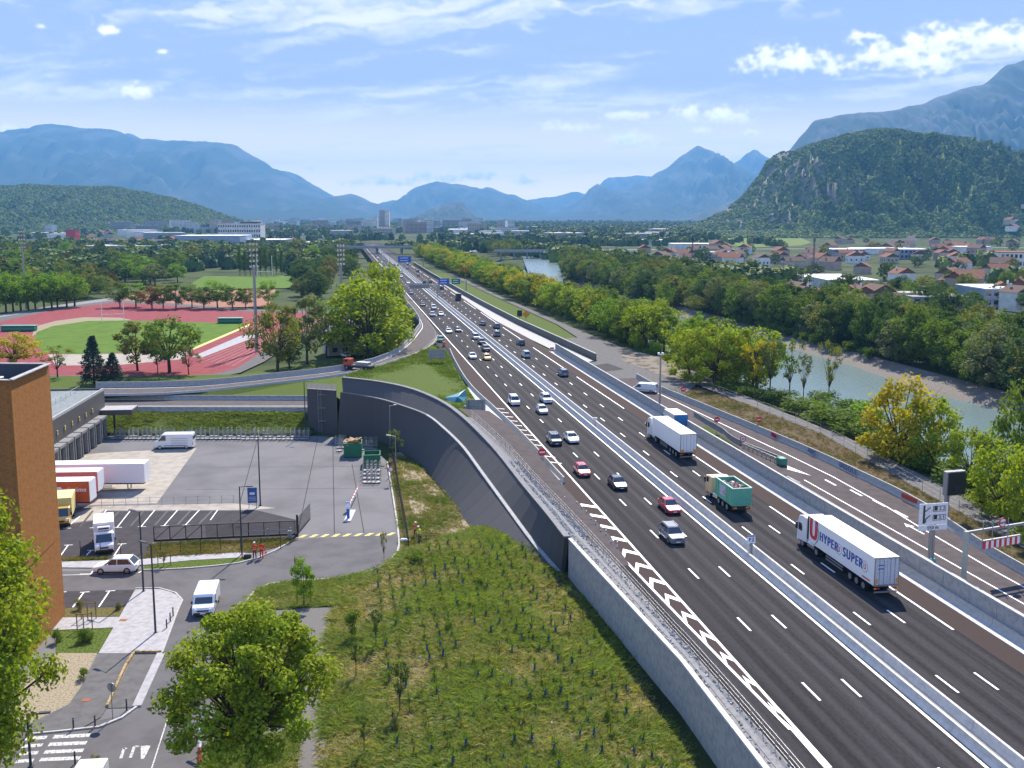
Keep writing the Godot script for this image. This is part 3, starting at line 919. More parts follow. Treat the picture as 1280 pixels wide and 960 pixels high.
# direction board, message board, height gauge, signs
func make_signs() -> void:
	var o := thing("direction_board", "white lane diagram board with black arrows on a grey post", "road sign", R(92.7, 61.2, -0.1), -PSI + 0.03)
	var p := MB.new()
	p.bx(Vector3(-0.2, 2.05, 0), Vector3(0.22, 4.3, 0.3), 0.03)
	p.bx(Vector3(0.2, 2.05, 0), Vector3(0.22, 4.3, 0.3), 0.03)
	pm(o, "post", p, M.galv)
	part(o, "post_foot", chamfer(0.9, 0.5, 0.6, 0.05), mat(0.05, 0.35, 0.33, 0.6), Vector3(0, 0.2, 0))
	M.board = mat(0.70, 0.72, 0.74, 0.5, T.soft, 0.4)
	var pn := part(o, "panel", chamfer(3.35, 2.3, 0.12, 0.03), M.board, Vector3(-0.05, 5.35, 0.1))
	var pn2 := part(o, "lower_panel", chamfer(3.35, 0.6, 0.12, 0.03), M.board, Vector3(-0.05, 3.86, 0.1))
	var ar := MB.new()
	ar.bx(Vector3(-1.15, 0, 0.07), Vector3(0.22, 1.95, 0.02))
	ar.beam(Vector3(-1.15, 0.25, 0.07), Vector3(-0.45, 0.75, 0.07), 0.18, 0.03)
	ar.beam(Vector3(-1.0, -0.9, 0.07), Vector3(-0.95, -0.45, 0.07), 0.2, 0.03)
	ar.beam(Vector3(-0.98, -0.5, 0.07), Vector3(-0.45, -0.12, 0.07), 0.2, 0.03)
	pm(pn, "arrow_print", ar, M.black)
	for k in 2:
		var y := 0.55 - k * 0.95
		part(pn, "cartouche", chamfer(1.5, 0.62, 0.02, 0.0), M.black, Vector3(0.65, y, 0.068))
		part(pn, "cartouche_field", box_mesh(1.38, 0.5, 0.02), M.board, Vector3(0.65, y, 0.074))
		lettering(pn, "↙ 3.%d" % (2 if k == 0 else 1), 0.4, M.black, Vector3(0.65, y, 0.088), Vector3.ZERO)
	lettering(pn2, "550 m", 0.36, M.black, Vector3(0, 0, 0.068), Vector3.ZERO)
	# message board
	var v := thing("message_board", "black electronic message board on a pole beside the riverside path", "message board", R(106.5, 72.9, -0.3), -PSI + 0.1)
	var vp := MB.new()
	vp.bx(Vector3(-0.9, 1.75, -0.1), Vector3(0.45, 4.1, 0.45), 0.04)
	pm(v, "pole", vp, M.galv)
	part(v, "housing", chamfer(2.7, 3.0, 0.7, 0.05), M.galv, Vector3(0.0, 4.6, -0.1))
	var sc := part(v, "screen", chamfer(2.45, 2.75, 0.06, 0.02), M.black, Vector3(0.08, 4.58, 0.27))
	part(sc, "lower_display", box_mesh(1.0, 0.8, 0.03), mat(0.02, 0.022, 0.03, 0.25), Vector3(0.0, -0.5, 0.03))
	var hb := MB.new()
	hb.tube(Vector3(-1.3, 6.2, 0.2), Vector3(1.3, 6.2, 0.2), 0.03, 0.03, 5)
	for k in 5:
		hb.tube(Vector3(-1.3 + k * 0.65, 6.05, 0.2), Vector3(-1.3 + k * 0.65, 6.2, 0.2), 0.02, 0.02, 4)
	pm(v, "hand_rail", hb, M.galv)
	# height gauge
	var g := thing("height_gauge", "height limit gantry with a hanging red and white striped bar", "gantry", R(86.7, 61.0, -0.1), -PSI + 0.22)
	var gp := MB.new()
	gp.bx(Vector3(0, 2.65, 0), Vector3(0.42, 5.4, 0.42), 0.04)
	pm(g, "post", gp, mat(0.36, 0.37, 0.32, 0.7, T.stain, 0.3))
	var gb := MB.new()
	gb.bx(Vector3(4.6, 5.2, 0), Vector3(9.2, 0.26, 0.24), 0.03)
	pm(g, "beam", gb, M.galv)
	for x in [2.1, 3.4, 5.5]:
		var hm := MB.new()
		hm.tube(Vector3(x, 4.0, 0.1), Vector3(x, 6.1, 0.1), 0.05, 0.05, 6)
		pm(g, "hanger", hm, M.galv)
	for k in 14:
		part(g, "stripe", box_mesh(0.36, 0.8, 0.1), M.signred if k % 2 == 0 else M.white, Vector3(2.3 + k * 0.36, 3.65, 0.16))
	part(g, "stripe_cap", box_mesh(5.2, 0.12, 0.2), M.galv, Vector3(4.6, 4.12, 0.16))
	var c := CylinderMesh.new()
	c.top_radius = 0.52
	c.bottom_radius = 0.52
	c.height = 0.04
	var d := part(g, "limit_plate", c, M.signred, Vector3(4.6, 5.75, 0.2), Vector3(PI / 2, 0, 0))
	var c2 := CylinderMesh.new()
	c2.top_radius = 0.38
	c2.bottom_radius = 0.38
	c2.height = 0.03
	part(d, "plate_field", c2, M.white, Vector3(0, 0.022, 0))
	lettering(g, "4m50", 0.24, M.black, Vector3(4.6, 5.75, 0.245), Vector3.ZERO)
	# round signs
	disc_sign(P(895.5, 541, -0.05), 2.3, "entry", "red no entry sign beside the kinked barrier", 0.5)
	disc_sign(P(948, 538, -0.1), 1.9, "entry", "red no entry sign on the soil bank over the slip road barrier", 0.5)
	disc_sign(P(853.7, 498, -0.1), 1.9, "entry", "red no entry sign near the parked white van by the tree row", 0.55)
	disc_sign(P(928, 565, -0.05), 2.1, "50", "white speed limit sign with red rim behind the guard rail", 0.5)
	disc_sign(R(140.5, 28.9, 0.0), 1.9, "entry", "large red no entry sign at the nose of the left slip road", 0.62)
	part(self.get_child(get_child_count() - 1), "support_frame", box_mesh(0.5, 0.9, 0.05), M.galv, Vector3(0, 0.8, -0.05))
	# small board on the median
	var mb := thing("median_board", "small blue and white board on a post on the median wall", "road sign", R(97.5, 43.05, 0.0), -PSI)
	var mp := MB.new()
	mp.bx(Vector3(0, 0.75, 0), Vector3(0.3, 1.5, 0.3), 0.03)
	pm(mb, "post", mp, M.galv)
	part(mb, "plate", chamfer(0.95, 0.9, 0.06, 0.02), M.white, Vector3(0, 1.85, 0))
	lettering(mb, "P2", 0.42, M.navy, Vector3(0, 1.85, 0.035), Vector3.ZERO)
	part(mb, "plate_edge", box_mesh(0.95, 0.1, 0.07), M.navy, Vector3(0, 2.25, 0))
	var mb2 := thing("median_post", "short camera post on the median beyond the white trailer truck", "post", R(164.0, 43.05, 0), -PSI)
	var q := MB.new()
	q.tube(Vector3.ZERO, Vector3(0, 1.6, 0), 0.08, 0.06, 6)
	pm(mb2, "post", q, M.galv)
	part(mb2, "head", chamfer(0.7, 0.35, 0.3, 0.05), M.white, Vector3(0, 1.7, 0))
	# delineators along the nose
	var base: Node3D = null
	for k in 13:
		var at := P([690.0, 695.0, 700.5, 705.5, 721, 727, 733, 739, 744.5, 751, 757.5, 764, 771.5][k], [611.0, 617.0, 623.0, 628.0, 634, 640, 645.5, 652, 658, 666, 670, 679, 685][k], 0.0)
		if base == null:
			base = thing("flexible_delineator", "white flexible delineator post along the chevron marking", "bollard", at, 0.0, "delineators along the nose")
			var b := MB.new()
			b.tube(Vector3.ZERO, Vector3(0, 0.75, 0), 0.07, 0.06, 8)
			pm(base, "shaft", b, M.white)
			var b2 := MB.new()
			b2.tube(Vector3(0, 0.5, 0), Vector3(0, 0.62, 0), 0.073, 0.073, 8, false)
			pm(base, "band", b2, M.galv)
		else:
			copy(base, at, 0.0)
	# backs of boards on the left
	for e in [[595.0, 524.0, 25.0, 3.6, 0.5, "grey back of a large road board beside the blue tarpaulin"], [546.0, 455.0, 21.0, 3.6, 1.2, "grey back of a road board at the tip of the grass mound"]]:
		var at := P(e[0], e[1], 0.0)
		var wd: float = e[2] * at.length() / F
		var bb := thing("board_back", e[5], "road sign", at, -PSI)
		for x in [-0.35, 0.35]:
			var bp := MB.new()
			bp.tube(Vector3(wd * x, -0.3, 0), Vector3(wd * x, e[3] + 0.2, 0), 0.08, 0.08, 6)
			pm(bb, "post", bp, M.galv)
		part(bb, "panel", chamfer(wd, e[3] * 0.62, 0.06, 0.02), M.panel, Vector3(0, e[3] * 0.68, -0.1))
		for k in 5:
			part(bb, "stiffener", box_mesh(wd * 0.98, 0.06, 0.08), M.galv, Vector3(0, e[3] * (0.42 + k * 0.13), -0.02))
	# gantries
	gantry(463.0, 46.5, 58.6, 6.5, [[48.2, 5.0, 3.0, M.signblue], [53.8, 4.0, 2.6, M.signgreen]], "gantry with blue and green direction panels over the outbound lanes", true)
	gantry(700.0, 46.5, 58.6, 6.8, [[45.5, 9.0, 4.4, M.signblue]], "distant gantry with one tall blue direction panel", true)
	gantry(440.0, 27.2, 43.0, 6.2, [[35.0, 9.0, 2.2, M.panel]], "gantry seen from behind across the oncoming lanes", false)
	var ys := thing("yellow_sign", "square yellow warning sign by the dark noise wall", "road sign", P(657.5, 402, 0.0), -PSI)
	part(ys, "plate", chamfer(2.0, 2.0, 0.1, 0.03), M.amber, Vector3(0, 2.6, 0), Vector3(0, 0, PI / 4))
	var yp := MB.new()
	yp.tube(Vector3(0, 0, -0.1), Vector3(0, 2.6, -0.1), 0.08, 0.08, 6)
	pm(ys, "post", yp, M.galv)
	var bs := thing("dark_sign", "dark message sign standing on the dark noise wall", "message board", P(649.5, 402, 0.0), -PSI)
	part(bs, "housing", chamfer(1.7, 2.2, 0.4, 0.05), M.black, Vector3(0, 2.9, 0))
	var bp2 := MB.new()
	bp2.tube(Vector3(0, 0, -0.1), Vector3(0, 2.6, -0.1), 0.12, 0.12, 6)
	pm(bs, "post", bp2, M.galv)
	# mast by the parked van
	var ms := thing("camera_mast", "tall grey mast with twin cameras behind the noise wall", "mast", R(176, 58.6, -0.1), 0.0)
	var mm := MB.new()
	mm.tube(Vector3.ZERO, Vector3(0, 11.0, 0), 0.22, 0.14, 10)
	pm(ms, "pole", mm, M.galv)
	for x in [-0.35, 0.35]:
		part(ms, "camera", chamfer(0.4, 0.4, 0.6, 0.06), M.white, Vector3(x, 11.1, 0))
	part(ms, "cross_arm", box_mesh(1.1, 0.1, 0.12), M.galv, Vector3(0, 10.85, 0))

func gantry(s: float, t0: float, t1: float, h: float, panels: Array, label: String, to_us: bool) -> void:
	var o := thing("sign_gantry", label, "gantry", R(s, t0, 0), -PSI)
	var w := t1 - t0
	for x in ([w] if to_us else [0.0, w]):
		var p := MB.new()
		p.bx(Vector3(x, h * 0.5, 0), Vector3(0.45, h, 0.45), 0.04)
		pm(o, "column", p, M.galv)
	var b := MB.new()
	b.bx(Vector3(w * 0.5, h, 0.3), Vector3(w + 0.4, 0.22, 0.22))
	b.bx(Vector3(w * 0.5, h, -0.3), Vector3(w + 0.4, 0.22, 0.22))
	b.bx(Vector3(w * 0.5, h - 0.9, 0), Vector3(w + 0.4, 0.22, 0.22))
	var k := 0.0
	while k < w:
		b.beam(Vector3(k, h, 0.3), Vector3(k + 0.8, h - 0.9, 0), 0.08, 0.08)
		b.beam(Vector3(k + 0.8, h - 0.9, 0), Vector3(k + 1.6, h, -0.3), 0.08, 0.08)
		k += 1.6
	pm(o, "truss", b, M.galv)
	for e in panels:
		var pn := part(o, "panel", chamfer(e[1], e[2], 0.1, 0.03), e[3], Vector3(e[0] - t0 + e[1] * 0.0, h - 0.4, 0.5 if to_us else -0.5))
		if to_us:
			for j in 2:
				part(pn, "text_line", box_mesh(e[1] * 0.6, e[2] * 0.1, 0.02), M.white, Vector3(-e[1] * 0.05, e[2] * (0.22 - j * 0.4), 0.06))

# ------------------------------------------------------------------ left: retaining wall, slip roads, slope
const WALL := [
	[[185.8, -0.9, -4.2], [184.6, -0.2, 4.0], [186.2, 0.1, 6.5]], [[179.2, 6.0, -4.2], [178.3, 6.1, 3.8], [181.7, 6.4, 6.3]], [[172.0, 8.9, -4.2], [171.7, 10.1, 3.6], [174.7, 12.0, 6.0]],
	[[165.0, 11.2, -4.2], [165.0, 13.9, 3.1], [166.5, 16.3, 5.2]], [[157.0, 12.9, -4.2], [157.0, 16.1, 2.3], [158.0, 18.6, 4.5]], [[147.5, 14.1, -4.2], [148.0, 17.9, 1.4], [148.1, 20.4, 3.6]],
	[[138.5, 15.1, -4.2], [138.0, 19.1, 0.3], [138.7, 21.9, 2.5]], [[126.0, 16.4, -4.3], [126.5, 20.6, -1.2], [126.2, 23.2, 1.2]], [[114.5, 19.2, -4.6], [114.5, 22.3, -2.9], [114.9, 24.1, 0.6]], [[107.2, 23.4, -4.9], [107.8, 24.0, -4.3], [106.3, 24.5, 0.3]]]

func wall_curve(row: int) -> Array:
	var p := []
	for k in WALL:
		p.append(R(k[row][0], k[row][1], k[row][2]))
	var cv := Curve3D.new()
	for k in p.size():
		var t: Vector3 = ((p[mini(k + 1, 9)] - p[maxi(k - 1, 0)]) as Vector3) / 6.0
		cv.add_point(p[k], -t, t)
	var o := []
	for k in 31:
		var q := 9.0 * k / 30.0
		o.append(cv.sample(mini(int(q), 8), q - mini(int(q), 8)))
	return o

func slab(b: MB, a: Vector3, c: Vector3, d: Vector3, e: Vector3, back: Vector3) -> void:   # front face a c d e (anticlockwise), thickened backwards
	var nn := ((c - a).cross(e - a).normalized() + (e - d).cross(c - d).normalized()).normalized()
	b.trin(a, c, d, nn, nn, nn)
	b.trin(a, d, e, nn, nn, nn)
	b.quad(c, a, a + back, c + back)
	b.quad(d, c, c + back, d + back)
	b.quad(e, d, d + back, e + back)
	b.quad(a, e, e + back, a + back)
	b.quad(c + back, a + back, e + back, d + back)

func make_wall() -> void:
	var base := wall_curve(0)
	var ledge := wall_curve(1)
	var top := wall_curve(2)
	var back := R(0, 0.9, 0.15)
	var lo := thing("retaining_wall", "dark stone faced curving retaining wall with a pale ledge below the slip road", "retaining wall")
	for k in 30:
		var b := MB.new()
		var q := 0.992
		slab(b, base[k], base[k].lerp(base[k + 1], q), ledge[k].lerp(ledge[k + 1], q), ledge[k], back)
		pm(lo, "lower_panel", b, M.dark_stone)
		var u := MB.new()
		var in0: Vector3 = ledge[k] + R(0, 0.45, 0.02)
		var in1: Vector3 = ledge[k].lerp(ledge[k + 1], q) + R(0, 0.45, 0.02)
		slab(u, in0, in1, top[k].lerp(top[k + 1], q), top[k], R(0, 0.5, 0))
		pm(lo, "upper_panel", u, M.dark_stone)
		var c := MB.new()
		c.beam(ledge[k] + R(0, 0.16, 0.06), ledge[k + 1] + R(0, 0.16, 0.06), 0.36 + 0.005 * k, 0.12)
		pm(lo, "ledge_coping", c, M.grey_concrete if k < 10 else M.panel)
		var tc := MB.new()
		tc.beam(top[k] + R(0, 0.25, 0.06), top[k + 1] + R(0, 0.25, 0.06), 0.7, 0.14)
		pm(lo, "top_coping", tc, M.grey_concrete)
	# end tower with a ladder
	var e := MB.new()
	var a0 := R(188.9, -6.4, -4.3)
	var a1 := R(185.9, -0.95, -4.3)
	slab(e, a0, a1, a1 + Vector3.UP * 8.4, a0 + Vector3.UP * 8.4, R(6.0, 0, 0))
	pm(lo, "end_block", e, M.dark_stone)
	var ec := MB.new()
	ec.beam(a0 + Vector3.UP * 8.45, a1 + Vector3.UP * 8.45, 0.5, 0.12)
	pm(lo, "end_coping", ec, M.grey_concrete)
	var ld := MB.new()
	var lx := a0.lerp(a1, 0.42) + R(-0.25, 0, 0)
	for x in [-0.3, 0.3]:
		ld.tube(lx + R(0, x, 0), lx + R(0, x, 0) + Vector3.UP * 8.6, 0.035, 0.035, 5)
	for k in 26:
		ld.tube(lx + R(0, -0.3, 0) + Vector3.UP * (0.4 + k * 0.32), lx + R(0, 0.3, 0) + Vector3.UP * (0.4 + k * 0.32), 0.02, 0.02, 4)
	for k in 3:
		ld.bx(lx + Vector3.UP * (2.5 + k * 2.5) + R(0, 0.5, 0), Vector3(1.4, 0.06, 0.9))
	pm(lo, "ladder", ld, M.steel)
	var rl := MB.new()
	for k in 7:
		var q := a0.lerp(a1, k / 6.0) + Vector3.UP * 8.4
		rl.tube(q, q + Vector3.UP * 1.1, 0.025, 0.025, 4)
	rl.tube(a0 + Vector3.UP * 9.5, a1 + Vector3.UP * 9.5, 0.025, 0.025, 4)
	pm(lo, "hand_rail", rl, M.steel)
	# pale wall in front with panels
	var lw := thing("panel_wall", "pale concrete panel wall holding up the slip road above the planted slope", "retaining wall")
	var s := 106.0
	var s_end := 30.0
	while s > s_end:
		var t0 := lerpf(26.9, 24.9, clampf((s - 74.0) / 32.0, 0.0, 1.0))
		var t1 := lerpf(26.9, 24.9, clampf((s - 2.45 - 74.0) / 32.0, 0.0, 1.0))
		var b := MB.new()
		slab(b, R(s, t0, -6.0), R(s - 2.43, t1, -6.0), R(s - 2.43, t1, 0.12), R(s, t0, 0.12), R(0, 0.3, 0))
		pm(lw, "wall_panel", b, M.panel)
		var c := MB.new()
		c.beam(R(s, t0 + 0.14, 0.19), R(s - 2.45, t1 + 0.14, 0.19), 0.42, 0.16)
		pm(lw, "coping", c, M.white_concrete)
		s -= 2.46
	# gravel behind both walls, a channel in it and a hand rail
	var gv := []
	var rail := []
	for k in range(14, 31):
		gv.append([top[k] + R(0, 0.55, -0.02), top[k] + R(0, 0.55 + lerpf(0.9, 2.2, (k - 14) / 16.0), -0.04)])
		rail.append(top[k] + R(0, 0.55 + lerpf(0.8, 2.0, (k - 14) / 16.0), 0.0))
	gv.append([R(98, 25.7, 0.06), R(98, 28.0, 0.03)])
	for e2 in [[81.7, 26.75, 28.3], [74.0, 27.2, 28.6], [57.6, 27.2, 28.9], [30.0, 27.2, 29.0]]:
		gv.append([R(e2[0], e2[1], 0.06), R(e2[0], e2[2], 0.03)])
		rail.append(R(e2[0], e2[2] - 0.1, 0.03))
	gv.reverse()
	ribbon("gravel_strip", gv, M.gravel)
	var ch := MB.new()
	for k in range(1, gv.size() - 1):
		var a: Vector3 = gv[k][0].lerp(gv[k][1], 0.48) + Vector3.UP * 0.02
		var c2: Vector3 = gv[k + 1][0].lerp(gv[k + 1][1], 0.48) + Vector3.UP * 0.02
		if k < 9:
			ch.beam(a, c2, 0.45, 0.05)
	pm(lo, "drain_channel", ch, M.grey_concrete)
	var hr := thing("hand_rail_fence", "slim galvanised hand rail along the gravel beside the slip road", "railing")
	var rp := smooth_path(rail, 2.0)
	for k in rp.size():
		var q := MB.new()
		q.tube(rp[k], rp[k] + Vector3.UP * 1.1, 0.028, 0.028, 5)
		pm(hr, "post", q, M.steel)
		if k > 0:
			var q2 := MB.new()
			for h in [0.35, 0.72, 1.1]:
				q2.tube(rp[k - 1] + Vector3.UP * h, rp[k] + Vector3.UP * h, 0.022, 0.022, 4, false)
			pm(hr, "rails", q2, M.steel)
	# loose stones in the gravel strip
	var st := MB.new()
	var rg := RandomNumberGenerator.new()
	rg.seed = 3
	for k in 2600:
		var q := rg.randf() * (gv.size() - 8)
		var i := int(q)
		var w := rg.randf()
		if absf(w - 0.48) < 0.12:
			continue
		var a: Vector3 = gv[i][0].lerp(gv[i][1], w).lerp(gv[i + 1][0].lerp(gv[i + 1][1], w), q - i)
		var z := rg.randf_range(0.05, 0.15)
		st.col = Color(1, 1, 1) * rg.randf_range(0.2, 0.5)
		st.box(Transform3D(Basis.from_euler(Vector3(rg.randf() * 3, rg.randf() * 3, rg.randf() * 3)), a + Vector3.UP * z * 0.4), Vector3(z, z * 0.7, z * 1.2))
	var so := solo("loose_stones", st, vmat(0.95), "pale loose stones covering the strip behind the wall", "stones")
	so.set_meta("kind", "stuff")

func make_slip_left() -> void:
	# slip road behind the wall, coming down to the motorway
	var top := wall_curve(2)
	var rib := []
	for k in [12, 15, 18, 21, 24, 27, 30]:
		var q: float = (k - 12) / 18.0
		var a: Vector3 = top[k] + R(0, 1.2 + q * 1.2, -0.03)
		var bpt := smooth1([[0.0, 23.6], [0.15, 25.2], [0.35, 26.6], [0.6, 27.6], [0.8, 28.3], [1.0, 28.8]], q)
		var s := -(a.z) * cos(PSI) + a.x * sin(PSI)
		rib.push_front([a, R(s + 3.0 * (1.0 - q), bpt + 1.0, a.y * 0.75 + 0.0)])
	rib.push_front([R(97, 28.0, 0.012), R(97, 29.4, 0.012)])
	ribbon("slip_road_descending", rib, M.ramp_asphalt)
	barrier_path("curved_barrier", "curving concrete barrier along the descending slip road", [R(178, 22.0, 1.2), R(172, 24.2, 1.0), R(157, 27.0, 0.4), R(141, 28.3, 0.1), R(128.5, 28.9, 0.0)], 0.85, M.concrete, 4.0)
	barrier_path("motorway_edge_barrier", "long concrete barrier along the left shoulder of the motorway", [R(130, 29.8, 0), R(160, 29.3, 0), R(184, 28.2, 0), R(209, 27.2, 0), R(240, 27.9, 0), R(267, 29.2, 0)], 0.85, M.concrete, 6.0)
	sheet("concrete_nose", [R(128, 29.0, 0.02), R(130, 29.7, 0.02), R(160, 29.0, 0.02), R(184, 27.9, 0.02), R(209, 26.9, 0.02), R(209, 25.6, 0.02), R(184, 26.4, 0.02), R(165, 27.6, 0.02), R(157, 27.6, 0.02), R(141, 28.7, 0.02)], M.white_concrete)
	# slip road leaving on the left, and the lower road beside it
	var L := [[120.0, 484.5], [200.0, 483.5], [260.0, 481.0], [335.0, 473.5], [435.0, 461.0], [492.0, 443.5], [512.0, 426.0], [521.0, 413.5], [525.0, 406.0], [521.0, 395.0], [510.0, 381.0], [500.0, 368.0], [497.0, 359.0]]
	var Rr := [[120.0, 495.0], [200.0, 493.5], [260.0, 489.0], [385.0, 475.0], [430.0, 469.0], [485.0, 454.0], [524.0, 441.0], [541.0, 430.0], [547.5, 420.0], [541.0, 408.0], [525.0, 388.0], [509.0, 370.0], [500.0, 359.0]]
	var rb := []
	var lp := []
	var rp := []
	var hh := [-0.4, -0.35, -0.3, -0.2, -0.1, 0.0, 0.0, 0.005, 0.006, 0.007, 0.008, 0.009, 0.01]
	for k in L.size():
		lp.append(P(L[k][0], L[k][1], hh[k]))
		rp.append(P(Rr[k][0], Rr[k][1], hh[k]))
	var lps := smooth_n(lp, 48)
	var rps := smooth_n(rp, 48)
	for k in 49:
		rb.append([lps[k] + Vector3.UP * 0.01, rps[k] + Vector3.UP * 0.01])
	var road := ribbon("slip_road_left", rb, mat(0.10, 0.088, 0.086, 0.9, T.soft, 0.07))
	for w in [0.14, 0.88]:
		var lb := MB.new()
		for k in 48:
			var a: Vector3 = lps[k].lerp(rps[k], w)
			var c: Vector3 = lps[k + 1].lerp(rps[k + 1], w)
			lb.quad(a + R(0, 0, 0.03), a.lerp(rps[k], 0.03) + Vector3.UP * 0.03, c.lerp(rps[k + 1], 0.03) + Vector3.UP * 0.03, c + Vector3.UP * 0.03)
		pm(road, "edge_line", lb, M.paint)
	barrier_path("outer_slip_barrier", "tall pale barrier on the outer side of the left slip road", lp, 1.25, M.panel, 7.0)
	barrier_path("inner_slip_barrier", "low concrete kerb barrier on the inner side of the left slip road", rp.slice(0, 9), 0.45, M.concrete, 7.0)
	var lower := ribbon("lower_slip_road", [[P(90, 514, -1.5), P(90, 500, -1.5)], [P(250, 514, -1.5), P(250, 500, -1.5)], [P(402, 514, -1.5), P(402, 500, -1.5)]], mat(0.10, 0.088, 0.086, 0.9, T.soft, 0.07))
	line_mark(lower, "edge_line", 90, 507.5, 400, 507.5, 0.22, -1.48, M.paint)
	barrier_path("lower_road_barrier", "pale barrier along the near side of the lower slip road above the green bank", [P(90, 514, -1.5), P(250, 514.5, -1.5), P(398, 515, -1.5)], 0.95, M.panel, 6.0)
	barrier_path("lower_road_far_barrier", "pale barrier along the far side of the lower slip road", [P(90, 499.5, -1.5), P(250, 499.5, -1.5), P(396, 500, -1.5)], 0.95, M.panel, 6.0)
	# grass: between the two roads, the bank to the yard, and the mound in the loop
	ribbon("verge_between", [[P(90, 499.3, -1.52), P(90, 496.2, -0.42)], [P(120, 499.3, -1.52), P(120, 496, -0.41)], [P(260, 499.3, -1.52), P(260, 490, -0.31)], [P(385, 499.3, -1.52), P(385, 476, -0.16)], [P(425, 496, -1.2), P(428, 470, -0.1)]], M.grass)
	ribbon("grass_bank", [[P(90, 541, YL + 0.02), P(90, 515, -1.55)], [P(250, 542, YL + 0.02), P(250, 515.5, -1.55)], [P(388, 543, YL + 0.02), P(388, 516, -1.55)]], M.grass)
	sheet("loop_mound", [rp[4] + R(0, 0, 0.01), rp[5] + R(0, 0, 0.01), rp[6], rp[7] + R(-4, -1, 0.3), R(262, 28.4, 0.02), R(240, 27.3, 0.02), R(209, 26.4, 0.1), R(184, 26.0, 0.3), R(165, 26.2, 0.6), R(150, 24.5, 0.9), R(165, 19.5, 1.6), R(180, 12.0, 1.6), R(188, 1.0, 1.0), R(210, -3.0, 0.2)], M.grass)
	var tp := thing("blue_tarpaulin", "blue green tarpaulin stretched over the end of the mound", "tarpaulin")
	var tb := MB.new()
	var tq := ps([[556, 497, 1.6], [575, 490.5, 2.4], [582, 486.5, 2.6], [583, 496, 1.2], [580, 503, 0.7], [566, 505, 0.8]], 1.0)
	var tc := P(572, 496, 2.0)
	for k in 6:
		tb.tri(tq[k], tc, tq[(k + 1) % 6])
		tb.tri(tq[k], tq[(k + 1) % 6], tq[(k + 1) % 6] + Vector3.DOWN * 1.0)
		tb.tri(tq[k], tq[(k + 1) % 6] + Vector3.DOWN * 1.0, tq[k] + Vector3.DOWN * 1.0)
	pm(tp, "sheet", tb, M.tarp)
	# sports ground lies beyond: land between the road and the track
	sheet("park_lawn", ps([[60, 494], [120, 483.5], [200, 482.5], [260, 480], [335, 472], [435, 459.5], [470, 449], [420, 448], [300, 468], [180, 470], [60, 470]], YL + 0.1), M.grass)

func smooth1(k: Array, x: float) -> float:
	for i in k.size() - 1:
		if x <= k[i + 1][0]:
			return lerpf(k[i][1], k[i + 1][1], (x - k[i][0]) / (k[i + 1][0] - k[i][0]))
	return k[k.size() - 1][1]

func smooth_n(p: Array, n: int) -> Array:
	var cv := Curve3D.new()
	for k in p.size():
		var t: Vector3 = ((p[mini(k + 1, p.size() - 1)] - p[maxi(k - 1, 0)]) as Vector3) / 6.0
		cv.add_point(p[k], -t, t)
	var o := []
	for k in n + 1:
		var q := (p.size() - 1.0) * k / n
		var i := mini(int(q), p.size() - 2)
		o.append(cv.sample(i, q - i))
	return o

# the planted slope in front
var slope_poly: PackedVector2Array

func slope_h(x: float, z: float) -> float:
	var s := -z * cos(PSI) + x * sin(PSI)
	var t := x * cos(PSI) + z * sin(PSI)
	var edge := clampf((t - 2.0) / 6.0, 0.0, 1.0)           # rises from the footpath
	var fall := clampf((t - 17.0) / 9.0, 0.0, 1.0)          # falls to the foot of the wall
	var far := clampf((126.0 - s) / 14.0, 0.0, 1.0)         # falls to the yard
	return lerpf(YL + 0.05, lerpf(YL + 1.0, -4.75, fall), edge * far) + sin(x * 0.7) * sin(z * 0.53) * 0.08

func make_slope() -> void:
	var pts := [[416, 765], [424, 742], [470, 722], [508, 700], [535, 690], [575, 672], [602, 664], [640, 672], [668, 694], [699, 722], [712, 727], [760, 790], [830, 885], [900, 985], [640, 1010], [398, 1000], [411, 800]]
	for q in pts:
		var w := P(q[0], q[1], -4.3)
		slope_poly.append(Vector2(w.x, w.z))
	var b := MB.new()
	var lo := slope_poly[0]
	var hi := slope_poly[0]
	for q in slope_poly:
		lo = lo.min(q)
		hi = hi.max(q)
	var st := 0.75
	var nx := int((hi.x - lo.x) / st) + 1
	var nz := int((hi.y - lo.y) / st) + 1
	for i in nx:
		for j in nz:
			var x := lo.x + i * st
			var z := lo.y + j * st
			if Geometry2D.is_point_in_polygon(Vector2(x + st * 0.5, z + st * 0.5), slope_poly):
				var p := func(u: float, v: float) -> Vector3: return Vector3(u, slope_h(u, v), v)
				b.quad(p.call(x, z + st), p.call(x + st, z + st), p.call(x + st, z), p.call(x, z))
	setting("planted_slope", b, mat(0.19, 0.165, 0.075, 0.95, T.grass, 0.16))

# ------------------------------------------------------------------ yard and local streets
func kerb(pts: Array, called := "kerb", h := 0.13, w := 0.2, m: Material = null) -> void:
	var path := []
	for k in pts:
		path.append(P(k[0], k[1], YL))
	path = smooth_path(path, 2.5)
	var b := MB.new()
	sweep(b, [[-w * 0.5, -0.1], [w * 0.5, -0.1], [w * 0.5, h - 0.02], [w * 0.5 - 0.02, h], [-w * 0.5, h]], path)
	setting(called, b, m if m else M.concrete)

func marks(root: Node, called: String, list: Array, h: float, m: Material) -> void:
	for q in list:
		var b := MB.new()
		b.poly(ps(q, h))
		pm(root, called, b, m)

func bar_px(x0: float, y0: float, x1: float, y1: float, w: float) -> Array:   # a painted line of w metres between two pixels
	return [x0, y0, x1, y1, w]

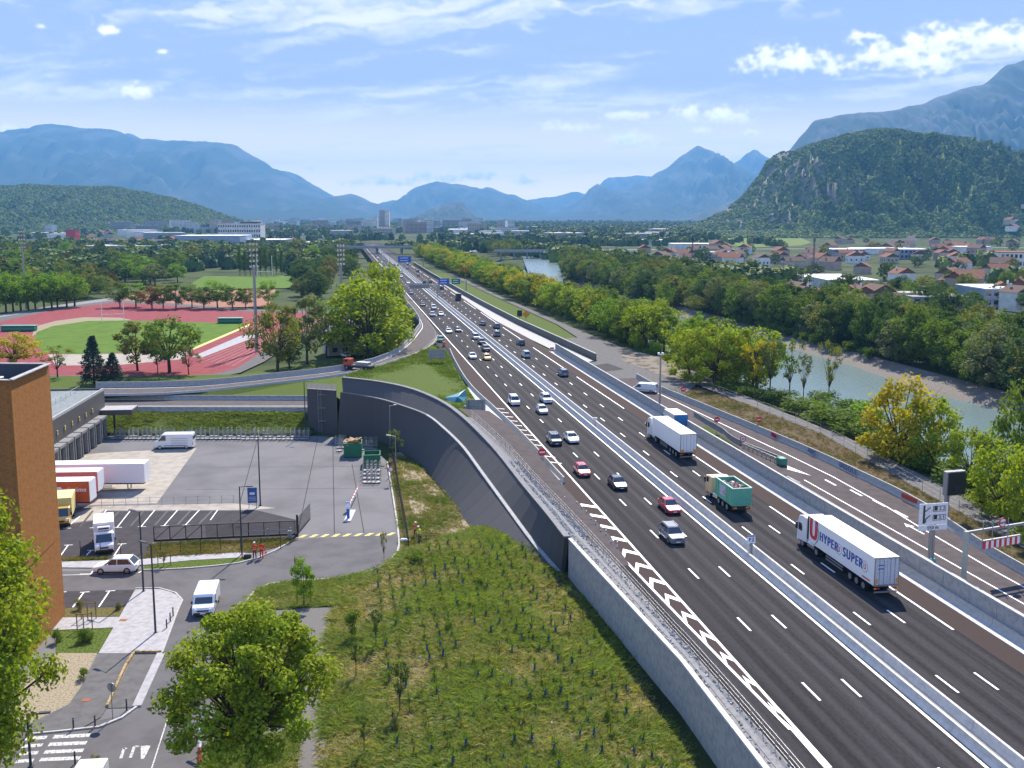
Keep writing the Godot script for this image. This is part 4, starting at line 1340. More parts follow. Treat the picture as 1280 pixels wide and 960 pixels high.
func line_mark(root: Node, called: String, x0: float, y0: float, x1: float, y1: float, w: float, h: float, m: Material) -> void:
	var a := P(x0, y0, h)
	var c := P(x1, y1, h)
	var d := (c - a).normalized()
	var r := Vector3(-d.z, 0, d.x) * w * 0.5
	var b := MB.new()
	b.poly([a - r, a + r, c + r, c - r])
	pm(root, called, b, m)

func make_yard() -> void:
	var y := YL
	var yard := sheet("yard", ps([[60, 545], [395, 545], [425, 547], [462, 556], [482, 575], [487, 605], [497, 668], [496, 690], [475, 708], [430, 721], [350, 727], [322, 735], [305, 752], [300, 775], [292, 850], [270, 975], [-200, 975], [-200, 545]], y + 0.0), M.yard_asphalt)
	for e in [[372, 668, 397, 548], [418, 667, 416, 552], [300, 628, 322, 549], [455, 666, 440, 580], [250, 584, 480, 583], [232, 612, 486, 610], [380, 702, 492, 697]]:      # sealed joints in the asphalt
		line_mark(yard, "sealed_joint", e[0], e[1], e[2], e[3], 0.12, y + 0.004, M.parking_asphalt)
	sheet("street", ps([[-200, 735], [62, 714], [150, 713], [250, 708], [330, 694], [372, 674], [492, 668], [497, 668], [496, 690], [475, 708], [430, 721], [350, 727], [322, 735], [305, 752], [296, 775], [272, 850], [244, 975], [-200, 975], [-200, 900], [80, 910], [170, 890], [228, 745], [205, 736], [-200, 760]], y + 0.006), M.local_asphalt)
	sheet("loading_apron", ps([[40, 575], [126, 566], [246, 560], [196, 629], [117, 631], [110, 632], [40, 650]], y + 0.008), M.apron)
	sheet("apron_strip", ps([[40, 655], [90, 644], [118, 633], [292, 629], [345, 635], [320, 637], [268, 637.5], [130, 638], [115, 650], [40, 660]], y + 0.012), M.apron)
	var park := sheet("parking", ps([[40, 662], [116, 651], [131, 639], [270, 638.5], [322, 638], [372, 650], [372, 672], [235, 676], [190, 678], [186, 690], [180, 698], [40, 706]], y + 0.012), M.parking_asphalt)
	for k in 8:       # bays: white lines with a narrow tarred joint between
		var x: float = [97.0, 130.0, 160.5, 190.5, 219.0, 246.0, 268.0, 62.0][k]
		var yb: float = [660.0, 659.5, 659.0, 658.0, 657.0, 656.0, 650.0, 661.0][k]
		var xt: float = x + (34.0 if k != 6 else 5.0) * 0.5
		line_mark(park, "bay_line", x - 14 if k != 6 else 263.0, yb, x + 3 if k != 6 else 272.0, 637.5 if k > 0 else 645.0, 0.14, y + 0.02, M.paint)
		if k < 6:
			line_mark(park, "bay_tee", x - 18, yb + 0.3, x - 8, yb + 0.1, 0.12, y + 0.02, M.paint)
			line_mark(park, "bay_joint", x + 3, yb - 1.5, x + 19, 638.5, 0.3, y + 0.018, M.black)
	for e in [[74, 697, 85, 681.5], [108, 694, 114, 688], [141, 697, 152, 680]]:
		line_mark(park, "bay_line", e[0], e[1], e[2], e[3], 0.14, y + 0.02, M.paint)
		line_mark(park, "bay_tee", e[2] - 5, e[3], e[2] + 6, e[3] - 0.5, 0.14, y + 0.02, M.paint)
	# lower parking row
	var low := sheet("parking_lower", ps([[40, 740], [168, 737], [157, 759], [40, 760]], y + 0.014), M.parking_asphalt)
	for e in [[91, 759, 105, 740], [123.5, 758.5, 137, 738.5], [60, 759, 76, 740]]:
		line_mark(low, "bay_line", e[0], e[1], e[2], e[3], 0.16, y + 0.022, M.paint)
		line_mark(low, "bay_tee", e[2] - 5, e[3] + 0.4, e[2] + 7, e[3] - 0.4, 0.14, y + 0.022, M.paint)
	for e in [[100, 717.5, 170, 716, 0.12], [113, 718, 118, 711, 0.14], [72, 719, 112, 718, 0.1], [173, 716, 178, 713, 0.14]]:
		line_mark(yard, "bay_line", e[0], e[1], e[2], e[3], e[4], y + 0.03, M.paint)
	# pavements
	sheet("footpath", ps([[60, 709], [60, 702.5], [175, 699], [240, 693], [300, 690.5], [316, 692], [305, 696.5], [240, 700], [180, 706], [150, 709.5], [110, 709.5]], y + 0.09), M.paving)
	sheet("verge_upper", ps([[60, 702.2], [60, 697], [180, 697.5], [187, 690], [189, 680], [235, 676.3], [372, 673], [360, 680], [322, 690], [300, 690], [240, 692.5], [175, 698.5]], y + 0.05), M.dry_grass)
	sheet("verge_lower", ps([[178, 711], [182, 706.5], [240, 700.5], [305, 697], [312, 698], [300, 702.5], [262, 707], [210, 711.5]], y + 0.11), M.grass)
	kerb([[176, 713], [215, 712], [262, 708.5], [302, 703.5], [330, 695], [352, 684], [372, 672.5]])
	sheet("pavement_island", ps([[169.4, 736.6], [200, 736.3], [214, 740], [224, 745], [227.5, 751], [222, 763], [202, 816.5], [168, 816.5], [123, 816.5], [143.7, 781], [156, 759]], y + 0.10), M.paving)
	kerb([[169.4, 736.4], [200, 736], [214, 739.6], [225, 745], [228, 751], [222.5, 763], [202.5, 816.5]])
	sheet("side_path", ps([[40, 772], [150, 771], [144, 784], [80, 787], [40, 788]], y + 0.06), M.paving)
	sheet("verge_island", ps([[60, 760], [156, 759.5], [150, 770.5], [60, 771.5]], y + 0.05), M.dry_grass)
	sheet("verge_garden", ps([[70, 788.5], [143, 784.5], [132, 802], [124, 816], [70, 816]], y + 0.05), M.grass)
	sheet("sand_patch", ps([[70, 816.5], [123, 813], [100, 860], [86, 880], [40, 905], [20, 905], [20, 860]], y + 0.04), M.sand)
	sheet("grey_path", ps([[123, 816.8], [168, 816.8], [160, 827], [134, 884], [126, 896], [104, 909], [40, 915], [20, 912], [60, 893], [88, 879], [101, 860]], y + 0.08), M.path_asphalt)
	var plb := MB.new()
	plb.poly(ps([[168, 817.2], [201, 816.8], [170.5, 884], [135, 885]], y + 0.05))
	setting("planter_bed", plb, M.path_asphalt)
	kerb([[168, 817], [160, 828], [134, 884.5]], "planter_kerb", 0.28, 0.22, mat(0.36, 0.27, 0.14, 0.9, T.coarse, 0.4))
	kerb([[168, 817], [201.5, 816.6]], "planter_kerb", 0.28, 0.22, mat(0.36, 0.27, 0.14, 0.9, T.coarse, 0.4))
	kerb([[201.5, 817.5], [171, 884]], "planter_edge", 0.16, 0.75, M.paving)
	kerb([[170.5, 884.5], [160, 893], [142, 903], [125, 909]], "kerb", 0.14, 0.25)
	kerb([[125, 909], [100, 912], [40, 918]], "kerb", 0.12, 0.22)
	var cross := MB.new()
	sheet("crossing_surface", ps([[20, 921], [116, 917], [98, 952], [20, 957]], y + 0.010), M.local_asphalt)
	for k in 4:
		var yy := 919.0 + k * 9.5
		marks(yard, "crossing_bar", [[[65.0 - k * 5.5, yy + 4.2], [111.0 - k * 4.0, yy + 2.0], [113.5 - k * 4.0, yy - 2.3], [68.0 - k * 5.5, yy - 0.2]], [[30.0 - k * 4, yy + 6.5], [57.0 - k * 5.5, yy + 4.8], [60.0 - k * 5.5, yy + 0.6], [34.0 - k * 4, yy + 2.2]]], y + 0.02, M.worn_paint)
	marks(yard, "road_triangle", [[[176, 949], [180, 948.5], [188.5, 931.5], [176, 932.5]]], y + 0.02, M.worn_paint)
	for e in [[151, 948, 155, 935], [155, 935, 158, 936], [163, 947, 168, 933], [168, 933, 174, 933]]:
		line_mark(yard, "worn_mark", e[0], e[1], e[2], e[3], 0.22, y + 0.02, M.worn_paint)
	line_mark(yard, "lane_line", 209, 900, 189, 962, 0.1, y + 0.02, M.worn_paint)
	# footpath and verge by the near tree
	sheet("block_path", ps([[345, 763], [384, 760], [416, 759], [415, 780], [404, 985], [370, 985], [383, 815], [385, 785], [345, 784]], y + 0.08), M.block_paving)
	sheet("block_path_cross", ps([[262, 921], [330, 905], [376, 900], [375, 912], [330, 918], [265, 930]], y + 0.07), M.block_paving)
	sheet("near_verge", ps([[312, 750], [322, 737], [350, 729], [432, 722], [470, 712], [424, 742], [416, 758], [384, 759.5], [345, 762.5], [345, 785], [384, 786], [382, 815], [370, 985], [258, 985], [258, 930], [272, 880], [290, 830], [300, 790]], y + 0.05), M.grass)
	kerb([[495, 692], [476, 709], [430, 722], [352, 728], [324, 736], [308, 752], [297, 776]], "kerb", 0.13, 0.25)
	kerb([[484, 578], [489, 606], [498, 668], [497, 690]], "kerb", 0.13, 0.25)
	# yellow hatch across the entrance, island with the lifting arm
	for k in 9:
		var x := 372.0 + k * 13.8
		marks(yard, "yellow_bar", [[[x, 672.0 - k * 0.35], [x + 6.0, 671.8 - k * 0.35], [x + 13.0, 668.4 - k * 0.35], [x + 7.0, 668.5 - k * 0.35]]], y + 0.02, M.yellow_paint)
	sheet("sandy_strip", ps([[487, 568], [500, 565], [525, 583], [549, 610], [573, 640], [592, 664], [570, 674], [535, 690], [508, 700], [499, 690], [500, 668], [491, 606]], y + 0.03), M.sand)
	sheet("sandy_verge", ps([[485, 566], [497, 572], [506, 600], [517, 650], [520, 690], [508, 699], [500, 690], [500, 668], [491, 606]], y + 0.05), M.dry_grass)
	warehouse()
	tower_block()
	yard_things()

func warehouse() -> void:
	# front face runs from the left edge of the view to its far corner
	var h := 8.2
	var a := P(40, 541, YL + h)
	var c := P(130, 488, YL + h)
	a.y = YL
	c.y = YL
	var along := (c - a).normalized()
	var into := Vector3(along.z, 0, -along.x)     # away from the yard, to the left
	if into.x > 0:
		into = -into
	var turn := atan2(-along.x, -along.z)        # local -Z runs along the front
	var L := a.distance_to(c)
	var o := thing("warehouse", "long dark grey warehouse with loading docks and a pale flat roof", "warehouse", a, turn)
	M.cladding = mat(0.075, 0.068, 0.066, 0.6, T.stain, 0.3)
	var side := -1.0                               # local x of the building's depth
	var b := MB.new()
	b.bx(Vector3(side * 22.0, h * 0.5, -L * 0.5), Vector3(44.0, h, L))
	pm(o, "wall", b, M.cladding)
	var r := MB.new()
	r.bx(Vector3(side * 22.0, h + 0.06, -L * 0.5), Vector3(43.6, 0.12, L - 0.4))
	pm(o, "roof", r, mat(0.20, 0.225, 0.225, 0.8, T.stain, 0.08))
	for k in 2:
		var q := MB.new()
		q.bx(Vector3(side * 0.15, h + 0.22, -L * 0.5) if k == 0 else Vector3(side * 22.0, h + 0.22, -L + 0.15), Vector3(0.3, 0.44, L) if k == 0 else Vector3(43.4, 0.44, 0.3))
		pm(o, "parapet", q, M.panel if k == 0 else M.cladding)
	for k in 3:
		part(o, "roof_light", chamfer(3.0, 0.5, 1.6, 0.06), M.white, Vector3(side * 14.0, h + 0.3, -L + 8.0 + k * 14.0))
	var rail := MB.new()
	for k in 14:
		rail.tube(Vector3(side * 4.0, h, -L + 1.0 + k * 2.6), Vector3(side * 4.0, h + 1.1, -L + 1.0 + k * 2.6), 0.03, 0.03, 4)
	rail.tube(Vector3(side * 4.0, h + 1.1, -L + 1.0), Vector3(side * 4.0, h + 1.1, -L + 35.0), 0.03, 0.03, 4)
	pm(o, "roof_rail", rail, M.galv)
	# docks, counted from the far corner
	for k in 9:
		var z := -L + 6.0 + k * 3.7
		if z > -2.0:
			break
		var d := part(o, "dock_shelter", dock_mesh(), M.grey_concrete, Vector3(0.75, 0, z))
		part(d, "dock_door", box_mesh(0.1, 3.0, 2.3), M.black, Vector3(0.1, 1.9, 0))
		part(d, "dock_pillar", box_mesh(1.3, 4.3, 0.22), M.black, Vector3(0.02, 2.15, -1.62))
		part(o, "yellow_lamp", chamfer(0.16, 0.8, 0.34, 0.04), M.yellow_paint, Vector3(0.09, 5.9, z + 1.8))
	var cn := part(o, "canopy", chamfer(6.0, 0.9, 4.6, 0.05), M.cladding, Vector3(2.7, 4.6, -L + 1.2))
	part(cn, "canopy_top", box_mesh(5.8, 0.05, 4.4), M.panel, Vector3(0, 0.48, 0))
	part(o, "canopy_post", box_mesh(0.3, 4.2, 0.3), M.black, Vector3(1.6, 2.1, -L + 0.2))

func dock_mesh() -> Mesh:
	if T.has("dock"):
		return T.dock
	var b := MB.new()
	b.bx(Vector3(0, 4.1, 0), Vector3(1.5, 0.5, 3.2), 0.04)
	b.bx(Vector3(0, 2.0, 1.45), Vector3(1.5, 4.0, 0.3))
	b.bx(Vector3(0, 2.0, -1.35), Vector3(1.4, 3.8, 0.26))
	T.dock = b.mesh()
	return T.dock

func tower_block() -> void:
	# brown building cut by the left edge: corner near us at (11,476), far corner at (60,455)
	var top := 21.9
	var n := P(13, 475.5, top)
	var f := P(61, 455, top)
	var o := thing("brown_building", "tall brown tile clad building with a flat parapet roof", "building", Vector3(n.x, YL, n.z))
	var h := top - YL
	var ed := Vector3(f.x - n.x, 0, f.z - n.z)
	var left := Vector3(-30.0, 0, -1.0)
	# tile courses: flat slips a few centimetres high, as relief and tone
	var im := Image.create(256, 256, false, Image.FORMAT_RGB8)
	var hm := Image.create(256, 256, false, Image.FORMAT_L8)
	var rg := RandomNumberGenerator.new()
	rg.seed = 9
	for cy in 16:
		for cx in 8:
			var v := rg.randf_range(0.78, 1.14)
			for yy in 16:
				for xx in 32:
					var j := yy < 2 or xx < 2
					var q := v * rg.randf_range(0.93, 1.07) * (0.55 if j else 1.0)
					var px := (cx * 32 + xx + (16 if cy % 2 else 0)) % 256
					im.set_pixel(px, cy * 16 + yy, Color(0.34 * q, 0.152 * q, 0.050 * q).linear_to_srgb())
					hm.set_pixel(px, cy * 16 + yy, Color(0.2, 0.2, 0.2) if j else Color(0.8, 0.8, 0.8))
	M.tiles = mat(1, 1, 1, 0.85, tex(im), 0.42)
	M.tiles.uv1_world_triplanar = false
	M.tiles.uv1_triplanar = false
	M.tiles.uv1_scale = Vector3(0.55, 0.75, 1)
	bump(M.tiles, hm, 1.5)
	var b := MB.new()
	var c := [Vector3.ZERO, ed, ed + left, left]
	for k in 4:
		var p: Vector3 = c[k]
		var q: Vector3 = c[(k + 1) % 4]
		var w := p.distance_to(q)
		b.quad_uv(p, q, q + Vector3.UP * h, p + Vector3.UP * h, Vector2(0, h), Vector2(w, h), Vector2(w, 0), Vector2(0, 0))
	pm(o, "wall", b, M.tiles)
	var r := MB.new()
	r.quad(c[0] + Vector3.UP * (h - 1.3), c[1] + Vector3.UP * (h - 1.3), c[2] + Vector3.UP * (h - 1.3), c[3] + Vector3.UP * (h - 1.3))
	pm(o, "roof", r, mat(0.03, 0.035, 0.045, 0.6))
	var ins := 0.45
	for k in 4:
		var p: Vector3 = c[k]
		var q: Vector3 = c[(k + 1) % 4]
		var cap := MB.new()
		cap.beam(p + Vector3.UP * (h + 0.04), q + Vector3.UP * (h + 0.04), 0.5, 0.08)
		pm(o, "parapet_cap", cap, M.panel)
		var inw := MB.new()
		var mid := (c[0] + c[2]) * 0.5 as Vector3
		var pi: Vector3 = p + (mid - p).normalized() * ins
		var qi: Vector3 = q + (mid - q).normalized() * ins
		inw.quad(qi + Vector3.UP * (h - 1.3), pi + Vector3.UP * (h - 1.3), pi + Vector3.UP * h, qi + Vector3.UP * h)
		pm(o, "parapet_lining", inw, mat(0.05, 0.06, 0.08, 0.5))
	for k in 3:
		part(o, "roof_vent", chamfer(1.2, 0.8, 1.2, 0.08), M.galv, Vector3(-4.0 - k * 4.0, h - 0.9, -5.0))
	# windows in the shaded front
	for fl in 6:
		for k in 5:
			var w := part(o, "window", box_mesh(1.6, 1.7, 0.1), M.glass, Vector3(-4.0 - k * 5.5, 4.0 + fl * 3.5, 0.04 - (4.0 + k * 5.5) / 30.0))
			part(w, "window_frame", box_mesh(1.8, 0.12, 0.16), M.cladding, Vector3(0, -0.9, 0.02))

# ------------------------------------------------------------------ vehicles (front towards -z, on the ground at y = 0)
var paints := {}
var protos := {}

func paint(r: float, g: float, b: float) -> StandardMaterial3D:
	var key := "%.3f %.3f %.3f" % [r, g, b]
	if not paints.has(key):
		var m := mat(r, g, b, 0.32)
		m.clearcoat_enabled = true
		m.clearcoat = 0.8
		m.clearcoat_roughness = 0.08
		paints[key] = m
	return paints[key]

func wheel_mesh(r: float, w: float) -> Mesh:
	var k := "w%.2f%.2f" % [r, w]
	if not T.has(k):
		var b := MB.new()
		b.tube(Vector3(-w / 2, 0, 0), Vector3(w / 2, 0, 0), r, r, 18)
		T[k] = b.mesh()
	return T[k]

func rim_mesh(r: float, w: float) -> Mesh:
	var k := "r%.2f%.2f" % [r, w]
	if not T.has(k):
		var b := MB.new()
		b.tube(Vector3(-w / 2 - 0.012, 0, 0), Vector3(w / 2 + 0.012, 0, 0), r * 0.62, r * 0.62, 14)
		T[k] = b.mesh()
	return T[k]

func wheels(o: Node3D, zs: Array, half: float, r: float, w: float, rim: Material) -> void:
	for z in zs:
		for s in [-1.0, 1.0]:
			var t := part(o, "wheel", wheel_mesh(r, w), M.rubber, Vector3(s * half, r, z))
			part(t, "rim", rim_mesh(r, w), rim)

func profile_body(b: MB, prof: Array, half: float, inset: float) -> void:   # side outline [[z, y], ...] drawn across the width, edges eased
	var mid := Vector2.ZERO
	for q in prof:
		mid += Vector2(q[0], q[1])
	mid /= prof.size()
	var rings := []
	for e in [[-half, 0.955], [-half + inset, 1.0], [half - inset, 1.0], [half, 0.955]]:
		var ring := []
		for q in prof:
			var p := mid + (Vector2(q[0], q[1]) - mid) * Vector2(1.0 - (1.0 - e[1]) * 0.5, e[1])
			ring.append(Vector3(e[0], p.y, p.x))
		rings.append(ring)
	# caps are fans; outlines here are close to convex
	b.loft(rings)

const CARS := {
	# length, half width, belt, roof, bonnet front top, windscreen foot, roof front, roof rear, rear foot, tail top, wheel radius
	"hatch": [4.15, 0.89, 0.93, 1.48, 0.72, -0.95, -0.22, 1.35, 1.93, 0.92, 0.32],
	"sedan": [4.6, 0.91, 0.93, 1.45, 0.70, -0.95, -0.15, 1.05, 1.70, 0.98, 0.33],
	"estate": [4.55, 0.90, 0.93, 1.50, 0.72, -1.05, -0.30, 1.70, 2.14, 0.94, 0.33],
	"suv": [4.5, 0.93, 1.05, 1.68, 0.92, -1.10, -0.45, 1.65, 2.10, 1.05, 0.37],
	"mpv": [4.4, 0.91, 1.05, 1.82, 0.90, -1.35, -0.75, 1.75, 2.08, 1.05, 0.34],
}

func car(kind: String, p: Material) -> Node3D:
	var c: Array = CARS[kind]
	var L: float = c[0] / 2.0
	var w: float = c[1]
	var o := Node3D.new()
	o.name = "car"
	var b := MB.new()
	var ring := func(z: float, k: float, lo: float, top: float) -> Array:
		var x := w * k
		var sh := minf(top - 0.07, lo + 0.42)
		return [Vector3(-x * 0.9, lo, z), Vector3(x * 0.9, lo, z), Vector3(x, lo + 0.14, z), Vector3(x * 1.0, sh, z), Vector3(x * 0.97, top - 0.06, z), Vector3(x * 0.86, top, z), Vector3(-x * 0.86, top, z), Vector3(-x * 0.97, top - 0.06, z), Vector3(-x * 1.0, sh, z), Vector3(-x, lo + 0.14, z)]
	b.loft([ring.call(-L, 0.72, 0.30, c[4] - 0.12), ring.call(-L + 0.12, 0.88, 0.24, c[4] - 0.02), ring.call(-L + 0.5, 0.97, 0.22, c[4] + 0.05), ring.call(c[5] - 0.05, 1.0, 0.22, c[2] - 0.02), ring.call(0.2, 1.0, 0.22, c[2]), ring.call(c[8] - 0.1, 1.0, 0.22, c[2] + 0.02), ring.call(L - 0.3, 0.97, 0.24, c[9]), ring.call(L - 0.06, 0.90, 0.28, c[9] - 0.06), ring.call(L, 0.78, 0.34, c[9] - 0.2)])
	pm(o, "body", b, p)
	var g := MB.new()
	var bw := w * 0.90
	var rw := w * 0.70
	var y0: float = c[2] - 0.03
	var y1: float = c[3] - 0.05
	g.loft([[Vector3(-bw, y0, c[5]), Vector3(bw, y0, c[5]), Vector3(bw, y0, c[8]), Vector3(-bw, y0, c[8])], [Vector3(-rw, y1, c[6]), Vector3(rw, y1, c[6]), Vector3(rw, y1, c[7]), Vector3(-rw, y1, c[7])]])
	pm(o, "glazing", g, M.glass)
	var r := MB.new()
	r.loft([[Vector3(-rw - 0.03, y1 - 0.03, c[6] - 0.05), Vector3(rw + 0.03, y1 - 0.03, c[6] - 0.05), Vector3(rw + 0.03, y1 - 0.03, c[7] + 0.1), Vector3(-rw - 0.03, y1 - 0.03, c[7] + 0.1)], [Vector3(-rw + 0.08, y1 + 0.06, c[6] + 0.12), Vector3(rw - 0.08, y1 + 0.06, c[6] + 0.12), Vector3(rw - 0.08, y1 + 0.06, c[7] - 0.05), Vector3(-rw + 0.08, y1 + 0.06, c[7] - 0.05)]])
	pm(o, "roof", r, p)
	for s in [-1.0, 1.0]:
		var q := MB.new()
		q.beam(Vector3(s * bw, y0, c[5] + 0.02), Vector3(s * rw, y1, c[6]), 0.07, 0.08)
		q.beam(Vector3(s * bw, y0, c[8] - 0.05), Vector3(s * rw, y1, c[7]), 0.12, 0.14)
		q.beam(Vector3(s * (bw + 0.005), y0, 0.32), Vector3(s * (rw + 0.01), y1, 0.30), 0.06, 0.09)
		pm(o, "pillars", q, p)
		part(o, "headlight", chamfer(0.34, 0.15, 0.1, 0.03), M.lens, Vector3(s * w * 0.68, c[4] - 0.14, -L + 0.10), Vector3(0, s * -0.35, 0))
		part(o, "tail_light", chamfer(0.28, 0.18, 0.08, 0.03), M.red_light, Vector3(s * w * 0.70, c[9] - 0.2, L - 0.04), Vector3(0, s * 0.25, 0))
		part(o, "mirror", chamfer(0.2, 0.14, 0.12, 0.03), p, Vector3(s * (w + 0.08), c[2] + 0.05, c[5] + 0.45))
	part(o, "grille", chamfer(w * 0.9, 0.16, 0.06, 0.02), M.black, Vector3(0, c[4] - 0.2, -L + 0.03))
	part(o, "lower_grille", chamfer(w * 1.2, 0.14, 0.06, 0.02), M.black, Vector3(0, 0.36, -L + 0.05))
	part(o, "front_plate", box_mesh(0.5, 0.11, 0.02), M.white, Vector3(0, 0.44, -L - 0.005))
	part(o, "rear_plate", box_mesh(0.5, 0.11, 0.02), M.white, Vector3(0, 0.62, L + 0.005))
	part(o, "rear_bumper", chamfer(w * 1.5, 0.14, 0.08, 0.03), M.black, Vector3(0, 0.36, L - 0.01))
	if kind == "suv":
		for s in [-1.0, 1.0]:
			part(o, "roof_rail", box_mesh(0.05, 0.05, 1.9), M.chrome, Vector3(s * rw * 0.9, c[3] + 0.06, 0.6))
	wheels(o, [-L + 0.85, L - 0.82], w - 0.09, c[10], 0.2, M.chrome)
	return o

func van(p: Material, L := 5.2, h := 1.98, half := 0.96) -> Node3D:
	var o := Node3D.new()
	o.name = "van"
	var z0 := -L / 2
	var z1 := L / 2
	var b := MB.new()
	profile_body(b, [[z0, 0.35], [z1, 0.35], [z1, h * 0.55], [z1 - 0.08, h - 0.08], [z1 - 0.25, h], [z0 + 1.55, h], [z0 + 1.25, h - 0.08], [z0 + 0.62, h * 0.60], [z0 + 0.12, h * 0.50], [z0, h * 0.40]], half, 0.10)
	pm(o, "body", b, p)
	var ws := MB.new()
	var a := Vector2(z0 + 1.24, h - 0.13)
	var c := Vector2(z0 + 0.64, h * 0.61)
	ws.quad(Vector3(-half * 0.84, c.y, c.x - 0.015), Vector3(half * 0.84, c.y, c.x - 0.015), Vector3(half * 0.78, a.y, a.x - 0.03), Vector3(-half * 0.78, a.y, a.x - 0.03))
	pm(o, "windscreen", ws, M.glass)
	for s in [-1.0, 1.0]:
		var sw := MB.new()
		sw.quad(Vector3(s * (half + 0.006), h * 0.58, z0 + 0.85), Vector3(s * (half + 0.006), h * 0.58, z0 + 1.95), Vector3(s * (half + 0.006), h - 0.25, z0 + 1.95), Vector3(s * (half + 0.006), h - 0.25, z0 + 1.35))
		pm(o, "door_window", sw, M.glass)
		part(o, "headlight", chamfer(0.32, 0.2, 0.14, 0.04), M.lens, Vector3(s * half * 0.72, h * 0.42, z0 + 0.06), Vector3(0, s * -0.3, 0))
		part(o, "tail_light", chamfer(0.12, 0.5, 0.06, 0.02), M.red_light, Vector3(s * half * 0.9, 0.95, z1))
		part(o, "mirror", chamfer(0.16, 0.26, 0.14, 0.03), M.black, Vector3(s * (half + 0.14), h * 0.62, z0 + 0.95))
		part(o, "side_moulding", box_mesh(0.03, 0.1, L * 0.55), M.black, Vector3(s * half, 0.62, 0.2))
	part(o, "grille", chamfer(half * 1.1, 0.16, 0.05, 0.02), M.black, Vector3(0, h * 0.36, z0))
	part(o, "bumper", chamfer(half * 1.8, 0.24, 0.12, 0.04), M.black, Vector3(0, 0.44, z0 - 0.01))
	part(o, "front_plate", box_mesh(0.5, 0.11, 0.02), M.white, Vector3(0, 0.5, z0 - 0.08))
	for s in [-1.0, 1.0]:
		part(o, "rear_window", box_mesh(half * 0.62, 0.5, 0.02), M.glass, Vector3(s * half * 0.42, h * 0.72, z1 - 0.01), Vector3(-0.06, 0, 0))
	wheels(o, [z0 + 0.95, z1 - 1.05], half - 0.11, 0.34, 0.22, M.chrome)
	return o

func box_truck(cab: Material, body: Material, fridge: bool) -> Node3D:
	var o := Node3D.new()
	o.name = "box_van"
	var b := MB.new()
	profile_body(b, [[-3.0, 0.4], [-1.0, 0.4], [-1.0, 2.25], [-1.75, 2.25], [-2.0, 2.15], [-2.5, 1.25], [-2.95, 1.02], [-3.02, 0.8]], 0.98, 0.10)
	pm(o, "cab", b, cab)
	var ws := MB.new()
	ws.quad(Vector3(-0.86, 1.27, -2.515), Vector3(0.86, 1.27, -2.515), Vector3(0.78, 2.08, -2.06), Vector3(-0.78, 2.08, -2.06))
	pm(o, "windscreen", ws, M.glass)
	for s in [-1.0, 1.0]:
		var sw := MB.new()
		sw.quad(Vector3(s * 0.987, 1.22, -2.3), Vector3(s * 0.987, 1.22, -1.25), Vector3(s * 0.987, 1.98, -1.25), Vector3(s * 0.987, 1.98, -1.9))
		pm(o, "door_window", sw, M.glass)
		part(o, "headlight", chamfer(0.3, 0.3, 0.16, 0.04), M.lens, Vector3(s * 0.72, 0.95, -2.96), Vector3(0.2, s * -0.3, 0))
		part(o, "mirror", chamfer(0.16, 0.36, 0.16, 0.03), M.black, Vector3(s * 1.16, 1.45, -2.15))
		part(o, "tail_light", box_mesh(0.3, 0.14, 0.05), M.red_light, Vector3(s * 0.8, 0.62, 3.02))
	part(o, "bumper", chamfer(1.8, 0.26, 0.14, 0.04), M.black, Vector3(0, 0.46, -3.03))
	part(o, "grille", chamfer(0.9, 0.2, 0.06, 0.02), M.black, Vector3(0, 0.78, -3.02))
	part(o, "box_body", chamfer(2.16, 2.3, 4.0, 0.05), body, Vector3(0, 1.95, 1.0))
	part(o, "chassis", box_mesh(1.2, 0.25, 4.2), M.black, Vector3(0, 0.62, 0.9))
	if fridge:
		var f := part(o, "cooling_unit", chamfer(1.4, 0.42, 0.55, 0.08), body, Vector3(0, 2.55, -1.3))
		part(f, "cooling_grille", box_mesh(1.1, 0.18, 0.04), M.black, Vector3(0, 0.02, -0.27))
	wheels(o, [-2.15, 1.75], 0.88, 0.35, 0.22, M.chrome)
	return o

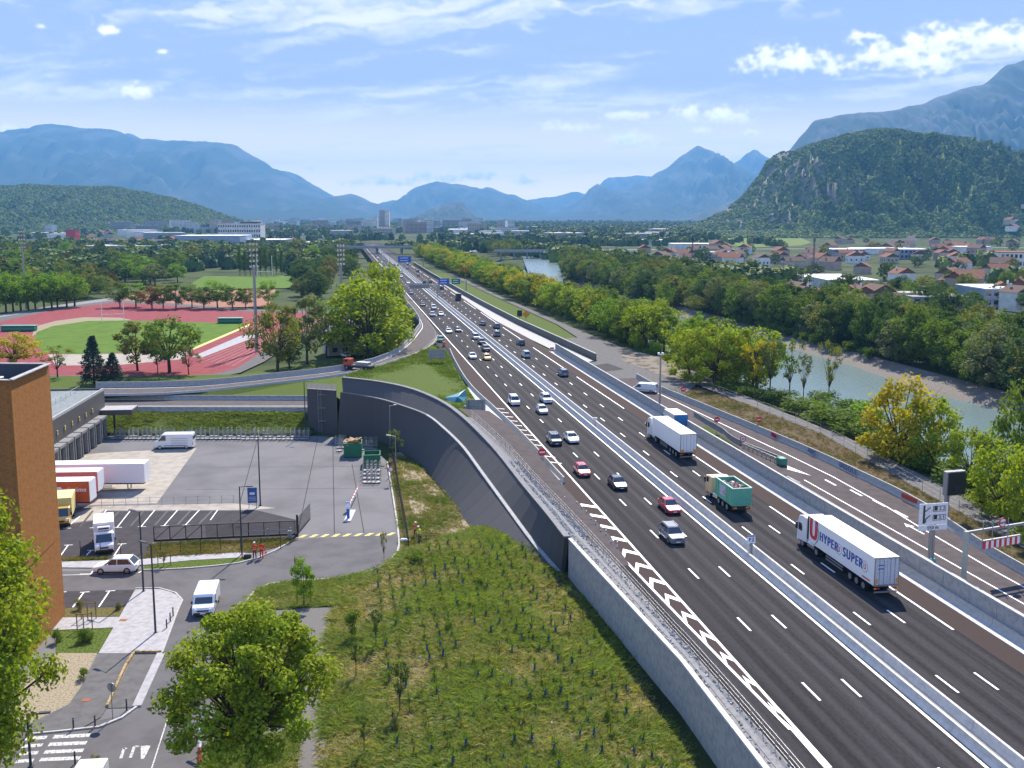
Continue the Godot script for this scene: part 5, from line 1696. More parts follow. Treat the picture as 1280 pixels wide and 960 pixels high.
func tractor(o: Node3D, p: Material, zf: float, hcab := 3.55) -> void:
	var b := MB.new()
	profile_body(b, [[zf, 0.55], [zf + 2.2, 0.75], [zf + 2.2, hcab], [zf + 1.2, hcab + 0.05], [zf + 0.45, hcab - 0.15], [zf + 0.12, 2.75], [zf + 0.02, 1.6], [zf, 1.1]], 1.24, 0.12)
	pm(o, "cab", b, p)
	var ws := MB.new()
	ws.quad(Vector3(-1.08, 1.75, zf + 0.005), Vector3(1.08, 1.75, zf + 0.005), Vector3(1.04, 2.72, zf + 0.09), Vector3(-1.04, 2.72, zf + 0.09))
	pm(o, "windscreen", ws, M.glass)
	for s in [-1.0, 1.0]:
		var sw := MB.new()
		sw.quad(Vector3(s * 1.247, 1.75, zf + 0.35), Vector3(s * 1.247, 1.75, zf + 1.25), Vector3(s * 1.247, 2.6, zf + 1.25), Vector3(s * 1.247, 2.6, zf + 0.45))
		pm(o, "door_window", sw, M.glass)
		part(o, "mirror", chamfer(0.2, 0.75, 0.3, 0.04), M.black, Vector3(s * 1.45, 2.2, zf + 0.25))
		part(o, "headlight", chamfer(0.4, 0.22, 0.12, 0.03), M.lens, Vector3(s * 0.95, 0.8, zf + 0.02))
		part(o, "fuel_tank", chamfer(0.5, 0.6, 1.5, 0.12), M.chrome, Vector3(s * 1.0, 0.75, zf + 3.2))
		part(o, "mudguard", chamfer(0.55, 0.1, 1.2, 0.04), M.black, Vector3(s * 0.95, 1.12, zf + 4.6))
	part(o, "bumper", chamfer(2.4, 0.5, 0.2, 0.06), p, Vector3(0, 0.55, zf + 0.02))
	part(o, "grille", chamfer(1.7, 0.6, 0.06, 0.03), M.black, Vector3(0, 1.2, zf - 0.01))
	part(o, "chassis", box_mesh(0.9, 0.3, 6.0), M.black, Vector3(0, 0.85, zf + 3.1))
	wheels(o, [zf + 1.35], 1.08, 0.5, 0.3, M.galv)
	wheels(o, [zf + 4.6], 0.95, 0.5, 0.55, M.galv)

func trailer_box(o: Node3D, z0: float, L: float, y0: float, h: float, half: float, body: Material, doors: Material) -> MeshInstance3D:
	var bx := part(o, "trailer_body", chamfer(half * 2.0, h, L, 0.04), body, Vector3(0, y0 + h * 0.5, z0 + L * 0.5))
	# posts and rails round the rear frame, two doors with lock rods
	var zr := z0 + L
	var fr := MB.new()
	for s in [-1.0, 1.0]:
		fr.bx(Vector3(s * (half - 0.05), y0 + h * 0.5, zr + 0.02), Vector3(0.12, h, 0.08))
	fr.bx(Vector3(0, y0 + h - 0.05, zr + 0.02), Vector3(half * 2, 0.12, 0.08))
	fr.bx(Vector3(0, y0 + 0.05, zr + 0.02), Vector3(half * 2, 0.14, 0.08))
	pm(o, "rear_frame", fr, M.galv)
	for s in [-1.0, 1.0]:
		var d := part(o, "rear_door", chamfer(half - 0.1, h - 0.28, 0.06, 0.015), doors, Vector3(s * (half * 0.5 - 0.02), y0 + h * 0.5, zr + 0.03))
		for k in 2:
			var lr := MB.new()
			var x: float = s * (0.18 if k == 0 else -0.28)
			lr.tube(Vector3(x, -h * 0.48, 0.06), Vector3(x, h * 0.48, 0.06), 0.022, 0.022, 5)
			pm(d, "lock_rod", lr, M.galv)
	return bx

func running_gear(o: Node3D, z0: float, L: float, half: float, legs: bool) -> void:
	part(o, "trailer_frame", box_mesh(1.0, 0.25, L - 0.6), M.black, Vector3(0, 1.0, z0 + L * 0.5))
	wheels(o, [z0 + L - 4.6, z0 + L - 3.3, z0 + L - 2.0], half - 0.22, 0.5, 0.36, M.galv)
	for s in [-1.0, 1.0]:
		part(o, "side_guard", box_mesh(0.05, 0.14, 3.6), M.galv, Vector3(s * (half - 0.06), 0.55, z0 + L * 0.42))
		part(o, "side_guard", box_mesh(0.05, 0.14, 3.6), M.galv, Vector3(s * (half - 0.06), 0.85, z0 + L * 0.42))
		part(o, "tail_light", chamfer(0.5, 0.16, 0.06, 0.02), M.red_light, Vector3(s * (half - 0.35), 0.88, z0 + L + 0.03))
		part(o, "indicator", chamfer(0.2, 0.16, 0.07, 0.02), M.amber, Vector3(s * (half - 0.12), 0.88, z0 + L + 0.03))
		if legs:
			part(o, "support_leg", box_mesh(0.14, 1.1, 0.14), M.galv, Vector3(s * 0.75, 0.55, z0 + 2.6))
			part(o, "leg_foot", box_mesh(0.34, 0.06, 0.34), M.galv, Vector3(s * 0.75, 0.03, z0 + 2.6))
	part(o, "underrun_bar", box_mesh(half * 1.9, 0.14, 0.1), M.galv, Vector3(0, 0.5, z0 + L - 0.05))

func place(o: Node3D, called: String, label: String, category: String, at: Vector3, turn: float, group := "") -> Node3D:
	o.name = numbered(called)
	add_child(o)
	o.position = at
	o.rotation.y = turn
	tag(o, label, category, group)
	return o

func make_traffic() -> void:
	var go := -PSI
	var come := -PSI + PI
	var white := paint(0.72, 0.73, 0.74)
	var red := paint(0.46, 0.012, 0.03)
	var black := paint(0.018, 0.02, 0.024)
	var dark := paint(0.03, 0.035, 0.045)
	var grey := paint(0.16, 0.17, 0.19)
	var silver := paint(0.42, 0.43, 0.45)
	var blue := paint(0.03, 0.07, 0.2)
	var yellow := paint(0.7, 0.42, 0.02)
	# the near ones, one by one
	place(car("hatch", red), "car", "red hatchback coming towards the chevron marking in the slow lane", "car", R(134.2, 33.4), come)
	place(car("sedan", black), "car", "shiny black saloon in the middle lane behind the red hatchback's bonnet", "car", R(126.8, 36.5), come)
	place(car("sedan", red), "car", "red saloon in the lane beside the median wall", "car", R(115.3, 39.9), come)
	place(car("suv", grey), "car", "grey off-road car with pale roof rails beside the red saloon", "car", R(104.3, 36.5), come)
	place(car("suv", dark), "car", "dark car abreast of a white car near the no entry sign", "car", R(153.8, 33.6), come)
	place(car("sedan", white), "car", "white saloon abreast of a dark car near the no entry sign", "car", R(154.9, 36.7), come)
	place(car("mpv", white), "car", "white people carrier passing the hatched bars of the shoulder", "car", R(188.2, 33.1), come)
	place(car("suv", white), "car", "white off-road car beside the median wall abreast of the people carrier", "car", R(189.5, 39.7), come)
	place(car("hatch", silver), "car", "pale silver hatchback following in the middle lane", "car", R(178.8, 36.7), come)
	var far_l := [[252.5, 33.5, "sedan", white], [249.3, 36.8, "hatch", yellow], [265.8, 38.9, "suv", dark], [292.2, 39.7, "mpv", silver], [280.8, 39.9, "suv", dark], [309.7, 33.6, "sedan", white], [312.4, 36.9, "hatch", dark], [362.8, 33.5, "suv", silver], [365.2, 36.8, "sedan", white], [390.9, 36.6, "mpv", white], [405.6, 33.5, "hatch", dark], [469.1, 33.4, "hatch", blue], [541.5, 36.9, "sedan", white], [576.6, 33.6, "hatch", silver], [600, 36.8, "sedan", white], [622, 33.4, "suv", white], [644, 40.0, "mpv", white], [668, 36.8, "hatch", silver], [702, 33.5, "sedan", white], [731, 40.1, "suv", dark], [748, 36.8, "mpv", white], [790, 33.4, "sedan", white], [805, 40.0, "hatch", white], [836, 36.8, "suv", silver], [870, 33.5, "sedan", white], [905, 40.0, "mpv", white], [925, 36.8, "hatch", blue]]
	var words := {white: "white", silver: "silver", dark: "dark", yellow: "yellow", blue: "blue", grey: "grey"}
	for e in far_l:
		var key := "%s%d" % [e[2], e[3].get_instance_id()]
		var label := "distant small %s car coming along the inbound lanes" % words[e[3]]
		if e[3] == yellow:
			label = "yellow taxi-like car coming past the tip of the grass mound"
		var o: Node3D
		if protos.has(key):
			o = protos[key].duplicate()
		else:
			o = car(e[2], e[3])
			protos[key] = o
		place(o, "car", label, "car", R(e[0], e[1]), come, "" if e[3] == yellow else "distant inbound cars")
	var far_r := [[220.8, 50.2, "suv", grey], [252, 47.4, "mpv", silver], [276.6, 50.5, "suv", dark], [329.3, 47.1, "hatch", dark], [320.5, 50.5, "suv", grey], [299, 47.1, "suv", grey], [497.4, 50.6, "suv", dark], [547, 46.0, "hatch", dark], [549, 49.5, "hatch", dark], [610, 47.8, "sedan", grey], [655, 51.1, "hatch", dark], [700, 47.6, "suv", white], [745, 50.9, "hatch", dark], [800, 47.7, "sedan", white], [860, 51.0, "suv", dark]]
	for e in far_r:
		var key := "%s%d" % [e[2], e[3].get_instance_id()]
		var o: Node3D
		if protos.has(key):
			o = protos[key].duplicate()
		else:
			o = car(e[2], e[3])
			protos[key] = o
		place(o, "car", "distant small %s car driving away on the outbound lanes" % words[e[3]], "car", R(e[0], e[1]), go, "distant outbound cars")
	# lorries
	var u := Node3D.new()
	tractor(u, white, -8.4)
	u.get_child(0)
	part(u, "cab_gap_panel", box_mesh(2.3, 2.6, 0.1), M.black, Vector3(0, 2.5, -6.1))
	trailer_box(u, -5.55, 13.6, 1.12, 2.85, 1.28, M.white, mat(0.5, 0.53, 0.6, 0.5, T.soft, 0.5))
	running_gear(u, -5.55, 13.6, 1.28, false)
	place(u, "trailer_truck", "articulated lorry with a white trailer lettered in blue and red", "truck", R(92.4, 51.15), go)
	var sx := -1.288
	var rot := Vector3(0, -PI / 2, 0)
	for k in 3:
		lettering(u, "U", 2.25, M.signred, Vector3(sx - k * 0.001, 2.75, -4.5 + k * 0.09), rot, 900)
	var arc := MB.new()
	for k in 14:
		var a0 := -1.15 + 2.3 * k / 14.0
		var a1 := -1.15 + 2.3 * (k + 1) / 14.0
		arc.beam(Vector3(sx - 0.004, 2.55 + sin(a0) * 1.45, -5.0 + cos(a0) * 1.75), Vector3(sx - 0.004, 2.55 + sin(a1) * 1.45, -5.0 + cos(a1) * 1.75), 0.16 if k > 2 else 0.12, 0.012)
	pm(u, "arc_print", arc, mat(0.02, 0.30, 0.30, 0.5))
	for k in 3:
		lettering(u, "HYPER", 0.98, M.navy, Vector3(sx - k * 0.001, 2.55, -1.12 + k * 0.035), rot, 900)
		lettering(u, "SUPER", 0.98, M.navy, Vector3(sx - k * 0.001, 2.55, 3.88 + k * 0.035), rot, 900)
	for z in [1.15, 6.3]:
		var c := CylinderMesh.new()
		c.top_radius = 0.56
		c.bottom_radius = 0.56
		c.height = 0.012
		var ring := part(u, "logo_ring", c, mat(0.05, 0.22, 0.42, 0.5), Vector3(sx + 0.004, 2.5, z), Vector3(0, 0, PI / 2))
		var c2 := CylinderMesh.new()
		c2.top_radius = 0.5
		c2.bottom_radius = 0.5
		c2.height = 0.012
		part(ring, "logo_field", c2, M.white, Vector3(0, 0.004, 0))
		lettering(u, "U", 0.62, M.signred, Vector3(sx - 0.01, 2.5, z), rot, 900)
	part(u, "small_print", box_mesh(0.01, 0.14, 1.5), M.signred, Vector3(sx, 1.42, 6.6))
	for s in [-1.0, 1.0]:
		part(u, "reflector", chamfer(0.24, 0.5, 0.03, 0.01), M.amber, Vector3(s * 1.05, 1.62, 8.1))
	for k in 2:
		part(u, "door_print", box_mesh(0.6, 0.1, 0.02), M.navy, Vector3(-0.62, 3.2 - k * 0.34, 8.12))
	var w := Node3D.new()
	tractor(w, white, -8.4)
	trailer_box(w, -5.55, 13.6, 1.15, 2.85, 1.28, M.white, M.white)
	running_gear(w, -5.55, 13.6, 1.28, false)
	for s in [-1.0, 1.0]:
		part(w, "marker_board", chamfer(0.5, 0.4, 0.04, 0.01), M.amber, Vector3(s * 0.95, 1.42, 8.12))
	place(w, "trailer_truck", "articulated lorry with a plain white trailer in the slow lane", "truck", R(147.6, 51.1), go)
	# hook-lift lorry with a green container
	var gtr := Node3D.new()
	var cabm := mat(0.5, 0.36, 0.2, 0.5)
	tractor(gtr, cabm, -4.6, 2.9)
	M.container = mat(0.10, 0.37, 0.26, 0.6, T.stain, 0.3)
	var ct := MB.new()
	for e in [[Vector3(-1.2, 2.15, 1.7), Vector3(0.09, 2.2, 5.6)], [Vector3(1.2, 2.15, 1.7), Vector3(0.09, 2.2, 5.6)], [Vector3(0, 2.15, -1.06), Vector3(2.4, 2.2, 0.09)], [Vector3(0, 1.1, 1.7), Vector3(2.4, 0.12, 5.6)]]:
		ct.bx(e[0], e[1], 0.01)
	pm(gtr, "container", ct, M.container)
	var dr := part(gtr, "container_door", chamfer(2.42, 2.2, 0.1, 0.02), M.container, Vector3(0, 2.15, 4.52))
	for k in 3:
		part(dr, "door_rib", box_mesh(2.3, 0.08, 0.06), M.container, Vector3(0, -0.7 + k * 0.7, 0.07))
	for k in 8:
		for s in [-1.0, 1.0]:
			if k in [2, 3, 4] and s < 0:
				continue
			part(gtr, "container_rib", box_mesh(0.08, 2.1, 0.1), M.container, Vector3(s * 1.27, 2.12, -0.85 + k * 0.72))
	part(gtr, "poster", box_mesh(0.012, 1.3, 1.7), mat(0.42, 0.44, 0.55, 0.6, T.coarse, 0.6), Vector3(-1.253, 2.25, 1.3))
	part(gtr, "poster_mark", box_mesh(0.014, 0.7, 0.3), M.signred, Vector3(-1.256, 2.1, 1.8))
	var rimm := MB.new()
	for s in [-1.0, 1.0]:
		rimm.bx(Vector3(s * 1.2, 3.28, 1.7), Vector3(0.16, 0.1, 5.7))
	rimm.bx(Vector3(0, 3.28, 4.52), Vector3(2.4, 0.1, 0.16))
	rimm.bx(Vector3(0, 3.28, -1.06), Vector3(2.4, 0.1, 0.16))
	pm(gtr, "rim", rimm, mat(0.3, 0.5, 0.4, 0.6))
	var rub := MB.new()
	var rg := RandomNumberGenerator.new()
	rg.seed = 14
	for k in 60:
		var z := rg.randf_range(-0.6, 4.0)
		var cc: Color = [Color(0.5, 0.48, 0.45), Color(0.32, 0.25, 0.2), Color(0.05, 0.05, 0.08), Color(0.55, 0.3, 0.25), Color(0.3, 0.08, 0.06)][rg.randi() % 5]
		rub.col = cc
		var q := rg.randf_range(0.25, 0.7)
		rub.box(Transform3D(Basis.from_euler(Vector3(rg.randf() * 3, rg.randf() * 3, rg.randf() * 3)), Vector3(rg.randf_range(-0.9, 0.9), 2.75 - absf(z - 1.5) * 0.12 + rg.randf() * 0.25, z)), Vector3(q, q * 0.4, q * 1.2), 0.03)
	rub.col = Color(0.2, 0.16, 0.13)
	rub.bx(Vector3(0, 2.2, 1.7), Vector3(2.2, 0.7, 5.3))
	pm(gtr, "rubble", rub, vmat(0.95)).set_meta("kind", "stuff")
	wheels(gtr, [1.4, 2.75], 0.98, 0.5, 0.5, M.galv)
	part(gtr, "frame", box_mesh(1.0, 0.3, 6.5), M.black, Vector3(0, 0.85, 1.0))
	part(gtr, "bumper_bar", chamfer(2.3, 0.35, 0.14, 0.03), M.black, Vector3(0, 0.7, 4.3))
	for s in [-1.0, 1.0]:
		part(gtr, "tail_light", chamfer(0.55, 0.2, 0.06, 0.02), M.amber, Vector3(s * 0.85, 0.78, 4.4))
		part(gtr, "brake_light", chamfer(0.2, 0.2, 0.07, 0.02), M.red_light, Vector3(s * 1.05, 0.78, 4.4))
	place(gtr, "container_truck", "lorry carrying an open pale green container full of rubble", "truck", R(116.6, 48.1), go)
	# dark lorry far off, lorry and van on the slip road, machine on the left slip road
	var dk := box_truck(dark, M.black, false)
	place(dk, "box_van", "dark box lorry far off on the outbound lanes", "truck", R(431, 51.0), go)
	var bl := box_truck(paint(0.02, 0.2, 0.45), mat(0.6, 0.58, 0.53, 0.6, T.soft, 0.4), false)
	bl.scale = Vector3(1.1, 1.12, 1.35)
	part(bl, "blue_door", box_mesh(2.18, 2.2, 0.04), M.signblue_worn if M.has("signblue_worn") else mat(0.02, 0.16, 0.40, 0.6, T.soft, 0.4), Vector3(0, 1.9, 3.02))
	place(bl, "box_van", "box lorry with pale roof and blue rear door behind the noise wall", "truck", P(848, 514, 3.9) + Vector3(0, -3.95, 0) + R(3.5, 0.3, 0), go)
	place(van(white), "van", "white van parked beyond the noise wall by the access yard", "van", P(806, 490, -0.05) , 1.2)
	var mc := Node3D.new()
	part(mc, "chassis", chamfer(2.0, 0.5, 8.0, 0.06), M.black, Vector3(0, 0.8, 0))
	part(mc, "cab", chamfer(2.2, 1.7, 1.8, 0.15), paint(0.5, 0.05, 0.02), Vector3(0, 1.75, -2.8))
	part(mc, "cab_window", chamfer(2.22, 0.7, 1.3, 0.05), M.glass, Vector3(0, 2.15, -2.9))
	part(mc, "flat_bed", chamfer(2.3, 0.25, 5.0, 0.04), M.grey_concrete, Vector3(0, 1.15, 1.4))
	part(mc, "load", chamfer(1.8, 0.7, 3.4, 0.1), M.galv, Vector3(0, 1.6, 1.4))
	wheels(mc, [-2.6, 1.6, 2.8], 0.95, 0.5, 0.35, M.galv)
	place(mc, "flatbed_truck", "red cabbed flatbed lorry on the left slip road above the wall", "truck", P(448, 462, -0.05), 1.15)
	place(car("suv", paint(0.02, 0.22, 0.13)), "car", "green works car parked at the tip where the left slip road parts", "car", P(551, 427, 0.02), come)
	var cn := thing("traffic_cone", "orange marker pillar beside the green works car", "marker", P(555, 433, 0.02))
	part(cn, "pillar", chamfer(0.7, 2.2, 0.7, 0.1), paint(0.7, 0.12, 0.03), Vector3(0, 1.1, 0))
	part(cn, "band", box_mesh(0.74, 0.4, 0.74), M.white, Vector3(0, 1.4, 0))

# ------------------------------------------------------------------ things in the yard
func yard_trailer(label: String, at: Vector3, turn: float, body: Material, L := 12.6) -> Node3D:
	var o := Node3D.new()
	# the front end faces the yard (-z), the rear stands at the dock
	trailer_box(o, -L / 2, L, 1.25, 2.9, 1.3, body, M.white)
	part(o, "front_panel", chamfer(2.56, 2.86, 0.06, 0.02), M.white, Vector3(0, 2.7, -L / 2 - 0.02))
	part(o, "roof_skin", box_mesh(2.5, 0.04, L - 0.1), M.white, Vector3(0, 4.17, 0))
	running_gear(o, -L / 2, L, 1.3, true)
	return place(o, "trailer", label, "trailer", at, turn)

func roll_cage(base: Node3D) -> void:
	var b := MB.new()
	for x in [-0.4, 0.4]:
		for z in [-0.45, 0.45]:
			b.tube(Vector3(x, 0.1, z), Vector3(x, 1.75, z), 0.025, 0.025, 4)
	for k in 6:
		var y := 0.3 + k * 0.28
		for x in [-0.4, 0.4]:
			b.tube(Vector3(x, y, -0.45), Vector3(x, y, 0.45), 0.016, 0.016, 3, false)
		b.tube(Vector3(-0.4, y, 0.45), Vector3(0.4, y, 0.45), 0.016, 0.016, 3, false)
	for k in 5:
		b.tube(Vector3(-0.4 + k * 0.2, 0.3, 0.45), Vector3(-0.4 + k * 0.2, 1.7, 0.45), 0.014, 0.014, 3, false)
	pm(base, "wire_frame", b, M.steel)
	part(base, "deck", box_mesh(0.8, 0.06, 0.9), M.galv, Vector3(0, 0.16, 0))
	for x in [-0.32, 0.32]:
		part(base, "castor", box_mesh(0.08, 0.14, 0.1), M.rubber, Vector3(x, 0.07, 0.35))

func yard_things() -> void:
	var y := YL
	var white := paint(0.72, 0.73, 0.74)
	# trailers at the docks
	yard_trailer("long white trailer standing on its legs on the apron", P(118, 612, y), PI / 2 + PI + 0.06, M.white, 15.5)
	yard_trailer("white trailer with a faded pink side between two others", P(74, 623, y), PI / 2 + PI + 0.06, mat(0.55, 0.22, 0.16, 0.7, T.soft, 0.3), 12.0)
	var tr := yard_trailer("white trailer with an orange side panel and white lettering", P(62, 636, y), PI / 2 + PI + 0.06, mat(0.52, 0.085, 0.018, 0.6, T.soft, 0.4), 12.0)
	lettering(tr, "colissimo", 0.56, M.white, Vector3(1.312, 3.0, -3.95), Vector3(0, PI / 2, 0), 800)
	var hx := CylinderMesh.new()
	hx.top_radius = 0.5
	hx.bottom_radius = 0.5
	hx.height = 0.012
	hx.radial_segments = 6
	var hn := part(tr, "logo_plate", hx, M.white, Vector3(1.306, 3.0, -1.95), Vector3(0, 0, PI / 2))
	for k in 3:
		part(hn, "logo_mark", box_mesh(0.07, 0.016, 0.42), mat(0.52, 0.085, 0.018, 0.6), Vector3(sin(k * TAU / 3) * 0.2, 0.006, cos(k * TAU / 3) * 0.2), Vector3(0, k * TAU / 3, 0))
	# vehicles
	var fr := box_truck(white, M.white, true)
	place(fr, "box_van", "white box van with a cooling unit parked facing the pavement", "van", P(131, 683, y), PI + 0.38).scale = Vector3.ONE * 1.08
	var yb := box_truck(paint(0.62, 0.38, 0.03), mat(0.62, 0.52, 0.20, 0.6), false)
	place(yb, "box_van", "yellow box van parked beside the brown building", "van", P(80, 651, y), PI + 0.30).scale = Vector3.ONE * 1.1
	var vn := van(white, 6.2, 2.5, 1.02)
	for k in 4:
		part(vn, "side_stripe", box_mesh(2.08, 0.06, 2.6), M.galv, Vector3(0, 0.9 + k * 0.3, 1.0))
	place(vn, "van", "high white panel van parked beside the roll cages", "van", P(219, 560, y), PI / 2 + 0.06).scale = Vector3.ONE * 1.08
	place(car("hatch", paint(0.82, 0.83, 0.84)), "car", "white hatchback parked along the pavement", "car", P(146, 714, y), PI / 2 + 0.05).scale = Vector3.ONE * 1.18
	place(van(white, 5.1, 1.98, 0.98), "van", "white van driving down the side street", "van", P(258.5, 760, y), PI + 0.16).scale = Vector3.ONE * 1.07
	place(van(white, 5.1, 1.98, 0.98), "van", "white van whose roof shows at the foot of the crossing", "van", P(106, 1004, y), PI + 0.1)
	# roll cages against the bank
	var cage: Node3D = null
	for k in 44:
		var x := 142.0 + k * 5.6
		if x > 205 and x < 240 and k % 2 == 0:
			continue
		for row in (2 if k % 3 else 1):
			var at := P(x, 549.0 - row * 3.2 + (0.6 if k > 28 else 0.0), y)
			if cage == null:
				cage = thing("roll_cage", "empty grey wire roll cage lined up along the green bank", "roll cage", at, 0.3, "roll cages along the bank")
				roll_cage(cage)
			else:
				copy(cage, at, rng.randf_range(-0.25, 0.25) + PI / 2 * (k % 2))
	for k in 16:
		var x: float = 457.0 + (k % 4) * 5.0
		var yy: float = 589.0 + (k / 4) * 4.8
		copy(cage, P(x, yy, y), rng.randf_range(-0.3, 0.3), "grey wire roll cage packed beside the small green skip", "roll cages by the skips")
	for k in 5:
		copy(cage, P(424.0 + (k % 2) * 5.0, 556.0 + (k / 2) * 4.0, y), rng.randf(), "grey wire roll cage beside the loaded green skip", "roll cages by the loaded skip")
	for k in 6:
		copy(cage, P(455.0 + (k % 3) * 6.5, 558.0 + (k / 3) * 4.5, y), rng.randf(), "grey wire roll cage stacked at the wall behind the skips", "roll cages behind the skips")
	# green skips
	for e in [[441.0, 572.0, 2.9, 2.3, true, "large green skip heaped with flattened cardboard"], [465.0, 584.0, 2.6, 1.9, false, "smaller empty green skip beside the roll cages"]]:
		var o := thing("skip", e[5], "skip", P(e[0], e[1], y), 0.12)
		var b := MB.new()
		var hw: float = e[2] * 0.5
		for s in [-1.0, 1.0]:
			b.bx(Vector3(s * hw, e[3] * 0.5 + 0.1, -1.6), Vector3(0.1, e[3], 3.4), 0.01)
		b.bx(Vector3(0, e[3] * 0.5 + 0.1, 0.1), Vector3(e[2], e[3], 0.1), 0.01)
		b.bx(Vector3(0, e[3] * 0.5 + 0.1, -3.3), Vector3(e[2], e[3], 0.1), 0.01)
		b.bx(Vector3(0, 0.15, -1.6), Vector3(e[2], 0.1, 3.4))
		pm(o, "body", b, M.green_skip)
		for k in 4:
			part(o, "rib", box_mesh(0.1, e[3] - 0.1, 0.1), M.green_skip, Vector3(-hw + 0.3 + k * (e[2] - 0.6) / 3.0, e[3] * 0.5 + 0.1, 0.18))
		part(o, "rim", box_mesh(e[2] + 0.2, 0.1, 0.18), M.green_skip, Vector3(0, e[3] + 0.12, 0.1))
		if e[4]:
			var cb := MB.new()
			var rg := RandomNumberGenerator.new()
			rg.seed = 6
			for k in 40:
				cb.col = Color(0.42, 0.30, 0.17) * rg.randf_range(0.7, 1.25)
				cb.box(Transform3D(Basis.from_euler(Vector3(rg.randf_range(-0.6, 0.6), rg.randf() * 6, rg.randf_range(-0.6, 0.6))), Vector3(rg.randf_range(-hw + 0.4, hw - 0.4), e[3] + rg.randf_range(-0.1, 0.45), rg.randf_range(-3.0, -0.2))), Vector3(rg.randf_range(0.6, 1.3), 0.04, rg.randf_range(0.5, 1.0)))
			pm(o, "cardboard", cb, vmat(0.95)).set_meta("kind", "stuff")
	# lifting arm on its island
	var isl := thing("lifting_barrier", "white island with a raised red and white lifting arm", "barrier", P(436, 648, y), 0.02)
	part(isl, "island_kerb", chamfer(0.95, 0.18, 5.2, 0.06), M.white_concrete, Vector3(0, 0.09, -0.9))
	part(isl, "ticket_post", chamfer(0.35, 1.3, 0.4, 0.04), M.signblue, Vector3(0.0, 0.8, 0.4))
	part(isl, "post_sign", chamfer(0.6, 0.5, 0.06, 0.02), M.white, Vector3(0, 1.5, 0.45))
	part(isl, "cabinet", chamfer(0.55, 1.2, 0.55, 0.04), M.white, Vector3(-0.5, 0.75, -3.0))
	part(isl, "cabinet_lid", box_mesh(0.6, 0.08, 0.6), M.navy, Vector3(-0.5, 1.38, -3.0))
	for k in 12:
		part(isl, "arm_band", box_mesh(0.12, 0.12, 0.74), M.signred if k % 2 else M.white, Vector3(-0.25, 1.15, -3.3 - k * 0.72))
	# sliding gate
	var g0 := P(193, 679, y)
	var g1 := P(369, 671, y)
	var gt := thing("sliding_gate", "long black cantilever sliding gate behind the verge", "gate", g0, atan2(-(g1.z - g0.z), g1.x - g0.x))
	var gl := g0.distance_to(g1)
	var fr2 := MB.new()
	fr2.bx(Vector3(gl * 0.5, 0.35, 0), Vector3(gl, 0.26, 0.16))
	fr2.bx(Vector3(gl * 0.5, 2.1, 0), Vector3(gl, 0.1, 0.1))
	pm(gt, "frame", fr2, M.black)
	for k in 10:
		part(gt, "upright", box_mesh(0.1, 1.9, 0.1), M.black, Vector3(gl * k / 9.0, 1.2, 0))
		if k < 3:
			var br := MB.new()
			br.beam(Vector3(gl * k / 9.0, 0.4, 0), Vector3(gl * (k + 1) / 9.0, 2.05, 0), 0.07, 0.07)
			pm(gt, "brace", br, M.black)
	var bars := MB.new()
	for k in range(int(gl * 3.3 / 9.0 * 8), int(gl * 8)):
		bars.bx(Vector3(k / 8.0, 1.25, 0), Vector3(0.035, 1.65, 0.035))
	pm(gt, "bars", bars, M.black).set_meta("kind", "stuff")
	part(gt, "end_post", box_mesh(0.25, 2.9, 0.25), M.black, Vector3(gl + 0.3, 1.45, 0))
	var mo := MB.new()
	mo.tube(Vector3(gl - 6.5, 1.25, 0.8), Vector3(gl - 0.5, 1.25, 0.8), 0.05, 0.05, 6)
	for x in [gl - 6.5, gl - 3.3, gl - 0.5]:
		mo.tube(Vector3(x, 0, 0.8), Vector3(x, 1.5, 0.8), 0.06, 0.06, 6)
	pm(gt, "guide_rail", mo, M.galv)
	part(gt, "motor_box", chamfer(0.5, 1.1, 0.5, 0.05), M.galv, Vector3(gl - 0.6, 0.6, 0.9))
	# wing of the gate across the entrance
	var gw := thing("gate_wing", "black mesh wing standing open beside the yard entrance", "gate", P(371, 670, y), 0.0)
	var wb := MB.new()
	var wend := P(371.5, 636.5, y + 2.3) - P(371, 670, y)
	var d := Vector3(0.3, 0, -7.0)
	for k in 15:
		wb.tube(d * (k / 14.0), d * (k / 14.0) + Vector3.UP * 2.2, 0.035, 0.035, 4)
	wb.beam(Vector3(0, 2.2, 0), d + Vector3.UP * 2.2, 0.07, 0.07)
	wb.beam(Vector3(0, 0.2, 0), d + Vector3.UP * 0.2, 0.07, 0.1)
	pm(gw, "mesh_panel", wb, M.black)
	# fences: thin posts along the pavement and the apron
	var fe := thing("post_fence", "thin dark wire fence along the pavement verge", "fence")
	for k in 12:
		var x := 76.0 + k * 25.0
		var q := MB.new()
		var at := P(x, 696.0 - k * 0.8 if k < 5 else 693.5 - (k - 5) * 1.3, y)
		q.tube(at, at + Vector3.UP * 1.9, 0.04, 0.04, 5)
		pm(fe, "post", q, M.black)
	var f2 := thing("apron_fence", "low grey mesh fence along the edge of the loading apron", "fence")
	var pf0 := P(112, 634, y)
	var pf1 := P(292, 629, y)
	for k in 13:
		var at := pf0.lerp(pf1, k / 12.0)
		var q := MB.new()
		q.tube(at, at + Vector3.UP * 1.2, 0.03, 0.03, 4)
		pm(f2, "post", q, M.galv)
	for h in [0.15, 0.6, 1.15]:
		var q := MB.new()
		q.tube(pf0 + Vector3.UP * h, pf1 + Vector3.UP * h, 0.02, 0.02, 4)
		pm(f2, "rail", q, M.galv)
	var f3 := thing("strip_fence", "dark mesh fence running down the sandy strip below the wall", "fence")
	var fpts := smooth_path(ps([[488, 560], [494, 590], [500, 625], [508, 668], [511, 690]], y), 3.0)
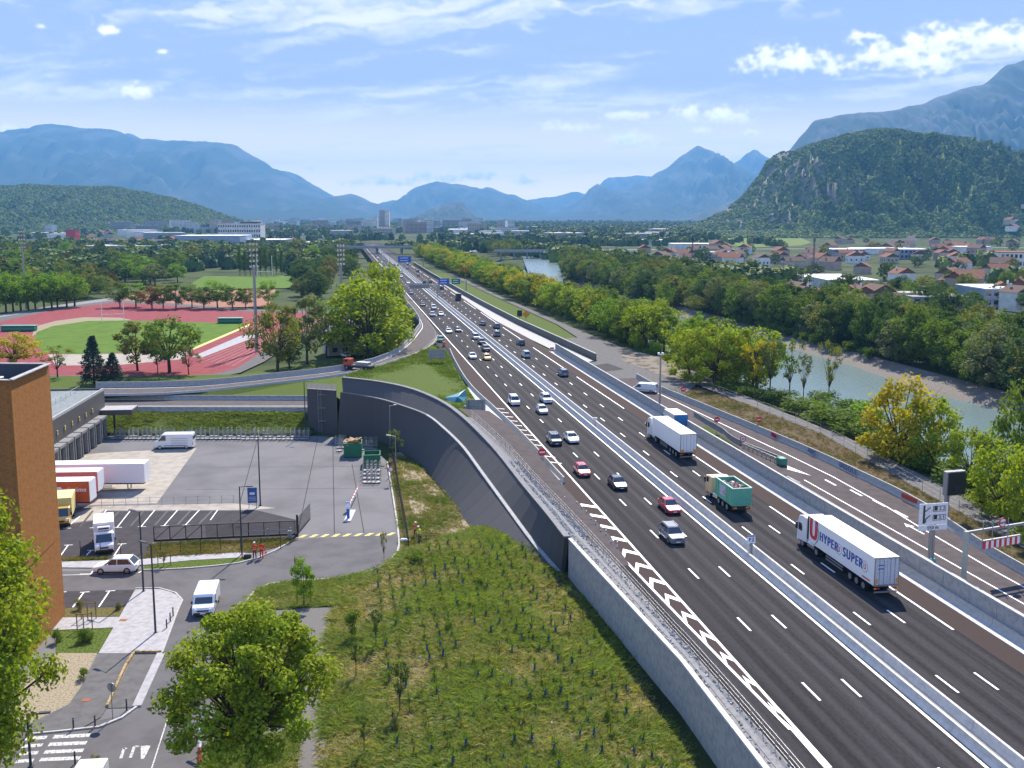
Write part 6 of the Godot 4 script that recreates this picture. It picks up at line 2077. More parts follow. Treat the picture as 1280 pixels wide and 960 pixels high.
	for k in fpts.size():
		var q := MB.new()
		q.tube(fpts[k], fpts[k] + Vector3.UP * 1.9, 0.04, 0.04, 4)
		pm(f3, "post", q, M.black)
		if k > 0:
			var q2 := MB.new()
			for j in 9:
				q2.tube(fpts[k - 1] + Vector3.UP * (0.2 + j * 0.2), fpts[k] + Vector3.UP * (0.2 + j * 0.2), 0.012, 0.012, 3, false)
			for j in 8:
				var w: Vector3 = fpts[k - 1].lerp(fpts[k], j / 8.0)
				q2.tube(w, w + Vector3.UP * 1.85, 0.012, 0.012, 3, false)
			pm(f3, "mesh_panel", q2, M.black)
	# lamps
	var lampm := mat(0.03, 0.035, 0.05, 0.5)
	for e in [[325.5, 632, 543, "tall dark yard lamp at the edge of the large asphalt yard", 0.0], [302.5, 694, 608, "dark street lamp with one arm behind the two workers", 0.0], [179.5, 740, 640, "dark street lamp at the top of the pale pavement island", 2.6], [194.5, 792, 680, "slender dark pole lamp in the middle of the pale pavement island", 2.6], [488, 560, 507, "pale lamp against the dark retaining wall", 0.6], [495, 590, 545, "pale lamp with a short arm beside the sandy strip", 2.8], [38.5, 959, 893, "dark lamp with a round head by the crossing", 0.2], [382, 544, 477, "thin lamp in front of the end of the retaining wall", 0.0]]:
		var at := P(e[0], e[1], y)
		var top := PZ(e[0], e[2], -at.z)
		lamp_post(at, top.y - at.y, e[4], e[3], M.galv if e[0] in [488.0, 495.0, 488, 495] else lampm, 0.9)
	# blue board
	var bs := thing("blue_board", "tall blue information board on two posts at the yard edge", "sign", P(316, 635, y), 0.1)
	for x in [-0.5, 0.5]:
		part(bs, "post", box_mesh(0.08, 2.9, 0.08), M.galv, Vector3(x, 1.45, 0))
	part(bs, "panel", chamfer(1.3, 2.2, 0.1, 0.03), mat(0.03, 0.11, 0.30, 0.5), Vector3(0, 1.85, 0.05))
	part(bs, "picture", box_mesh(0.7, 0.35, 0.02), M.white, Vector3(0, 2.1, 0.11))
	for k in 3:
		part(bs, "text_line", box_mesh(1.0, 0.05, 0.02), M.white, Vector3(0, 1.6 - k * 0.22, 0.11))
	# bollards and the round sign on the corner
	var bol: Node3D = null
	for e in [[208.5, 786], [213, 778], [216.5, 771], [92, 912], [119, 909], [158.5, 888], [94, 955]]:
		if bol == null:
			bol = thing("bollard", "slim black bollard on the kerb of the corner", "bollard", P(e[0], e[1], y), 0.0, "bollards round the corner")
			var b := MB.new()
			b.tube(Vector3.ZERO, Vector3(0, 1.0, 0), 0.07, 0.07, 8)
			pm(bol, "shaft", b, lampm)
			var b2 := MB.new()
			b2.tube(Vector3(0, 0.84, 0), Vector3(0, 0.9, 0), 0.074, 0.074, 8, false)
			pm(bol, "ring", b2, M.galv)
		else:
			copy(bol, P(e[0], e[1], y), 0.0)
	var rs := disc_sign(P(141, 899, y), 2.7, "back", "round road sign seen from behind on the corner", 0.4, PI - 0.3)
	var s2 := disc_sign(P(488.5, 606, y), 2.4, "", "small white round sign with a red rim beside the roll cages", 0.42, 0.1)
	s2.rotation.y = 0.1
	var wc := thing("red_white_pole", "red and white striped pole lying over the verge by the tree", "pole", P(249, 957, y), 0.5)
	for k in 6:
		var q := MB.new()
		q.tube(Vector3(k * 0.12, 0.2 + k * 0.35, -k * 0.45), Vector3((k + 1) * 0.12, 0.2 + (k + 1) * 0.35, -(k + 1) * 0.45), 0.14, 0.14, 8)
		pm(wc, "band", q, M.signred if k < 2 else M.white)
	# covers in the paving
	for e in [[154, 775, "rust coloured cover plate in the pale pavement"], [107.5, 875, "rust coloured cover plate in the grey path"]]:
		var b := MB.new()
		var c := P(e[0], e[1], y + 0.115 if e[1] < 800 else y + 0.09)
		b.bx(c, Vector3(0.7, 0.02, 0.5))
		solo("cover_plate", b, mat(0.30, 0.12, 0.06, 0.8, T.fine, 0.8), e[2], "cover plate")
	# cones beside the workers
	for e in [[303, 698.5, "orange traffic cone beside the bag of the two workers"], [332.5, 692.5, "orange traffic cone behind the right hand worker"]]:
		var o := thing("traffic_cone", e[2], "cone", P(e[0], e[1], y + 0.02))
		var q := MB.new()
		q.tube(Vector3(0, 0.03, 0), Vector3(0, 0.7, 0), 0.17, 0.03, 10)
		pm(o, "cone", q, paint(0.75, 0.10, 0.02))
		part(o, "base", box_mesh(0.42, 0.05, 0.42), paint(0.75, 0.10, 0.02), Vector3(0, 0.025, 0))
		var q2 := MB.new()
		q2.tube(Vector3(0, 0.34, 0), Vector3(0, 0.5, 0), 0.11, 0.078, 10, false)
		pm(o, "band", q2, M.white)
	var bag := thing("tool_bag", "black tool bag on the pavement at the workers' feet", "bag", P(309.5, 697.5, y + 0.09), 0.2)
	part(bag, "bag_body", chamfer(0.9, 0.45, 0.5, 0.1), M.black, Vector3(0, 0.23, 0))
	var hd := MB.new()
	hd.beam(Vector3(-0.25, 0.45, 0), Vector3(-0.15, 0.6, 0), 0.04, 0.03)
	hd.beam(Vector3(-0.15, 0.6, 0), Vector3(0.15, 0.6, 0), 0.04, 0.03)
	hd.beam(Vector3(0.15, 0.6, 0), Vector3(0.25, 0.45, 0), 0.04, 0.03)
	pm(bag, "handle", hd, M.black)
	var wb2 := thing("white_sack", "white sack lying on the grass beside the yard kerb", "sack", P(505, 676, y + 0.05))
	part(wb2, "sack_body", chamfer(0.9, 0.3, 0.6, 0.14), M.white, Vector3(0, 0.15, 0))
	part(wb2, "sack_neck", chamfer(0.4, 0.2, 0.3, 0.08), M.white, Vector3(0.5, 0.12, 0.1))
	# workers
	worker("person in an orange jacket and white helmet standing by the tool bag", P(318.5, 698, y + 0.09), 0.4, Color(0.62, 0.06, 0.02), Color(0.05, 0.05, 0.07), true, 1.08)
	worker("person in a bright red suit standing beside the traffic cone", P(327, 697.5, y + 0.02), -0.2, Color(0.66, 0.045, 0.02), Color(0.60, 0.05, 0.02), false, 1.12)
	worker("person in an orange jacket standing on the grass by the sandy strip", P(519, 671, y + 0.05), -0.5, Color(0.66, 0.10, 0.03), Color(0.1, 0.08, 0.06), true, 1.05)
	worker("person in a yellow high visibility vest bending on the sandy strip", P(525, 677, y + 0.05), 0.8, Color(0.55, 0.55, 0.03), Color(0.06, 0.06, 0.05), true, 1.08)
	var bench := thing("wooden_frame", "low wooden frame beside the two workers on the sandy strip", "frame", P(533, 678, y + 0.05), 0.1)
	for x in [-1.0, 0.0, 1.0]:
		part(bench, "stake", box_mesh(0.09, 1.0, 0.09), M.wood, Vector3(x, 0.5, 0))
	for h in [0.55, 0.9]:
		part(bench, "cross_bar", box_mesh(2.2, 0.09, 0.05), M.wood, Vector3(0, h, 0.05))

# ------------------------------------------------------------------ people: one skin over a jointed frame
func worker(label: String, at: Vector3, turn: float, coat: Color, legs: Color, helmet: bool, size: float) -> void:
	var skin := Color(0.42, 0.26, 0.18)
	var boot := Color(0.03, 0.025, 0.02)
	var bend := 0.35 if label.contains("bending") else 0.06
	var hip := Vector3(0, 0.92, 0)
	var chest := hip + Vector3(0, 0.42 * cos(bend), -0.42 * sin(bend))
	var neck := hip + Vector3(0, 0.58 * cos(bend), -0.60 * sin(bend))
	var head := neck + Vector3(0, 0.17, -0.05)
	var bones := []
	bones.append([hip, chest, 0.155, 0.175, coat])
	bones.append([chest, neck - Vector3(0, 0.04, 0), 0.17, 0.09, coat])
	bones.append([neck - Vector3(0, 0.03, 0), head, 0.055, 0.06, skin])
	bones.append([head, head + Vector3(0, 0.05, -0.01), 0.095, 0.1, skin])
	bones.append([head + Vector3(0, -0.01, -0.09), head + Vector3(0, -0.03, -0.11), 0.018, 0.015, skin])
	for s in [-1.0, 1.0]:
		var sh: Vector3 = neck + Vector3(s * 0.19, -0.09, 0)
		var el: Vector3 = sh + Vector3(s * 0.07, -0.27, -0.04 - bend * 0.3)
		var wr: Vector3 = el + Vector3(-s * 0.05, -0.19, -0.16)
		bones.append([sh - Vector3(s * 0.06, 0, 0), sh, 0.085, 0.078, coat])
		bones.append([sh, el, 0.072, 0.056, coat])
		bones.append([el, wr, 0.055, 0.04, coat])
		bones.append([wr, wr + Vector3(0, -0.05, -0.05), 0.032, 0.034, skin])
		for f in 4:
			var k: Vector3 = wr + Vector3(s * (-0.027 + f * 0.018), -0.065, -0.075)
			bones.append([k, k + Vector3(0, -0.05, -0.01), 0.011, 0.010, skin])
		bones.append([wr + Vector3(-s * 0.03, -0.04, -0.03), wr + Vector3(-s * 0.055, -0.08, -0.06), 0.012, 0.010, skin])
		var hp: Vector3 = hip + Vector3(s * 0.10, -0.04, 0)
		var kn: Vector3 = hp + Vector3(s * 0.03, -0.42, -0.04)
		var an := Vector3(s * 0.14, 0.09, 0.02)
		bones.append([hp, kn, 0.10, 0.068, legs])
		bones.append([kn, an, 0.066, 0.048, legs])
		bones.append([an - Vector3(0, 0.03, 0), an + Vector3(0, -0.045, -0.15), 0.05, 0.04, boot])
	var o := thing("person", label, "person", at, turn)
	o.scale = Vector3.ONE * size
	pm(o, "body", nets(bones, 0.026), vmat(0.85))
	if helmet:
		var sp := SphereMesh.new()
		sp.radius = 0.135
		sp.height = 0.2
		sp.radial_segments = 14
		sp.rings = 7
		part(o, "helmet", sp, M.white, head + Vector3(0, 0.1, -0.01))
		part(o, "helmet_brim", chamfer(0.22, 0.02, 0.12, 0.008), M.white, head + Vector3(0, 0.075, -0.12))
	else:
		var sp := SphereMesh.new()
		sp.radius = 0.115
		sp.height = 0.19
		sp.radial_segments = 14
		sp.rings = 7
		part(o, "hair", sp, mat(0.03, 0.02, 0.012, 0.8), head + Vector3(0, 0.075, 0.015))
	for h in [0.0, 0.16]:
		var bd := MB.new()
		var c: Vector3 = hip.lerp(chest, 0.35 + h * 2.6)
		bd.tube(c - Vector3(0, 0.022, 0), c + Vector3(0, 0.022, 0), 0.186, 0.186, 14, false)
		pm(o, "reflective_band", bd, mat(0.6, 0.62, 0.62, 0.3))

func bone_d(p: Vector3, b: Array) -> float:
	var a: Vector3 = b[0]
	var d: Vector3 = b[1] - a
	var t := clampf((p - a).dot(d) / maxf(d.length_squared(), 1e-8), 0.0, 1.0)
	return p.distance_to(a + d * t) - lerpf(b[2], b[3], t)

func nets(bones: Array, cell: float) -> MB:
	var val := {}
	var col := {}
	for b in bones:
		var r: float = maxf(b[2], b[3]) + cell * 2.2
		var lo: Vector3 = (b[0] as Vector3).min(b[1]) - Vector3.ONE * r
		var hi: Vector3 = (b[0] as Vector3).max(b[1]) + Vector3.ONE * r
		for i in range(int(floor(lo.x / cell)), int(ceil(hi.x / cell)) + 1):
			for j in range(int(floor(lo.y / cell)), int(ceil(hi.y / cell)) + 1):
				for k in range(int(floor(lo.z / cell)), int(ceil(hi.z / cell)) + 1):
					var key := Vector3i(i, j, k)
					var d := bone_d(Vector3(i, j, k) * cell, b)
					if not val.has(key):
						val[key] = d
						col[key] = [d, b[4]]
					else:
						var e: float = val[key]
						var h := clampf(0.5 + 0.5 * (e - d) / 0.03, 0.0, 1.0)
						val[key] = lerpf(e, d, h) - 0.03 * h * (1.0 - h)
						if d < col[key][0]:
							col[key] = [d, b[4]]
	var vert := {}
	for key in val:
		var sum := Vector3.ZERO
		var n := 0
		var ok := true
		for e in EDGES:
			var a: Vector3i = key + e[0]
			var b: Vector3i = key + e[1]
			if not val.has(a) or not val.has(b):
				ok = false
				break
			var va: float = val[a]
			var vb: float = val[b]
			if (va < 0.0) != (vb < 0.0):
				sum += Vector3(a).lerp(Vector3(b), va / (va - vb))
				n += 1
		if ok and n > 0:
			vert[key] = sum / n * cell
	var m := MB.new()
	for key in vert:
		var v0: float = val[key]
		m.col = col[key][1]
		for ax in 3:
			var e: Vector3i = AX[ax]
			if not val.has(key + e):
				continue
			var v1: float = val[key + e]
			if (v0 < 0.0) == (v1 < 0.0):
				continue
			var u: Vector3i = AX[(ax + 1) % 3]
			var w: Vector3i = AX[(ax + 2) % 3]
			if vert.has(key - u) and vert.has(key - w) and vert.has(key - u - w):
				if v0 < 0.0:
					m.quad(vert[key - u - w], vert[key - w], vert[key], vert[key - u])
				else:
					m.quad(vert[key - u - w], vert[key - u], vert[key], vert[key - w])
	return m

const AX := [Vector3i(1, 0, 0), Vector3i(0, 1, 0), Vector3i(0, 0, 1)]
const EDGES := [[Vector3i(0, 0, 0), Vector3i(1, 0, 0)], [Vector3i(0, 1, 0), Vector3i(1, 1, 0)], [Vector3i(0, 0, 1), Vector3i(1, 0, 1)], [Vector3i(0, 1, 1), Vector3i(1, 1, 1)],
	[Vector3i(0, 0, 0), Vector3i(0, 1, 0)], [Vector3i(1, 0, 0), Vector3i(1, 1, 0)], [Vector3i(0, 0, 1), Vector3i(0, 1, 1)], [Vector3i(1, 0, 1), Vector3i(1, 1, 1)],
	[Vector3i(0, 0, 0), Vector3i(0, 0, 1)], [Vector3i(1, 0, 0), Vector3i(1, 0, 1)], [Vector3i(0, 1, 0), Vector3i(0, 1, 1)], [Vector3i(1, 1, 0), Vector3i(1, 1, 1)]]

# ------------------------------------------------------------------ trees (one unit high; scaled where they stand)
var crowns := {}
var trunks := {}
var leafs := {}

func make_crown(kind: String, seed_: int, leaves: int, size: float) -> Array:
	var rg := RandomNumberGenerator.new()
	rg.seed = seed_
	var lobes := []
	var nl := 13
	if kind == "poplar":
		for k in 12:
			lobes.append([Vector3(rg.randf_range(-0.06, 0.06), 0.22 + 0.066 * k, rg.randf_range(-0.06, 0.06)), 0.11 * (1.0 - absf(k - 5.0) * 0.06), 0.12])
	elif kind == "conifer":
		for k in 90:
			var h := 0.08 + 0.88 * pow(k / 90.0, 1.15)
			var r := (0.25 * (1.0 - h) + 0.01) * rg.randf_range(0.45, 1.0)
			var w := k * 2.4
			lobes.append([Vector3(cos(w) * r, h, sin(w) * r), 0.07 * (1.1 - h) + 0.018, 0.04])
	elif kind == "sparse":
		for k in 15:
			var w := rg.randf() * TAU
			var h := rg.randf_range(0.38, 0.95)
			var r := rg.randf_range(0.05, 0.26)
			lobes.append([Vector3(cos(w) * r, h, sin(w) * r), rg.randf_range(0.06, 0.10), rg.randf_range(0.05, 0.09)])
	elif kind == "shrub":
		for k in 9:
			var w := rg.randf() * TAU
			var r := rg.randf_range(0.0, 0.42)
			lobes.append([Vector3(cos(w) * r, rg.randf_range(0.25, 0.75), sin(w) * r), rg.randf_range(0.2, 0.3), rg.randf_range(0.2, 0.28)])
	else:
		nl = 17 if kind != "wide" else 26
		var mid := 0.58 if kind == "round" else 0.56
		var sp := 0.27 if kind == "round" else 0.38
		var tall := 0.31 if kind == "round" else 0.30
		if kind == "full":
			nl = 26
			mid = 0.50
			sp = 0.33
			tall = 0.38
		elif kind == "near":
			nl = 60
			mid = 0.58
			sp = 0.39
			tall = 0.29
		elif kind == "tall":
			nl = 60
			mid = 0.55
			sp = 0.22
			tall = 0.36
		for k in nl:
			var w := k * 2.39996 + rg.randf() * 0.5
			var v := 1.0 - 2.0 * (k + 0.5) / nl
			var r := sqrt(1.0 - v * v) * sp * rg.randf_range(0.62, 1.2)
			var h := mid + v * tall * rg.randf_range(0.78, 1.16)
			var lr := rg.randf_range(0.075, 0.165)
			if nl == 60:
				r *= sqrt(rg.randf_range(0.25, 1.05))
				lr = rg.randf_range(0.055, 0.105)
			lobes.append([Vector3(cos(w) * r, h, sin(w) * r), lr, lr * 0.8])
	var b := MB.new()
	var per := leaves / lobes.size()
	for l in lobes:
		var tone := rg.randf_range(0.82, 1.16)
		var warm := rg.randf_range(-0.06, 0.10)
		for k in per:
			var d := Vector3(rg.randfn(), rg.randfn(), rg.randfn()).normalized()
			var q := pow(rg.randf(), 0.42)
			var c: Vector3 = l[0] + Vector3(d.x * l[1], d.y * l[2], d.z * l[1]) * q * rg.randf_range(0.9, 1.12)
			var z := size * rg.randf_range(0.6, 1.35)
			var n := (d * 0.8 + Vector3(rg.randfn(), rg.randfn() + 0.5, rg.randfn()) * 0.6).normalized()
			var x := n.cross(Vector3(rg.randfn(), rg.randfn(), rg.randfn())).normalized()
			var y := n.cross(x)
			var t := tone * rg.randf_range(0.72, 1.28)
			b.col = Color(t * (1.0 + warm + rg.randf_range(-0.05, 0.08)), t, t * rg.randf_range(0.8, 1.1))
			var tip := c + x * z + n * z * -0.18
			b.tri(c - x * z * 0.6, c - y * z * 0.5, tip)
			b.tri(c - x * z * 0.6, tip, c + y * z * 0.5)
	return [b.mesh(), lobes]

func make_trunk(kind: String, lobes: Array, seed_: int, thick: float) -> Mesh:
	var rg := RandomNumberGenerator.new()
	rg.seed = seed_
	var b := MB.new()
	if kind in ["poplar", "conifer"]:
		b.tube(Vector3(0, -0.03, 0), Vector3(0, 0.9, 0), thick, thick * 0.15, 7)
		return b.mesh()
	var fork := Vector3(rg.randf_range(-0.015, 0.015), 0.26 if kind != "shrub" else 0.06, rg.randf_range(-0.015, 0.015))
	b.tube(Vector3(0, -0.03, 0), Vector3(0, 0.03, 0), thick * 1.35, thick, 8, false)
	b.tube(Vector3(0, 0.03, 0), fork, thick, thick * 0.8, 8, false)
	for l in lobes:
		var e: Vector3 = l[0]
		var m := fork.lerp(e, 0.5) + Vector3(0, 0.03, 0) + Vector3(rg.randfn(), rg.randfn(), rg.randfn()) * 0.012
		b.tube(fork, m, thick * 0.42, thick * 0.25, 5, false)
		b.tube(m, e, thick * 0.25, thick * 0.08, 4, false)
		for k in 2:
			b.tube(m.lerp(e, 0.5), e + Vector3(rg.randfn(), rg.randfn(), rg.randfn()) * l[1] * 0.5, thick * 0.12, thick * 0.04, 3, false)
	return b.mesh()

func make_tree_kinds() -> void:
	for e in [["round", 3, 2400, 0.028, 0.020], ["wide", 2, 3200, 0.026, 0.026], ["full", 3, 3400, 0.027, 0.022], ["poplar", 1, 1300, 0.026, 0.018], ["conifer", 2, 7200, 0.017, 0.018], ["sparse", 2, 900, 0.022, 0.014], ["shrub", 2, 1300, 0.05, 0.02]]:
		crowns[e[0]] = []
		trunks[e[0]] = []
		for k in e[1]:
			var c := make_crown(e[0], 100 + k * 7 + crowns.size() * 31, e[2], e[3])
			crowns[e[0]].append(c[0])
			trunks[e[0]].append(make_trunk(e[0], c[1], 200 + k, e[4]))
	for k in 2:
		var nk: String = ["near", "tall"][k]
		var c := make_crown(nk, 501 + k * 13, 24000, [0.0135, 0.0100][k])
		crowns[nk] = [c[0]]
		trunks[nk] = [make_trunk(nk, c[1], 210 + k, [0.024, 0.016][k])]
	leafs = {
		"lime": leafmat(0.263, 0.343, 0.028), "green": leafmat(0.132, 0.207, 0.031), "deep": leafmat(0.070, 0.127, 0.028), "yellow": leafmat(0.412, 0.360, 0.024), "olive": leafmat(0.185, 0.207, 0.049),
		"rust": leafmat(0.228, 0.127, 0.039), "fir": leafmat(0.035, 0.065, 0.042, 0.3), "bright": leafmat(0.185, 0.324, 0.028), "grey": leafmat(0.176, 0.211, 0.105), "bluish": leafmat(0.078, 0.132, 0.053)}

var tree_no := 0

func over_bend(at: Vector3) -> bool:      # stands on the bend of the river or its near shore
	var px := 640.0 + F * at.x / -at.z
	return -at.z > 420.0 and -at.z < 1080.0 and px > 650.0 and px < 706.0


func tree(kind: String, tone: String, at: Vector3, h: float, wide: float, label: String, group := "", bark := "bark") -> Node3D:
	tree_no += 1
	var r := thing("tree" if kind != "shrub" else "shrub", label, "tree" if kind != "shrub" else "shrub", at, rng.randf() * TAU, group)
	var k: int = tree_no % crowns[kind].size()
	var base := 0.78 if kind in ["wide", "near"] else 0.68 if kind == "full" else 0.50 if kind == "tall" else 0.58 if kind == "round" else 1.2 if kind == "shrub" else 0.5
	if kind == "conifer":
		base = 0.56
	var w := wide / base
	r.scale = Vector3(w, h, w)
	part(r, "trunk" if kind != "shrub" else "stems", trunks[kind][k], M[bark])
	part(r, "crown" if kind != "shrub" else "foliage", crowns[kind][k], leafs[tone])
	return r

func tree_px(kind: String, tone: String, x: float, yb: float, yt: float, wpx: float, hb: float, label: String, group := "", bark := "bark") -> Node3D:
	var at := P(x, yb, hb)
	var top := PZ(x, yt, -at.z)
	var d := (at - Vector3(0, EYE, 0)).length()
	return tree(kind, tone, at - Vector3(0, 0.1, 0), (top.y - at.y) * 1.02, wpx / F * d, label, group, bark)

func make_trees() -> void:
	make_tree_kinds()
	rng.seed = 4
	# the two near trees
	tree_px("near", "lime", 314, 990, 744, 188, YL, "large leafy tree with dark forked trunk beside the footpath").rotation.y = 0.7
	tree_px("tall", "lime", -12, 1015, 600, 150, YL, "tall yellow green tree in front of the brown building").rotation.y = 2.2
	# young staked trees
	var no := 0
	for e in [[380, 757, 696, 26, "bright", "young bushy tree tied to wooden stakes on the near verge"], [495, 575, 535, 18, "green", "small leafy tree against the foot of the dark wall"], [480, 705, 660, 10, "olive", "thin sapling beside the yard kerb"], [205, 708, 684, 10, "olive", "staked sapling on the verge by the pavement"], [372, 752, 690, 8, "grey", "bare thin sapling next to the bushy young tree"]]:
		tree_px("sparse" if e[3] < 20 else "round", e[4], e[0], e[1], e[2], e[3], YL, e[5])
	for e in [[380, 757], [110, 776], [205, 709], [105, 790]]:
		var o := thing("tree_stakes", ["wooden tree stakes round the bushy young tree", "wooden tree stakes on the verge by the side path", "wooden tree stakes by the pavement sapling", "wooden tree stakes over the small garden"][no], "stakes", P(e[0], e[1], YL), 0.2)
		no += 1
		for x in [-0.7, 0.0, 0.7]:
			part(o, "stake", box_mesh(0.09, 1.9, 0.09), M.wood, Vector3(x, 0.95, absf(x) * -0.6))
		part(o, "cross_bar", box_mesh(1.6, 0.09, 0.05), M.wood, Vector3(0, 1.7, -0.35))
	for e in [[60, 775, 24], [72, 798, 18], [112, 797, 16], [100, 757, 14], [148, 757, 9], [104, 844, 16], [120, 950, 14], [104, 797, 20]]:
		tree_px("shrub", "green" if e[2] > 15 else "olive", e[0], e[1] + 5, e[1] - e[2] * 0.7, e[2], YL, "low green shrub in the garden beds beside the pale pavement", "garden shrubs")
	# park beside the sports ground
	for e in [["round", "olive", 172, 464, 397, 44, "olive tree standing alone by the near bend of the track"], ["wide", "green", 212, 466, 392, 62, "broad green tree by the near bend of the track"], ["sparse", "olive", 236, 469, 430, 26, "small thin tree beside the broad green tree"], ["sparse", "rust", 197, 467, 430, 22, "thin reddish tree under the broad green tree"], ["sparse", "olive", 72, 472, 432, 32, "small round tree behind the brown building"],
			["conifer", "fir", 118, 481, 419, 44, "tall dark fir beside the slip road"], ["conifer", "fir", 142, 479, 440, 36, "shorter dark fir beside the tall one"], ["wide", "yellow", 18, 462, 414, 58, "yellowish tree behind the roof of the brown building"],
			["wide", "olive", 347, 470, 372, 62, "tall olive tree in front of the light mast"], ["round", "grey", 384, 456, 364, 48, "pale tall tree beside the parked cars"], ["round", "green", 362, 462, 420, 34, "low green tree between two taller ones"], ["round", "bright", 408, 446, 372, 40, "bright green tree left of the great tree"],
			["full", "lime", 462, 452, 342, 98, "great spreading yellow green tree beside the slip road"], ["full", "lime", 476, 436, 316, 58, "tall tree rising behind the great spreading tree"], ["round", "green", 440, 446, 352, 50, "green tree at the left of the great spreading tree"], ["full", "lime", 492, 444, 362, 42, "tree leaning over the barrier of the slip road"]]:
		tree_px(e[0], e[1], e[2], e[3], e[4], e[5], YL, e[6])
	for e in [[190, 386, 355, 28, "rust"], [204, 386, 354, 26, "olive"], [220, 386, 352, 28, "green"], [255, 386, 357, 28, "green"], [272, 385, 350, 30, "bright"], [291, 386, 356, 27, "green"], [307, 385, 358, 20, "olive"], [240, 384, 354, 22, "grey"], [170, 384, 352, 28, "bright"], [150, 384, 350, 26, "green"], [335, 382, 350, 24, "bright"]]:
		tree_px("round", e[4], e[0], e[1], e[2], e[3], YL, "small round tree in the row behind the running track", "trees behind the track", "pale_bark")
	for k in 12:
		tree_px("wide", "bright", -14 + k * 9.5 + rng.randf() * 3, 392 - k * 0.8, 346 - (k % 3) * 4, 34, YL, "bright green tree in the row left of the running track", "trees left of the track")
	var tones := ["green", "deep", "olive", "green", "bright", "bright", "deep", "grey"]
	for k in 50:
		var x := rng.randf_range(-20, 440)
		var yb := rng.randf_range(322, 378)
		if (x > 225 and x < 385 and yb > 338) or (x > 140 and x < 345 and yb > 356) or (x > 60 and x < 120 and yb > 372):
			continue
		if x > 405 and yb > 352:
			yb = rng.randf_range(325, 352)
		var sc := (yb - 270.0) / 1246.0 / 40.0
		tree_px(["round", "wide", "round"][k % 3], tones[rng.randi() % 8], x, yb, yb - 12.5 / (40.0 / (yb - 270.0)) - rng.randf() * 9, 11.0 / 40.0 * (yb - 270.0) * rng.randf_range(0.7, 1.1) + 4, YL, "park tree in the woods beyond the sports ground", "trees of the park woods")
	for k in 22:
		var x := rng.randf_range(372, 424) if k % 2 else rng.randf_range(138, 226)
		var yb := rng.randf_range(342, 372) if k % 2 else rng.randf_range(338, 360)
		tree_px(["round", "full"][k % 2], ["green", "olive", "bright", "deep"][k % 4], x, yb, yb - rng.randf_range(22, 32), rng.randf_range(18, 26), YL, "tree at the edge of the playing field between the masts", "trees round the playing field")
	for k in 9:
		tree_px("poplar", "deep", 300 + k * 6.5, 344, 314 - rng.randf() * 5, 9, YL, "slim dark tree in the clipped row behind the playing field", "slim trees behind the playing field")
	# row between the motorway and the river
	for k in 82:
		var s := 205.0 + k * 9.2 + rng.randf_range(-3, 3)
		for row in 2:
			if row == 1 and k % 3 == 0:
				continue
			var t := 84.5 + row * 7.5 + rng.randf_range(-2.0, 2.0) - (3.0 if s > 420 else 0.0) - (5.0 if s > 600 else 0.0)
			if s < 262 and row == 0:
				t += 4.0
			var h := rng.randf_range(10.5, 14.5) + (1.5 if s < 320 else 0.0)
			var tone: String = ["lime", "green", "lime", "olive", "bright", "yellow", "green"][rng.randi() % 7]
			tree(["full", "wide", "full"][k % 3], tone, R(s, t, land_h(t) - 0.1), h, rng.randf_range(9.0, 12.5), "leafy tree in the long row between motorway and river", "trees between motorway and river")
	for k in 60:
		var s := rng.randf_range(215, 560)
		tree("shrub", ["green", "bright", "lime"][k % 3], R(s, 81.5 + rng.randf() * 4.0, -1.1), rng.randf_range(2.0, 4.0), rng.randf_range(3.0, 5.0), "bushy undergrowth shrub at the foot of the tree row", "undergrowth of the tree row")
	for e in [["full", "lime", 893, 487, 398, 66, -1.5, "tall yellow green tree beside the bare river gap"], ["full", "lime", 862, 478, 408, 52, -1.0, "rounded tree left of the tall yellow green one"], ["sparse", "yellow", 944, 497, 424, 38, -2.0, "thin half bare tree with yellow leaves by the river"], ["sparse", "grey", 962, 496, 418, 34, -2.0, "thin grey half bare tree by the river"], ["sparse", "green", 986, 500, 422, 32, -2.5, "slender dark trunked tree standing before the water"], ["sparse", "grey", 1004, 505, 438, 22, -2.5, "small slender tree before the water"], ["sparse", "olive", 1036, 506, 426, 26, -2.5, "slim pale tree reaching over the water"],
			["full", "yellow", 1120, 590, 466, 78, -2.5, "large golden tree leaning over the riverside path"], ["full", "lime", 1165, 598, 492, 58, -2.5, "large yellow green tree beside the golden one"], ["full", "lime", 1212, 618, 526, 54, -2.5, "yellow green tree behind the black message board"], ["full", "green", 1276, 640, 474, 66, -2.5, "tall green tree at the riverside path"], ["full", "lime", 1250, 660, 545, 66, -1.8, "low bright tree overhanging the path"], ["full", "lime", 1290, 690, 540, 66, -1.8, "bright tree beyond the height gauge"], ["sparse", "grey", 1143, 560, 478, 16, -4.0, "bare grey tree among the golden crowns"]]:
		tree_px(e[0], e[1], e[2], e[3], e[4], e[5], e[6], e[7])
	for e in [[915, 492, 22], [932, 497, 20], [955, 500, 22], [975, 505, 24], [1000, 515, 30], [1020, 523, 30], [1040, 530, 36], [1058, 538, 36], [1078, 548, 40], [1096, 556, 40], [1112, 566, 36], [1060, 520, 30], [1130, 578, 34], [1085, 530, 34], [1024, 505, 26], [1150, 590, 34], [1200, 610, 40], [1235, 640, 36]]:
		tree_px("shrub", ["green", "bright", "green", "deep"][int(e[0]) % 4], e[0], e[1] + 3, e[1] - e[2] * 0.8, e[2] * 1.9, -1.6, "dense green riverside bush along the path fence", "riverside bushes")
